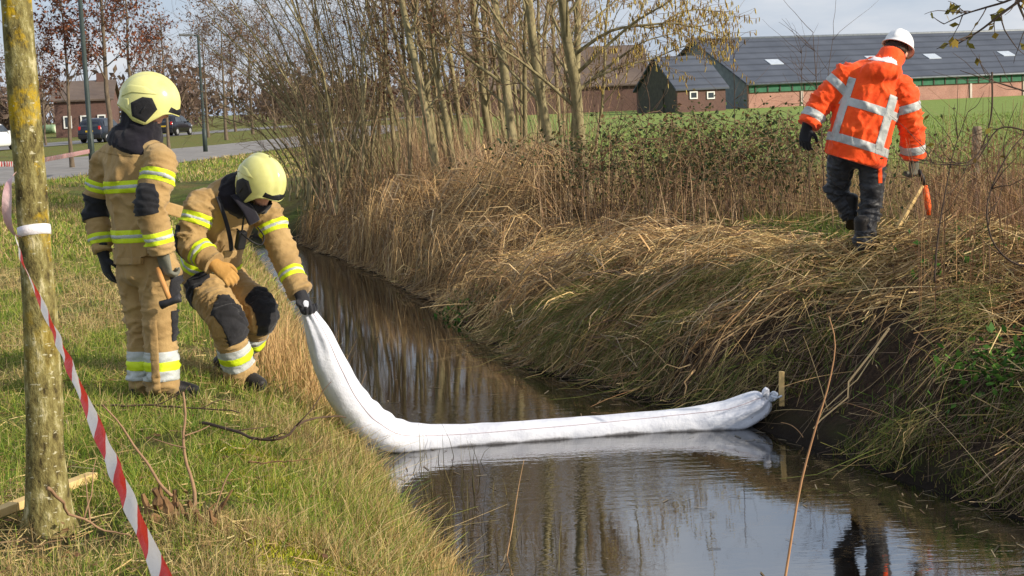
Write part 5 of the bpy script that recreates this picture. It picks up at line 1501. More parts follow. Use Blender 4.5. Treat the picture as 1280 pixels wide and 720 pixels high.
# trousers
trs = [loft([J(183, 318), J(184, 345)], [.175, .17], [.15, .15], r1, 24), limb([J(190, 326, -.02), hRl, (hRl + kRl) / 2, kRl, (kRl + aRl) / 2, aRl - UP * .02], [.10, .118, .108, .098, .096, .100], 20), limb([J(174, 326, .03), hLl, (hLl + kLl) / 2, kLl, (kLl + aLl) / 2, aLl - UP * .02], [.10, .118, .108, .098, .096, .100], 20)]
seg1t = [('torso', J(183, 300), J(184, 345), .17), ('thR', hRl, kRl, .11), ('shR', kRl, aRl, .10), ('thL', hLl, kLl, .11), ('shL', kLl, aLl, .10)]
V, F = union(trs, .0105); V = smooth(V, F, 3); V = folds(V, F, seg1t, 8.7, .018)
tr_ = mesh_np('trousers', V, F, TANC, p1, True)
for kk, aa, nm in ((kRl, aRl, 'shR'), (kLl, aLl, 'shL')):
    d = nrm(aa - kk)
    bd = cut_patch('reflective_band', V, F, [(kk + d * .325, d), (kk + d * .155, -d)], SILB, tr_, seg1t, (nm,), .004)
    cut_patch('yellow_strip', V, F, [(kk + d * .268, d), (kk + d * .212, -d)], YELB, bd, seg1t, (nm,), .0065)
dth = nrm(kRl - hRl)
cut_patch('knee_pad', V, F, [(kRl + np.array([0, 0, -.10]), -UP), (kRl + np.array([0, 0, .08]), UP), (kRl + f1 * .015, -f1)], BLACKC, tr_, seg1t, ('thR', 'shR'), .007)
cut_patch('knee_pad', V, F, [(kLl + np.array([0, 0, -.10]), -UP), (kLl + np.array([0, 0, .08]), UP), (kLl + f1 * .02, -f1)], BLACKC, tr_, seg1t, ('thL', 'shL'), .007)
cut_patch('thigh_pocket', V, F, [(J(0, 384) * [0, 0, 1] + [0, 0, 0], -UP), (J(0, 352) * [0, 0, 1], UP), (hRl - f1 * .02, -f1)], BLACKC, tr_, seg1t, ('thR',), .008)
zc0, zc1 = J(195, 398, -.08), J(201, 490, -.08); zd = nrm(zc1 - zc0); zn = nrm(np.cross(zd, [0, 1, 0]))
cut_patch('zip_flap', V, F, [(zc0 + zn * .024, zn), (zc0 - zn * .024, -zn), (zc0, -zd)], TANC, tr_, seg1t, ('thR', 'shR'), .009, lambda c: c[:, 1] < aRl[1] - .01)
# boots, gloves, hood, helmet
for nm, ak, off in (('R', aRl, -.02), ('L', aLl, 0)):
    gz = float(Hgt(ak[0], ak[1])); fo = nrm((.86, .50, 0)) if nm == 'R' else nrm((.66, .75, 0))
    a_ = np.array([ak[0], ak[1], gz + .13]); boot('boot', a_, np.array([ak[0], ak[1], gz + .012]) - fo * .075, np.array([ak[0], ak[1], gz + .012]) + fo * .20, p1, gz)
hand('glove', wR + nrm(wR - eR) * .02, nrm((.12, .10, -1)), (.6, .7, .1), -1, GLOVE_GREY, p1, (.9, 1.0, .7), 1.05, .7)
hand('glove', wL + nrm(wL - eL) * .02, nrm((.12, .05, -1)), (.7, .6, .0), 1, GLOVE_BLACK, p1, (.35, .45, .35), 1.05)
hood = [loft([hd1 + uh1 * .04 - fh1 * .015, hd1 - uh1 * .04 - fh1 * .01, hd1 - uh1 * .11 - fh1 * .015, J(177, 166, 0), J(171, 177, .0), J(168, 186, .0)], [.100, .106, .108, .128, .178, .205], [.110, .114, .110, .118, .14, .155], r1, 24)]
V, F = union(hood, .010); V = smooth(V, F, 2); V = folds(V, F, [('torso', J(168, 186), hd1, .12)], 5.5, .010)
# leave the face open: drop the cloth in front of eyes and nose
cen = V[F].mean(1); rel = cen - hd1; opn = (rel @ fh1 > .055) & (rel @ uh1 > -.075)
mesh_np('neck_hood', V, F[~opn], NAVYC, p1, True)
fire_helmet(hd1 + uh1 * .030 - fh1 * .004, fh1, rh1, uh1, p1, 1.04)
strap('chin_strap', [hd1 + rh1 * .10 - uh1 * .06 + fh1 * .01, hd1 + rh1 * .06 - uh1 * .12 + fh1 * .05, hd1 - uh1 * .135 + fh1 * .07, hd1 - rh1 * .06 - uh1 * .12 + fh1 * .05, hd1 - rh1 * .10 - uh1 * .06 + fh1 * .01], .010, .003, RUBBER, p1)
# hammer held in the right hand
hm = empty('hammer', Vector(J(207, 360, -.24))); tag(hm, 'hammer with a wooden handle and black head in the hand of the standing firefighter', 'hammer')
HW = noisy('hammer_handle_wood', lin(176, 122, 66), lin(204, 152, 92), 14, .55, stretch=(1, 1, .2)); STEEL = noisy('dark_steel', lin(34, 34, 37), lin(58, 58, 62), 10, .45)
BM().tube([J(197, 335, -.20), J(202, 350, -.23), J(207, 362, -.25), J(213, 377, -.26)], [.014, .017, .016, .014], 10).build('handle', HW, hm, True)
hc = J(213, 377, -.26); hx = nrm(J(226, 372, -.26) - J(200, 382, -.26))
BM().tube([hc - hx * .062, hc - hx * .058, hc - hx * .02, hc + hx * .02, hc + hx * .058, hc + hx * .062], [.020, .026, .022, .022, .026, .020], 10).build('head', STEEL, hm, True)

# ================================================================ bending firefighter
D2 = 9.7
J = lambda x, y, dd=0.0: np.array(P(x, y, D2 + dd))
f2 = nrm((.75, -.66, 0)); r2 = nrm((-.66, -.75, 0))
base = P(296, 482, D2); base.z = float(Hgt(base.x, base.y))
p2 = empty('person', base); tag(p2, 'bending firefighter in tan suit and pale yellow helmet, holding the raised end of the boom', 'person')
hip2 = J(264, 345, .12); chest2 = J(288, 262, -.06); neck2 = J(308, 236, -.16)
sR, eR, wR = J(249, 258, -.24), J(236, 303, -.30), J(268, 330, -.42)
sL, eL, wL = J(334, 268, -.02), J(354, 318, -.08), J(375, 366, -.22)
hRl, kRl, aRl = J(256, 356, .02), J(281, 400, -.24), J(302, 470, -.10)
hLl, kLl, aLl = J(284, 352, .16), J(325, 390, -.02), J(300, 448, .30)
hd2 = J(326, 231, -.24)
fh2, rh2, uh2 = frame((.64, -.56, -.52))
body2 = [limb([hip2, (hip2 + chest2) / 2, chest2, neck2, hd2 - uh2 * .06], [.13, .12, .13, .06, .055]), limb([chest2, sR, eR, wR, wR + nrm(wR - eR) * .03], [.07, .055, .042, .03, .03]), limb([chest2, sL, eL, wL, wL + nrm(wL - eL) * .03], [.07, .055, .042, .03, .03]),
         limb([hip2, hRl, kRl, aRl, aRl - UP * .04], [.09, .085, .06, .045, .04]), limb([hip2, hLl, kLl, aLl, aLl - UP * .04], [.09, .085, .06, .045, .04])] + head_parts(hd2, fh2, rh2, uh2)
V, F = union(body2, .010); mesh_np('body', smooth(V, F, 2), F, SKIN, p2, True)
eyes(hd2, fh2, rh2, uh2, p2)
tor = loft([J(260, 352, .12), J(262, 332, .11), J(270, 300, .05), J(284, 265, -.05), J(293, 248, -.10), J(302, 240, -.14), J(308, 236, -.17)], [.205, .198, .20, .218, .205, .15, .09], [.175, .17, .165, .165, .15, .13, .09], r2, 28)
armR = limb([J(268, 250, -.16), sR, (sR + eR) / 2, eR, (eR + wR) / 2, wR], [.09, .096, .094, .092, .084, .072], 20)
armL = limb([J(310, 256, -.08), sL, (sL + eL) / 2, eL, (eL + wL) / 2, wL], [.09, .096, .092, .086, .080, .072], 20)
seg2 = [('torso', J(262, 345, .12), J(292, 250, -.1), .19), ('armR', sR, eR, .10), ('foreR', eR, wR, .09), ('armL', sL, eL, .10), ('foreL', eL, wL, .085)]
V, F = union([tor, armR, armL], .0105); V = smooth(V, F, 3); V = folds(V, F, seg2, 13.1, .015)
V = hem_flat(V, J(260, 350, .12), J(260, 352, .12) - J(266, 310, .07), .35); V = hem_flat(V, wR, wR - eR, .14); V = hem_flat(V, wL, wL - eL, .14)
jk = mesh_np('jacket', V, F, TANC, p2, True)
ring_band(V, F, sR, eR, .05, .12, BANDS, jk, seg2, ('armR',)); ring_band(V, F, eR, wR, .10, .165, BANDS, jk, seg2, ('foreR',))
ring_band(V, F, sL, eL, .06, .13, BANDS, jk, seg2, ('armL',)); ring_band(V, F, eL, wL, .125, .19, BANDS, jk, seg2, ('foreL',))
dT2 = nrm(J(284, 265, -.05) - J(262, 345, .12))
ring_band(V, F, J(262, 345, .12), J(284, 265, -.05), .06, .125, BANDS, jk, seg2, ('torso',), rmax=.4)
cut_patch('hem', V, F, [(J(262, 342, .12) + dT2 * .02, dT2)], TANC, jk, seg2, ('torso',), .005)
dRf, dLf = nrm(wR - eR), nrm(wL - eL)
cut_patch('cuff', V, F, [(wL - dLf * .04, -dLf)], TANC, jk, seg2, ('foreL',), .005)
cut_patch('elbow_pad', V, F, [(eR + dRf * .05, dRf), (eR - nrm(eR - sR) * .08, -nrm(eR - sR)), (eR - f2 * .0, f2)], BLACKC, jk, seg2, ('armR', 'foreR'), .005)
# chest harness, radio and microphone cord
strap('harness_strap', [J(272, 246, -.28), J(282, 275, -.30), J(288, 300, -.26), J(290, 322, -.16)], .016, .004, BLACKC, jk, r2)
rb = BM().box(Vector(J(301, 300, -.28)), (.06, .04, .12), Matrix.Rotation(.7, 3, 'Z') @ Matrix.Rotation(.4, 3, 'X'), .01).build('radio', RUBBER, jk)
strap('antenna', [J(302, 292, -.30), J(305, 270, -.32)], .006, .006, RUBBER, rb, r2, 8)
strap('microphone_cord', [J(296, 286, -.30), J(312, 300, -.34), J(326, 306, -.30), J(330, 296, -.24), J(322, 284, -.22)], .005, .005, RUBBER, jk, r2)
BM().box(Vector(J(287, 318, -.20)), (.09, .03, .05), Matrix.Rotation(.7, 3, 'Z') @ Matrix.Rotation(.3, 3, 'X'), .008).build('pocket_flap', TANC, jk)
strap('hood_flap', [J(296, 244, -.28), J(310, 262, -.34), J(318, 278, -.34)], .05, .010, NAVYC, jk, r2)
# trousers
trs = [loft([J(263, 330, .12), J(266, 358, .12)], [.19, .18], [.165, .16], r2, 24), limb([J(258, 342, .08), hRl, (hRl + kRl) / 2, kRl, (kRl + aRl) / 2, aRl - UP * .01], [.12, .130, .122, .112, .102, .100], 20), limb([J(276, 342, .15), hLl, (hLl + kLl) / 2, kLl, (kLl + aLl) / 2, aLl - UP * .0], [.12, .130, .120, .110, .100, .098], 20)]
seg2t = [('torso', J(263, 320, .12), J(266, 350, .12), .17), ('thR', hRl, kRl, .12), ('shR', kRl, aRl, .105), ('thL', hLl, kLl, .12), ('shL', kLl, aLl, .105)]
V, F = union(trs, .0105); V = smooth(V, F, 3); V = folds(V, F, seg2t, 18.7, .018)
tr_ = mesh_np('trousers', V, F, TANC, p2, True)
for kk, aa, nm, t0 in ((kRl, aRl, 'shR', .18), (kLl, aLl, 'shL', .19)):
    d = nrm(aa - kk)
    bd = cut_patch('reflective_band', V, F, [(kk + d * (t0 + .15), d), (kk + d * t0, -d)], SILB, tr_, seg2t, (nm,), .004)
    cut_patch('yellow_strip', V, F, [(kk + d * (t0 + .10), d), (kk + d * (t0 + .05), -d)], YELB, bd, seg2t, (nm,), .0065)
for hh_, kk, aa, n1_, n2_ in ((hRl, kRl, aRl, 'thR', 'shR'), (hLl, kLl, aLl, 'thL', 'shL')):
    du, dl_ = nrm(kk - hh_), nrm(aa - kk)
    sdv = nrm(np.cross(dl_, f2))
    cut_patch('knee_pad', V, F, [(kk + dl_ * .13, dl_), (kk - du * .10, -du), (kk + f2 * .0, -f2), (kk + sdv * .085, sdv), (kk - sdv * .085, -sdv)], BLACKC, tr_, seg2t, (n1_, n2_), .010)
du = nrm(kRl - hRl)
cut_patch('thigh_pocket', V, F, [(hRl + du * .115, du), (hRl + du * .01, -du), (hRl - r2 * .0 + f2 * .12, f2), (hRl - r2 * .02, -r2)], BLACKC, tr_, seg2t, ('thR',), .008)
# boots and gloves
gz = float(Hgt(aRl[0], aRl[1])); fo = nrm((.8, -.6, 0)); boot('boot', np.array([aRl[0], aRl[1], gz + .13]), np.array([aRl[0], aRl[1], gz + .012]) - fo * .075, np.array([aRl[0], aRl[1], gz + .012]) + fo * .19, p2, gz)
hb = J(272, 466, .40); gz = float(Hgt(hb[0], hb[1])); fo = nrm((.85, -.5, 0)); boot('boot', np.array([hb[0], hb[1], gz + .14]) + fo * .08, np.array([hb[0], hb[1], gz + .015]), np.array([hb[0], hb[1], gz + .015]) + fo * .27, p2, gz)
hand('glove', wL + nrm(wL - eL) * .03, nrm(np.array(HAND2) - wL + np.array([.01, 0, -.01])), (.55, -.75, .1), 1, GLOVE_BLACK, p2, (.95, 1.0, .7), 1.05, .8)
hand('glove', wR + nrm(wR - eR) * .02, nrm((.7, -.3, -.55)), (.2, .5, -.7), 1, GLOVE_TAN, p2, (.7, .8, .6), 1.08, .5)
hood = [loft([hd2 + uh2 * .04 - fh2 * .015, hd2 - uh2 * .04 - fh2 * .01, hd2 - uh2 * .11 - fh2 * .02, neck2 + np.array([0, 0, .0]), J(301, 242, -.14), J(295, 252, -.12)], [.102, .106, .104, .122, .158, .175], [.112, .114, .112, .118, .145, .155], r2, 24)]
V, F = union(hood, .010); V = smooth(V, F, 2); V = folds(V, F, [('torso', J(290, 260), hd2, .12)], 25.5, .012)
cen = V[F].mean(1); rel = cen - hd2; opn = (rel @ fh2 > .05) & (rel @ uh2 > -.09)
mesh_np('neck_hood', V, F[~opn], NAVYC, p2, True)
fire_helmet(hd2 + uh2 * .030 - fh2 * .004, fh2, rh2, uh2, p2, 1.06)

# ================================================================ person in orange on the right bank
D3 = 12.0
J = lambda x, y, dd=0.0: np.array(P(x, y, D3 + dd))
f3 = nrm((.25, .97, 0)); r3_ = nrm((.97, -.25, 0))
base = P(1080, 316, D3); base.z = float(Hgt(base.x, base.y))
p3 = empty('person', base); tag(p3, 'person in fluorescent orange jacket and white helmet walking along the right bank, seen from behind', 'person')
hip3 = J(1072, 196, .02); chest3 = J(1092, 112, .02); neck3 = J(1106, 82, .06)
sR, eR, wR = J(1128, 112, -.04), J(1139, 156, -.02), J(1142, 198, .04)
sL, eL, wL = J(1058, 96, .04), J(1027, 127, .06), J(1010, 157, .02)
hRl, kRl, aRl = J(1090, 202, 0), J(1089, 256, .02), J(1078, 306, -.04)
hLl, kLl, aLl = J(1053, 198, .04), J(1047, 238, .18), J(1063, 268, .14)
hd3 = J(1121, 66, .12)
fh3, rh3, uh3 = frame((.50, .80, -.42), (.18, 0, 1))
body3 = [limb([hip3, (hip3 + chest3) / 2, chest3, neck3, hd3 - uh3 * .06], [.13, .12, .13, .06, .055]), limb([chest3, sR, eR, wR, wR + nrm(wR - eR) * .03], [.07, .055, .042, .03, .03]), limb([chest3, sL, eL, wL, wL + nrm(wL - eL) * .03], [.07, .055, .042, .03, .03]),
         limb([hip3, hRl, kRl, aRl, aRl - UP * .04], [.09, .085, .06, .045, .04]), limb([hip3, hLl, kLl, aLl, aLl - UP * .04], [.09, .085, .06, .045, .04])] + head_parts(hd3, fh3, rh3, uh3)
V, F = union(body3, .010); mesh_np('body', smooth(V, F, 2), F, SKIN, p3, True)
eyes(hd3, fh3, rh3, uh3, p3)
hv, hf = union([ellipsoid(hd3 - fh3 * .028 + uh3 * .03, (rh3, fh3, uh3), (.088, .095, .105)), ellipsoid(hd3 - fh3 * .055 - uh3 * .06, (rh3, fh3, uh3), (.062, .045, .06))], .008)
hv = smooth(hv, hf, 2); Nn = vnormals(hv, hf); hv = hv + Nn * np.array([.006 * noise.noise(Vector(p) * 60) for p in hv])[:, None]
mesh_np('hair', hv, hf, HAIR, p3, True)
hard_hat(hd3 + uh3 * .062 - fh3 * .005, fh3, rh3, uh3, p3)
tor = loft([J(1069, 203, 0), J(1071, 190, 0), J(1077, 160, .0), J(1087, 122, .02), J(1095, 100, .03), J(1102, 88, .05), J(1108, 78, .07)], [.238, .240, .242, .250, .225, .16, .09], [.185, .185, .185, .18, .165, .14, .09], r3_, 28)
armR = limb([J(1112, 104, 0), sR, (sR + eR) / 2, eR, (eR + wR) / 2, wR], [.10, .106, .104, .100, .096, .090], 20)
armL = limb([J(1075, 96, .03), sL, (sL + eL) / 2, eL, (eL + wL) / 2, wL], [.10, .106, .102, .098, .092, .086], 20)
hoodp = ellipsoid(J(1101, 90, -.10), (r3_, np.cross(UP, r3_), UP), (.155, .085, .085)); collar = loft([J(1104, 92, .04), J(1112, 76, .06), J(1116, 68, .08)], [.13, .108, .102], [.13, .11, .105], r3_, 20)
seg3 = [('torso', J(1069, 203, 0), J(1097, 95, .03), .22), ('armR', sR, eR, .105), ('foreR', eR, wR, .10), ('armL', sL, eL, .105), ('foreL', eL, wL, .10)]
V, F = union([tor, armR, armL, hoodp, collar], .0115); V = smooth(V, F, 3); V = folds(V, F, seg3, 31.1, .018)
V = hem_flat(V, J(1069, 203, 0), J(1066, 206, 0) - J(1085, 150, 0), .40); V = hem_flat(V, wR, wR - eR, .15); V = hem_flat(V, wL, wL - eL, .15)
jk = mesh_np('jacket', V, F, ORANGE, p3, True)
SB = (SILB, SILB)
a3, b3 = J(1069, 203, 0), J(1107, 92, .03); d3 = nrm(b3 - a3); a_tilt = nrm(d3)
for t0, t1 in ((.10, .165), (.385, .45)):
    cut_patch('reflective_band', V, F, [(a3 + d3 * t1, a_tilt), (a3 + d3 * t0, -a_tilt)], SILB, jk, seg3, ('torso',), .004)
for off in (-.205, .150):
    nv = nrm(r3_ - d3 * np.dot(r3_, d3)); cc = a3 + nv * off
    nv2 = nrm(nv + d3 * (.05 if off > 0 else .02))
    bo = cut_patch('reflective_brace', V, F, [(cc + nv * .03, nv2), (cc - nv * .03, -nv2), (a3 + d3 * .13, -d3), (a3 + d3 * (.60 if off < 0 else .56), d3)], SILB, jk, seg3, ('torso', 'armL', 'armR'), .0055, lambda c: (np.abs((c - a3) @ nv) < .3) & ((c - a3) @ f3 < .06)); largest_piece(bo)
ring_band(V, F, sL, eL, .06, .125, SB, jk, seg3, ('armL',), False); ring_band(V, F, eL, wL, .10, .165, SB, jk, seg3, ('foreL',), False)
ring_band(V, F, sR, eR, .11, .175, SB, jk, seg3, ('armR',), False); ring_band(V, F, eR, wR, .16, .225, SB, jk, seg3, ('foreR',), False)
hc3 = J(1104, 80, -.06)
cut_patch('hood_lining', V, F, [(J(1104, 79, 0), -nrm((.25, 0, 1))), (J(1104, 66, 0), nrm((.25, 0, 1)))], ORANGE_LIN, jk, seg3, ('torso', 'armR', 'armL'), .005, lambda c: ((c - hc3) @ r3_ < .12) & ((c - hc3) @ r3_ > -.16) & ((c - hc3) @ f3 < .03))
trs = [loft([J(1072, 180, .02), J(1073, 200, .02)], [.165, .15], [.13, .13], r3_, 24), limb([J(1080, 192, .01), hRl, (hRl + kRl) / 2, kRl, (kRl + aRl) / 2, aRl], [.10, .108, .098, .088, .084, .082], 20), limb([J(1064, 190, .03), hLl, (hLl + kLl) / 2, kLl, (kLl + aLl) / 2, aLl], [.10, .106, .096, .086, .076, .068], 20)]
seg3t = [('torso', J(1072, 180, .02), J(1072, 204, .02), .17), ('thR', hRl, kRl, .11), ('shR', kRl, aRl, .09), ('thL', hLl, kLl, .11), ('shL', kLl, aLl, .09)]
V, F = union(trs, .0105); V = smooth(V, F, 3); V = folds(V, F, seg3t, 38.7, .022)
tr_ = mesh_np('trousers', V, F, DARKTR, p3, True)
dth = nrm(kRl - hRl); cut_patch('orange_stripe', V, F, [(hRl + dth * .16, dth), (hRl - dth * .02, -dth), (hRl + r3_ * .075, r3_), (hRl + r3_ * .045, -r3_)], ORANGE, tr_, seg3t, ('thR', 'torso'), .004, lambda c: (c - hRl) @ f3 < 0)
gz = float(Hgt(aRl[0], aRl[1])) + .03; fo = nrm((.2, .97, 0)); boot('boot', np.array([aRl[0], aRl[1], gz + .13]), np.array([aRl[0], aRl[1], gz + .012]) - fo * .075, np.array([aRl[0], aRl[1], gz + .012]) + fo * .19, p3, gz)
q = aLl.copy(); boot('boot', q + np.array([0, 0, .04]), q + np.array([0, -.05, -.04]), q + np.array([.05, .18, -.14]), p3, gz, .10)
hand('glove', wR + nrm(wR - eR) * .02, nrm((.06, .1, -1)), (-.5, .8, 0), 1, GLOVE_GREY, p3, (.95, 1.0, .7), 1.08, .8)
hand('glove', wL + nrm(wL - eL) * .02, nrm((-.15, .1, -.95)), (.5, .6, .2), 1, GLOVE_BLACK, p3, (.45, .5, .4), 1.12)
# orange hand tool and a wooden stake by the person in orange
tl = empty('hand_tool', Vector(J(1158, 235, .02))); tag(tl, 'orange handled tool with a black grip in the right hand of the person in orange', 'tool')
BM().tube([J(1148, 212, .06), J(1153, 222, .06), J(1156, 232, .05)], [.014, .018, .016], 10).build('grip', RUBBER, tl, True)
BM().tube([J(1156, 232, .05), J(1158, 245, .04), J(1160, 258, .03), J(1161, 269, .03)], [.020, .027, .026, .014], 10).build('shaft', noisy('orange_tool_paint', lin(232, 84, 30), lin(246, 110, 48), 9, .45), tl, True)
skp = [J(1152, 232, .02), J(1121, 286, -.12)]
sd_ = Vector(skp[1] - skp[0]); so2 = BM().box((Vector(skp[0]) + Vector(skp[1])) / 2, (.034, .028, sd_.length), sd_.to_track_quat('Z', 'Y').to_matrix(), .003)
tag(so2.build('wooden_stake', RAW, loc=Vector(skp[1])), 'pale wooden stake slanting beside the person in orange, propped in the straw', 'stake')
# ------------------------------------------------------------------ grasses and reeds
def sample_y(n, y0, y1, r, p=1.6):
    u = r.uniform(0, 1, n); a = 1 - p
    return (y0 ** a + u * (y1 ** a - y0 ** a)) ** (1 / a)

GREENS = [lin(112, 136, 46), lin(86, 116, 38), lin(140, 154, 62), lin(166, 168, 80)]
STRAWS = [lin(206, 182, 128), lin(176, 150, 100), lin(150, 126, 84), lin(186, 170, 120)]
TAN = [lin(196, 168, 120), lin(168, 138, 94), lin(142, 114, 78), lin(112, 90, 64), lin(150, 134, 108), lin(84, 66, 48)]

def blades(x, y, h, r, lean=0.5, K=3, z0=None):
    n = len(x)
    z = Hgt(x, y) - 0.01 if z0 is None else z0
    az = r.uniform(0, 2 * np.pi, n); ln = np.abs(r.normal(0, lean, n))
    t = np.linspace(0, 1, K)[None, :]
    hx = (np.cos(az) * ln * h)[:, None] * t ** 1.7
    hy = (np.sin(az) * ln * h)[:, None] * t ** 1.7
    hz = (h / np.sqrt(1 + ln ** 2 * 0.6))[:, None] * t
    return np.stack([x[:, None] + hx, y[:, None] + hy, z[:, None] + hz], 2)

# lawn of the left bank, green and straw in patches
r = np.random.default_rng(11)
n = 270000
y = sample_y(n, 3.2, 36, r, 1.55)
x0 = -0.36 * y - 1.3
x = x0 + r.uniform(0, 1, n) * (xl(y) - 0.02 - x0)
dl = xl(y) - x
patch = fbm(x * 0.9, y * 0.7, 41) + 0.25 * (fbm(x * 4, y * 4, 44) - 0.5)
edge = 1 - sstep(0.15, 1.0, dl)
straw_p = np.clip(sstep(0.58, 0.38, patch) * 0.6 + 0.10 + 0.38 * edge + 0.15 * sstep(12, 20, y), 0.1, 0.92)
is_s = r.uniform(0, 1, n) < straw_p
h = r.uniform(0.035, 0.095, n) * (0.7 + 0.8 * patch) * (1 + 1.2 * edge * r.uniform(0, 1, n))
h = np.where(is_s, h * 1.25, h)
bare = np.array([((G(62, 672).x, G(62, 672).y, 0.55)), (G(250, 640).x, G(250, 640).y, 0.25), (G(205, 560).x, G(205, 560).y, 0.25)])
keep = np.ones(n, bool)
for bx_, by_, br_ in bare:
    keep &= ((x - bx_) ** 2 + (y - by_) ** 2 > br_ ** 2 * r.uniform(0.2, 1.2, n)) | (r.uniform(0, 1, n) < 0.12)
keep &= fbm(x * 2.3, y * 2.3, 61) + r.uniform(-0.14, 0.14, n) > 0.34
C = np.where(is_s[:, None], pick(STRAWS, n, r), pick(GREENS, n, r))
pts = blades(x, y, h, r, 0.75)
wid = r.uniform(0.002, 0.0042, n) * (1 + y * 0.06)
tag(ribbons('lawn_grass', pts[keep], wid[keep], C[keep], VEG, seed=3), 'short mixed green and straw coloured grass on the left bank', 'grass', kind='stuff')

# dry litter lying flat in the lawn
n = 6500
y = sample_y(n, 3.2, 20, r, 1.5); x0 = -0.36 * y - 1
x = x0 + r.uniform(0, 1, n) * (xl(y) - x0)
az = r.uniform(0, 2 * np.pi, n); L = r.uniform(0.04, 0.15, n)
t = np.linspace(-0.5, 0.5, 3)[None, :]
px_ = x[:, None] + np.cos(az)[:, None] * L[:, None] * t; py_ = y[:, None] + np.sin(az)[:, None] * L[:, None] * t
pz_ = Hgt(px_, py_) + r.uniform(0.008, 0.05, n)[:, None]
tag(ribbons('dry_litter', np.stack([px_, py_, pz_], 2), r.uniform(0.003, 0.007, n), pick(STRAWS + [lin(110, 88, 62)], n, r), STRAW, taper=(1, .7), seed=4), 'flattened straw litter lying among the left bank grass', 'straw', kind='stuff')

# taller dry grass along the left water edge
n = 9500
y = sample_y(n, 4.5, 26, r, 1.3)
x = xl(y) - np.abs(r.normal(0.02, 0.30, n)) + 0.02
clump = fbm(x * 2.5, y * 1.3, 71)
h = r.uniform(0.06, 0.20, n) * (0.35 + clump)
keep = clump > 0.36
C = pick([lin(206, 176, 116), lin(184, 148, 92), lin(150, 120, 76), lin(128, 132, 64), lin(96, 116, 50)], n, r, [.22, .22, .16, .2, .2])
tag(ribbons('water_edge_grass', blades(x, y, h, r, 0.55, 4)[keep], r.uniform(0.004, 0.007, n)[keep], C[keep], VEG, seed=5), 'long dry grass hanging over the left water edge', 'grass', kind='stuff')

# tan reed tuft between the crouching person and the water
n = 1000
y = r.uniform(10.0, 12.2, n)
x = xl(y) - np.abs(r.normal(0.42, 0.20, n))
h = r.uniform(0.18, 0.55, n)
C = pick([lin(206, 172, 118), lin(184, 148, 98), lin(160, 126, 84)], n, r)
tag(ribbons('tan_reed_tuft', blades(x, y, h, r, 0.28, 4), r.uniform(0.004, 0.008, n), C, STRAW, seed=6), 'upright orange tan reeds on the left bank beside the crouching person', 'reeds', kind='stuff')

# thin reed shoots standing in the water near the left edge
n = 170
y = r.uniform(7.2, 10.3, n); x = xl(y) + np.abs(r.normal(0.1, 0.28, n))
h = r.uniform(0.08, 0.34, n)
tag(ribbons('reed_shoots', blades(x, y, h, r, 0.25, 3, np.full(n, WATER - 0.02)), r.uniform(0.003, 0.006, n), pick([lin(84, 76, 48), lin(110, 100, 60), lin(60, 56, 36)], n, r), VEG, seed=7), 'thin dark reed shoots standing in the water by the left edge', 'reeds', kind='stuff')

# ---- right bank: flopped cut reed in combed clumps
def flop(cx, cy, az, n, L0, L1, lift, spread, r, K=6, sc=0.14, zoff=0.0):
    """n stems rooted round (cx,cy), rising then falling along azimuth az and lying on the bank."""
    rx = cx + r.normal(0, sc, n); ry = cy + r.normal(0, sc, n)
    a = az + r.normal(0, spread, n); L = r.uniform(L0, L1, n)
    d0 = rx - xr(ry); d1 = rx + np.cos(a) * L - xr(ry + np.sin(a) * L)
    L = L * np.clip((d0 + r.uniform(-0.05, 0.10, n) * (r.uniform(0, 1, n) > 0.04)) / np.maximum(d0 - d1, 1e-3), 0.12, 1) ** np.where(d1 < 0, 1, 0)
    t = np.linspace(0, 1, K)[None, :]
    px = rx[:, None] + np.cos(a)[:, None] * L[:, None] * t + r.normal(0, .028, (n, K))
    py = ry[:, None] + np.sin(a)[:, None] * L[:, None] * t + r.normal(0, .028, (n, K))
    kk = r.integers(1, K - 1, n); km = r.uniform(0, 1, n) < .35; kd = r.normal(0, .09, (n, 2)) * km[:, None]
    tail = (np.arange(K)[None] > kk[:, None]) * (np.arange(K)[None] - kk[:, None])
    px = px + kd[:, :1] * tail; py = py + kd[:, 1:] * tail
    up = lift * r.uniform(0.25, 1.1, n)
    hump = np.sin(np.clip(t * 1.15 + 0.08, 0, 1) * np.pi) ** 0.8
    gz = np.maximum(Hgt(px, py), WATER + 0.01)
    z0 = gz[:, :1]
    zz = gz + up[:, None] * hump + r.uniform(0.0, 0.05, n)[:, None] + zoff
    return np.stack([px, py, zz], 2)

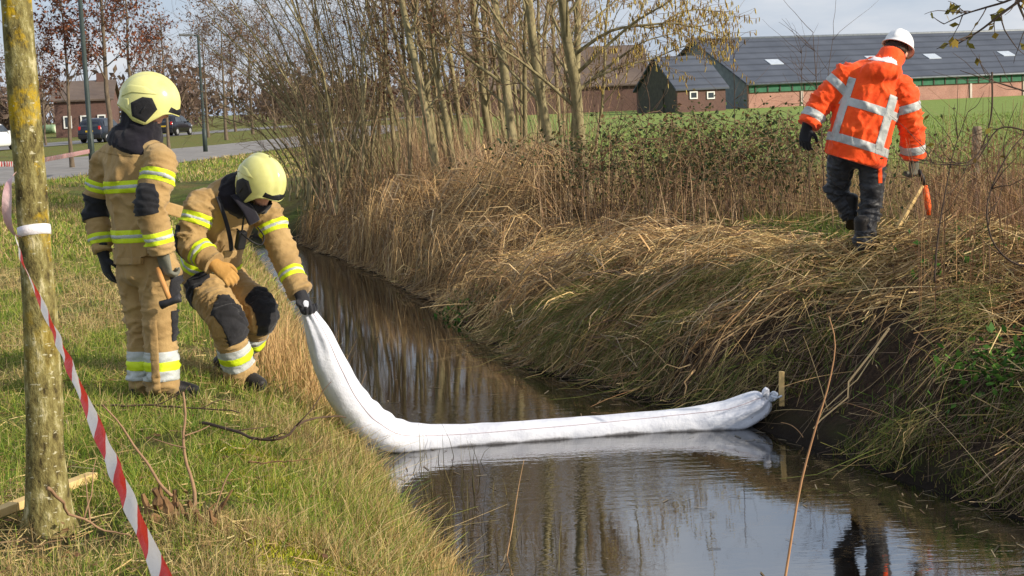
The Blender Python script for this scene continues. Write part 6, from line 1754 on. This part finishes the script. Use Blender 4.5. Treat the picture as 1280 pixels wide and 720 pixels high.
r = np.random.default_rng(23)
Ps, Cs, Ws = [], [], []
DOWN = math.atan2(-0.33, -0.95)          # azimuth that leads down the right bank into the ditch
nclump = 1250
for k in range(nclump):
    cy_ = float(sample_y(1, 5.5, 28, r, 1.25)[0])
    dr_ = abs(r.normal(1.25, 0.75)) + 0.12
    cx_ = float(xr(cy_)) + dr_
    if cx_ > 0.36 * cy_ + 2.0: continue
    f = float(fbm(cx_ * 0.9, cy_ * 0.9, 91))
    # right hand part of the bank is barer, with earth and green showing
    bare_p = 0.95 * (1 - sstep(11.0, 12.6, cy_)) * (1 - sstep(1.7, 2.3, dr_))
    if r.uniform() < bare_p or f < 0.32: continue
    pz = float(fbm(cx_ * 1.3, cy_ * 1.3, 93))
    if pz < .40: continue
    az = DOWN + 2.0 * (float(fbm(cx_ * .55, cy_ * .55, 95)) - 0.5) * 2 + r.normal(0, 0.25) + (r.uniform(-2.6, 2.6) if r.uniform() < 0.13 else 0)
    nn = int(r.integers(14, 40))
    tone = r.uniform(0.45, 1.2)
    big = r.uniform() < 0.25
    Ps.append(flop(cx_, cy_, az, nn, 0.3, 0.9 if not big else 1.3, (0.02 + 0.10 * r.uniform()) * (1.6 if big else 1) * (0.7 if cy_ < 13 else 1.2), 0.20 + 0.5 * r.uniform() ** 2, r))
    Cs.append(pick(TAN, nn, r, [.17, .24, .22, .14, .13, .10], .3) * tone)
    Ws.append(r.uniform(0.003, 0.0055, nn) * (1 + .03 * cy_))
# large tussocks of reed that has bent over the edge like a fringe
tuss = [(470, 262, 22.5, .75), (520, 268, 20.5, .7), (430, 250, 24.5, .7), (560, 300, 18.2, .65), (600, 262, 20.5, .75), (650, 250, 20.0, .75), (610, 330, 15.8, .6), (680, 310, 15.2, .55),
        (720, 330, 13.9, .5), (780, 300, 14.4, .55), (840, 310, 13.2, .5), (900, 305, 12.9, .5), (960, 320, 12.3, .45), (760, 360, 12.8, .4), (690, 370, 13.6, .4), (1010, 330, 11.8, .4),
        (500, 225, 23.5, .7), (550, 235, 22.5, .75), (400, 235, 26.5, .7), (1120, 350, 11.0, .3), (1200, 360, 10.4, .3), (860, 350, 12.0, .4), (930, 350, 11.6, .35), (580, 350, 16.6, .45), (490, 310, 20.8, .5), (640, 395, 14.2, .35)]
for (px0, py0, dep, hh) in tuss:
    c = P(px0, py0, dep); c.x += .45 * (dep > 15)
    hh = hh * (0.34 if dep < 14.6 else 0.75 if dep < 17.5 else 1.35)
    for s in range(6):
        nn = 120 if dep > 17.5 else 80 if dep > 14 else 45
        az = DOWN + r.normal(0, 0.8)
        Ps.append(flop(c.x + r.normal(0, .35), c.y + r.normal(0, .35), az, nn, 0.6, 1.5, hh * r.uniform(0.35, 1.0), 0.28, r, sc=0.2))
        Cs.append(pick(TAN, nn, r, [.18, .26, .22, .14, .12, .08]) * r.uniform(0.65, 1.1))
        Ws.append(r.uniform(0.005, 0.009, nn))
AP, AW, AC = np.concatenate(Ps), np.concatenate(Ws), np.concatenate(Cs)
skx, sky_ = P(968, 495, 10.5).x, 10.4
clear = (np.hypot(AP[..., 0] - skx, AP[..., 1] - sky_).min(1) > .36)
feet = P(1080, 316, 12.0)
clear &= (np.hypot(AP[..., 0] - feet.x, AP[..., 1] - feet.y).min(1) > .28)
mx_, my_ = AP[:, 3:, 0].mean(1), AP[:, 3:, 1].mean(1); md = mx_ - xr(my_)
bare_z = (1 - sstep(11.0, 12.4, my_)) * (1 - sstep(1.25, 1.9, md)) * sstep(.30, .42, fbm(mx_ * 1.1, my_ * 1.1, 77))
gap_ = sstep(.52, .44, fbm(mx_ * 1.7, my_ * 1.7, 79)) * (1 - sstep(1.6, 2.1, md)) * (1 - sstep(15, 18, my_))
clear &= (AP[..., 0] - xr(AP[..., 1])).min(1) > r.uniform(-.16, .02, len(AP))
clear &= r.uniform(0, 1, len(AP)) > np.maximum(.93 * bare_z, .85 * gap_)
AP, AW, AC = AP[clear], AW[clear], AC[clear]
lf_ = r.uniform(0, 1, len(AP)) < .10; AW = np.where(lf_, AW * 1.8, AW); AC = np.where(lf_[:, None], AC * 1.25, AC)
tag(ribbons('flopped_reed', AP, AW, AC * np.array([1.30, 1.29, 1.30]), STRAW, taper=(1, .45), seed=8), 'bent over dry brown reed matting the right bank down to the water', 'reeds', kind='stuff')

# loose cut straw on the crest, sunlit, lying every way
n = 20000
y = sample_y(n, 7, 22, r, 1.3); dr_ = r.normal(2.35, 0.75, n); x = xr(y) + np.abs(dr_)
L = r.uniform(0.12, 0.6, n); az = r.uniform(0, 2 * np.pi, n)
t = np.linspace(-0.5, 0.5, 4)[None, :]
px_ = x[:, None] + np.cos(az)[:, None] * L[:, None] * t; py_ = y[:, None] + np.sin(az)[:, None] * L[:, None] * t
heap = 0.16 * np.clip(fbm(x * 1.1, y * 1.1, 131) - 0.35, 0, 1)
pz_ = Hgt(px_, py_) + (heap * r.uniform(0.1, 1, n) + 0.015)[:, None] + (r.normal(0, 0.25, n) * L)[:, None] * t
keep = fbm(x * 0.8, y * 0.8, 137) + r.uniform(-.15, .15, n) > 0.42
C = pick([lin(214, 186, 132), lin(190, 160, 108), lin(160, 128, 84), lin(120, 94, 64), lin(92, 72, 52)], n, r, [.16, .24, .26, .20, .14])
tag(ribbons('loose_straw', np.stack([px_, py_, pz_], 2)[keep], r.uniform(0.004, 0.009, n)[keep], C[keep], STRAW, taper=(1, .8), seed=9), 'loose pale cut straw heaped along the crest of the right bank', 'straw', kind='stuff')

# broken stalks and litter lying down the barer right bank
n = 11000
y = sample_y(n, 5, 14, r, 1.2); dr_ = r.uniform(0.02, 2.2, n); x = xr(y) + dr_
L = r.uniform(0.08, 0.55, n); az = DOWN + r.normal(0, 0.6, n)
t = np.linspace(-0.5, 0.5, 4)[None, :]
px_ = x[:, None] + np.cos(az)[:, None] * L[:, None] * t; py_ = y[:, None] + np.sin(az)[:, None] * L[:, None] * t
pz_ = np.maximum(Hgt(px_, py_), WATER) + r.uniform(0.01, 0.07, n)[:, None] + (r.normal(0, 0.12, n) * L)[:, None] * t
C = pick([lin(176, 152, 118), lin(142, 120, 92), lin(106, 88, 68), lin(78, 62, 50)], n, r, [.22, .3, .28, .2])
mud = fbm(x * 1.5, y * 1.5, 501) + r.uniform(-.10, .10, n) > .41
px_, py_, pz_, C = px_[mud], py_[mud], pz_[mud], C[mud]; n = int(mud.sum())
tag(ribbons('broken_stalks', np.stack([px_, py_, pz_], 2), r.uniform(0.002, 0.0045, n), C, STRAW, taper=(1, .8), seed=10), 'broken brown stalks strewn down the earth of the right bank', 'straw', kind='stuff')

# green grass patches on the right bank and behind the crest
n = 60000
y = sample_y(n, 5, 24, r, 1.3); dr_ = r.uniform(0.02, 5.5, n); x = xr(y) + dr_
g = fbm(x * 1.2, y * 1.2, 151) + 0.13 * sstep(2.7, 3.4, dr_)
keep = g + r.uniform(-.05, .05, n) > np.where(dr_ < 1.9, 0.57, 0.52)
keep &= (dr_ > 2.0) | (fbm(x * 1.5, y * 1.5, 501) + r.uniform(-.1, .1, n) > .40)
h = r.uniform(0.06, 0.17, n)
C = pick([lin(78, 108, 34), lin(98, 128, 44), lin(60, 88, 30), lin(140, 138, 66)], n, r)
tag(ribbons('bank_grass', blades(x, y, h, r, 0.8, 3)[keep], r.uniform(0.004, 0.007, n)[keep], C[keep], VEG, seed=12), 'green grass tufts growing through the dead reed on the right bank', 'grass', kind='stuff')

# standing dead reed in front of the trees
n = 30000
y = sample_y(n, 16.5, 31, r, 1.0001)
dr_ = r.uniform(1.6, 9.5, n); x = xr(y) + dr_
ppx = 640 + x / y * F_PX
dens = np.interp(ppx, [380, 440, 520, 640, 730, 1000, 1300], [.35, .8, 1, .8, .12, .04, .03]) * sstep(0.28, 0.5, fbm(x * 0.9, y * 0.9, 171))
keep = r.uniform(0, 1, n) < dens
h = r.uniform(0.55, 1.45, n) * np.interp(ppx, [400, 520, 680, 760, 1100], [0.75, 1.0, 0.85, 0.5, 0.45]) * (0.7 + 0.5 * fbm(x * .7, y * .7, 173))
C = pick([lin(214, 182, 140), lin(192, 158, 118), lin(166, 132, 98), lin(136, 108, 82), lin(204, 176, 144)], n, r)
tag(ribbons('standing_reed', blades(x, y, h, r, 0.26, 4)[keep], r.uniform(0.006, 0.011, n)[keep], C[keep], STRAW, seed=13), 'tall standing dead reed in front of the bare trees', 'reeds', kind='stuff')

# brown dead undergrowth behind the crest
n = 14000
y = sample_y(n, 13, 26, r, 1.0001); dr_ = r.uniform(4.0, 8.8, n); x = xr(y) + dr_
h = r.uniform(0.2, 0.75, n) * sstep(3.8, 5.0, dr_) * (0.5 + fbm(x, y, 181))
C = pick([lin(156, 126, 88), lin(128, 100, 70), lin(104, 82, 58), lin(190, 160, 114), lin(110, 112, 62)], n, r)
tag(ribbons('dead_undergrowth', blades(x, y, h, r, 1.1, 4), r.uniform(0.004, 0.008, n), C, STRAW, seed=14), 'tangled brown dead grass between the right bank and the field', 'undergrowth', kind='stuff')

# field sward
n = 45000
y = sample_y(n, 17, 75, r, 1.3); dr_ = r.uniform(7.5, 40, n); x = xr(y) + dr_
keep = x < 0.36 * y + 3
h = r.uniform(0.05, 0.12, n)
C = pick([lin(128, 148, 70), lin(112, 134, 60), lin(150, 164, 88)], n, r)
tag(ribbons('field_grass', blades(x, y, h, r, 0.6, 2)[keep], (r.uniform(0.01, 0.018, n) * (1 + y * .02))[keep], C[keep], VEG, taper=(1, .4), seed=15), 'even green pasture grass in the field before the barn', 'grass', kind='stuff')

# thin dead weeds on the right, in front of the field
n = 420
y = r.uniform(9.8, 14.5, n); x = 0.333 * y * r.uniform(0.80, 1.06, n)
h = r.uniform(0.4, 1.25, n)
A = blades(x, y, h, r, 0.22, 5)
Bs = []
for k in range(n):
    for j in range(3):
        q = A[k, r.integers(1, 4)]; a = r.uniform(0, 6.28); l = r.uniform(.08, .3)
        t = np.linspace(0, 1, 5)[:, None]
        Bs.append(q + t * np.array([np.cos(a) * l, np.sin(a) * l, l * r.uniform(.2, 1.0)]))
A = np.concatenate([A, np.array(Bs)])
tag(ribbons('dead_weeds', A, np.concatenate([r.uniform(.004, .007, n), np.full(len(Bs), .0035)]), pick([lin(126, 92, 68), lin(96, 70, 52), lin(160, 126, 86)], len(A), r), STRAW, taper=(1, .4), seed=16), 'thin reddish brown dead weeds at the right edge of the bank', 'weeds', kind='stuff')

# rough grass farther back on the left, up to the cycle path
r = np.random.default_rng(207)
n = 42000
y = sample_y(n, 18, 64, r, 1.2); x0 = -0.36 * y - 1
x = x0 + r.uniform(0, 1, n) * (np.minimum(np.where(y < 37, xl(y), -0.12 * y), -0.10 * y) - x0)
edge_r = np.interp(y, [26, 41, 61, 85], [-16, -12.6, -9.9, -5]); edge_l = np.interp(y, [40, 62, 82], [-22, -19.2, -14.2])
keep = (y < 40) | (x > edge_r + .1)
keep &= ~((y > 26) & (x < edge_r + .1) & (x > np.interp(y, [26, 40, 62], [-27, -22, -19.2])))
g = fbm(x * .25, y * .25, 301)
C = np.where((r.uniform(0, 1, n) < .30 + .5 * (g < .42))[:, None], pick(STRAWS, n, r), pick(GREENS, n, r))
tag(ribbons('verge_grass', blades(x, y, r.uniform(.05, .14, n), r, .7, 2)[keep], (r.uniform(.010, .018, n) * (1 + y * .02))[keep], C[keep], VEG, taper=(1, .4), seed=21), 'rough verge grass between the bank and the cycle path', 'grass', kind='stuff')

# fine short green turf and moss on the damp lower right bank
n = 70000
y = sample_y(n, 5.5, 13.2, r, 1.1); dr_ = r.uniform(0.0, 1.9, n); x = xr(y) + dr_
g = fbm(x * 1.5, y * 1.5, 401) + .12 * (1 - np.clip(dr_ / 1.2, 0, 1)) * 1.0
keep = (g + r.uniform(-.06, .06, n) > .60) & (fbm(x * 1.5, y * 1.5, 501) + r.uniform(-.1, .1, n) > .40)
C = pick([lin(98, 110, 44), lin(116, 122, 52), lin(84, 94, 42), lin(136, 120, 70)], n, r)
tag(ribbons('bank_moss', blades(x, y, r.uniform(.02, .07, n), r, .7, 2)[keep], r.uniform(.004, .008, n)[keep], C[keep], VEG, taper=(1, .4), seed=22), 'short yellow green moss and turf low on the right bank', 'moss', kind='stuff')
# moss cushions in the lawn
n = 26000
cs_m = [(G(335, 588), .30), (G(400, 690), .42), (G(300, 560), .22), (G(190, 600), .16), (G(360, 640), .2)]
k_ = r.integers(0, len(cs_m), n)
cx_ = np.array([c.x for c, _ in cs_m])[k_]; cy_ = np.array([c.y for c, _ in cs_m])[k_]; cr_ = np.array([q for _, q in cs_m])[k_]
x = cx_ + r.normal(0, .45, n) * cr_; y = cy_ + r.normal(0, .55, n) * cr_
ok = x < xl(y) - .05
tag(ribbons('lawn_moss', blades(x, y, r.uniform(.012, .04, n), r, .8, 2)[ok], r.uniform(.003, .006, n)[ok], pick([lin(170, 170, 40), lin(148, 156, 44), lin(186, 182, 62)], n, r)[ok], VEG, taper=(1, .5), seed=23), 'bright yellow green moss cushions in the near lawn', 'moss', kind='stuff')
# a few long pale stalks criss crossing the right bank
n = 220
y = sample_y(n, 6, 20, r, 1.2); x = xr(y) + np.abs(r.normal(1.2, .8, n)) + .05
az = r.uniform(0, 2 * np.pi, n); el = r.uniform(-.1, .9, n); L = r.uniform(.35, 1.0, n); t = np.linspace(0, 1, 5)[None]
px_ = x[:, None] + (np.cos(az) * np.cos(el) * L)[:, None] * t; py_ = y[:, None] + (np.sin(az) * np.cos(el) * L)[:, None] * t
pz_ = np.maximum(Hgt(x, y)[:, None] + .03 + (np.sin(el) * L)[:, None] * t - .12 * L[:, None] * t ** 2, np.maximum(Hgt(px_, py_), WATER) + .01)
tag(ribbons('pale_stalks', np.stack([px_, py_, pz_], 2), r.uniform(.003, .006, n), pick([lin(214, 190, 144), lin(196, 166, 116), lin(150, 116, 84)], n, r), STRAW, taper=(1, .5), seed=24), 'long pale stalks criss crossing the matted reed on the right bank', 'straw', kind='stuff')

# a bright heap of freshly cut reed on the crest and trampled straw at the feet of the person in orange
Ps, Cs = [], []
for (px0, py0, dep, n_, sg) in ((690, 284, 16.0, 1300, .55), (740, 286, 15.2, 1100, .5), (650, 278, 17.2, 800, .5), (830, 288, 13.9, 800, .45), (1000, 300, 12.7, 900, .45), (1130, 310, 11.8, 900, .5), (930, 292, 13.2, 700, .4), (1220, 330, 11.0, 700, .4)):
    c = P(px0, py0, dep)
    x = c.x + r.normal(0, sg, n_); y = c.y + r.normal(0, sg, n_)
    L = r.uniform(.1, .45, n_); az = r.normal(.2, .9, n_) + np.pi * r.integers(0, 2, n_); t = np.linspace(-.5, .5, 4)[None]
    px_ = x[:, None] + np.cos(az)[:, None] * L[:, None] * t; py_ = y[:, None] + np.sin(az)[:, None] * L[:, None] * t
    bump_ = .16 * np.exp(-((x - c.x) ** 2 + (y - c.y) ** 2) / (2 * (sg * .7) ** 2))
    pz_ = Hgt(px_, py_) + (bump_ * r.uniform(.3, 1, n_) + r.uniform(.03, .10, n_))[:, None] + (r.normal(0, .22, n_) * L)[:, None] * t
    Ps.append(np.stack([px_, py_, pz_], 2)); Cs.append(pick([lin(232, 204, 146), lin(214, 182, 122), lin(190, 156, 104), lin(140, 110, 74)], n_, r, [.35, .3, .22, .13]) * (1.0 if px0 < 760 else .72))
AP = np.concatenate(Ps)
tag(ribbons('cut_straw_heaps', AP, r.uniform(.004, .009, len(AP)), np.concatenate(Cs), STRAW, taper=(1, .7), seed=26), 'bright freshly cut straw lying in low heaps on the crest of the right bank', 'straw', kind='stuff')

# long green and olive grass drooping down the damp middle of the right bank
Ps, Cs = [], []
for k in range(430):
    cy_ = r.uniform(9.0, 15.5); cx_ = float(xr(cy_)) + r.uniform(.2, 1.5)
    if float(fbm(cx_ * 1.3, cy_ * 1.3, 601)) < (.52 if 10.6 < cy_ < 12.6 else .60): continue
    nn = int(r.integers(18, 36))
    Ps.append(flop(cx_, cy_, DOWN + r.normal(0, .35), nn, .12, .42, .10, .4, r, sc=.09, zoff=.03))
    Cs.append(pick([lin(104, 114, 52), lin(84, 96, 44), lin(138, 128, 76), lin(160, 140, 98)], nn, r, [.26, .22, .26, .26]))
AP, AC = np.concatenate(Ps), np.concatenate(Cs)
tag(ribbons('drooping_grass', AP, r.uniform(.003, .006, len(AP)), AC, VEG, taper=(1, .3), seed=41), 'long olive green grass drooping down the middle of the right bank', 'grass', kind='stuff')

# leafy green weeds low at the right edge of the bank and one by the far water
for (px0, py0, dep, nl, sp, lab) in ((1252, 452, 9.3, 300, .17, 'bright green leafy weed on the bank at the right edge'), (1240, 352, 11.2, 360, .24, 'green leafy weed clump on the crest at the right edge'), (1210, 372, 10.9, 220, .16, 'small green weed just below the crest near the right edge'), (590, 338, 16.4, 500, .30, 'green weed patch above the far water between the reed heaps')):
    c = P(px0, py0, dep); c.z = float(Hgt(c.x, c.y))
    o = empty('leafy_weed', c); tag(o, lab, 'weed')
    q = np.array(c) + np.c_[r.normal(0, sp, nl), r.normal(0, sp, nl), np.abs(r.normal(.05, .06, nl))]
    q[:, 2] += Hgt(q[:, 0], q[:, 1]) - c.z
    v_, f_ = leaves_geo(q, .06, r, -.3)
    mesh_np('foliage', v_, f_, VEG, o, False, np.repeat(pick([lin(70, 112, 40), lin(88, 128, 50), lin(58, 92, 36)], nl, r), 4, 0))
    st_ = np.stack([np.c_[q[:60, 0], q[:60, 1], Hgt(q[:60, 0], q[:60, 1])], (q[:60] + np.c_[q[:60, 0], q[:60, 1], Hgt(q[:60, 0], q[:60, 1])]) / 2 + [.01, 0, 0], q[:60]], 1)
    ribbons('stalks', st_, np.full(60, .004), pick([lin(96, 110, 56)], 60, r), VEG, o, seed=44)

# sparse tall twiggy weeds between the brambles and the field
n = 260
y = r.uniform(16.5, 21.5, n); x = (r.uniform(735, 1070, n) - 640) / F_PX * y
h = r.uniform(.5, 1.35, n)
A = blades(x, y, h, r, .28, 5); Bs = []
for k in range(n):
    for j in range(5):
        q = A[k, r.integers(1, 5)]; a = r.uniform(0, 6.28); l = r.uniform(.1, .4); t = np.linspace(0, 1, 5)[:, None]
        Bs.append(q + t * np.array([np.cos(a) * l, np.sin(a) * l, l * r.uniform(.1, 1.0)]) + np.array([0, 0, -.1]) * t ** 2)
A = np.concatenate([A, np.array(Bs)])
tag(ribbons('field_edge_weeds', A, np.concatenate([r.uniform(.006, .010, n), np.full(len(Bs), .005)]), pick([lin(118, 90, 68), lin(92, 70, 54), lin(150, 120, 86)], len(A), r), STRAW, taper=(1, .4), seed=45), 'sparse tall twiggy weeds rising between the brambles and the field', 'weeds', kind='stuff')

# brown fallen leaves in the lawn
n = 900
y = sample_y(n, 4, 16, r, 1.4); x0 = -.36 * y - .5; x = x0 + r.uniform(0, 1, n) * (xl(y) - .1 - x0)
q = np.c_[x, y, Hgt(x, y) + r.uniform(.02, .06, n)]
v_, f_ = leaves_geo(q, .045, r, .0)
v_[:, 2] = np.repeat(q[:, 2], 4) + (v_[:, 2] - np.repeat(q[:, 2], 4)) * .35
tag(mesh_np('fallen_leaves', v_, f_, VEG, None, False, np.repeat(pick([lin(128, 92, 62), lin(104, 76, 54), lin(150, 118, 82)], n, r), 4, 0)), 'small brown fallen leaves scattered over the left lawn', 'leaves', kind='stuff')

# bits of stalk, leaf and scum floating on the ditch
n = 520
y = sample_y(n, 6.5, 20, r, 1.4); u = np.where(r.uniform(0, 1, n) < .72, 1 - np.abs(r.normal(0, .10, n)), r.uniform(0, 1, n))
u = np.where(r.uniform(0, 1, n) < .2, np.abs(r.normal(0, .08, n)), u); u = np.clip(u, .01, .99)
x = xl(y) + u * (xr(y) - xl(y)); az = r.uniform(0, 6.28, n); L = r.uniform(.015, .14, n); t = np.linspace(-.5, .5, 3)[None]
q = np.stack([x[:, None] + np.cos(az)[:, None] * L[:, None] * t, y[:, None] + np.sin(az)[:, None] * L[:, None] * t, np.full((n, 3), WATER + .004)], 2)
T_ = np.gradient(q, axis=1); S_ = np.stack([-T_[..., 1], T_[..., 0], np.zeros((n, 3))], 2); S_ /= np.linalg.norm(S_, axis=2, keepdims=True)
w_ = (r.uniform(.003, .010, n) / 2)[:, None, None]
v_ = np.stack([q - S_ * w_, q + S_ * w_], 2).reshape(-1, 3)
b_ = (np.arange(n) * 6)[:, None] + np.array([0, 2])[None]
f_ = np.stack([b_, b_ + 1, b_ + 3, b_ + 2], 2).reshape(-1, 4)
tag(mesh_np('floating_debris', v_, f_, STRAW, None, False, np.repeat(pick([lin(150, 128, 92), lin(112, 92, 66), lin(176, 158, 124), lin(86, 80, 50)], n, r) * .55, 6, 0)), 'bits of stalk and leaf floating on the ditch water near its edges', 'debris', kind='stuff')
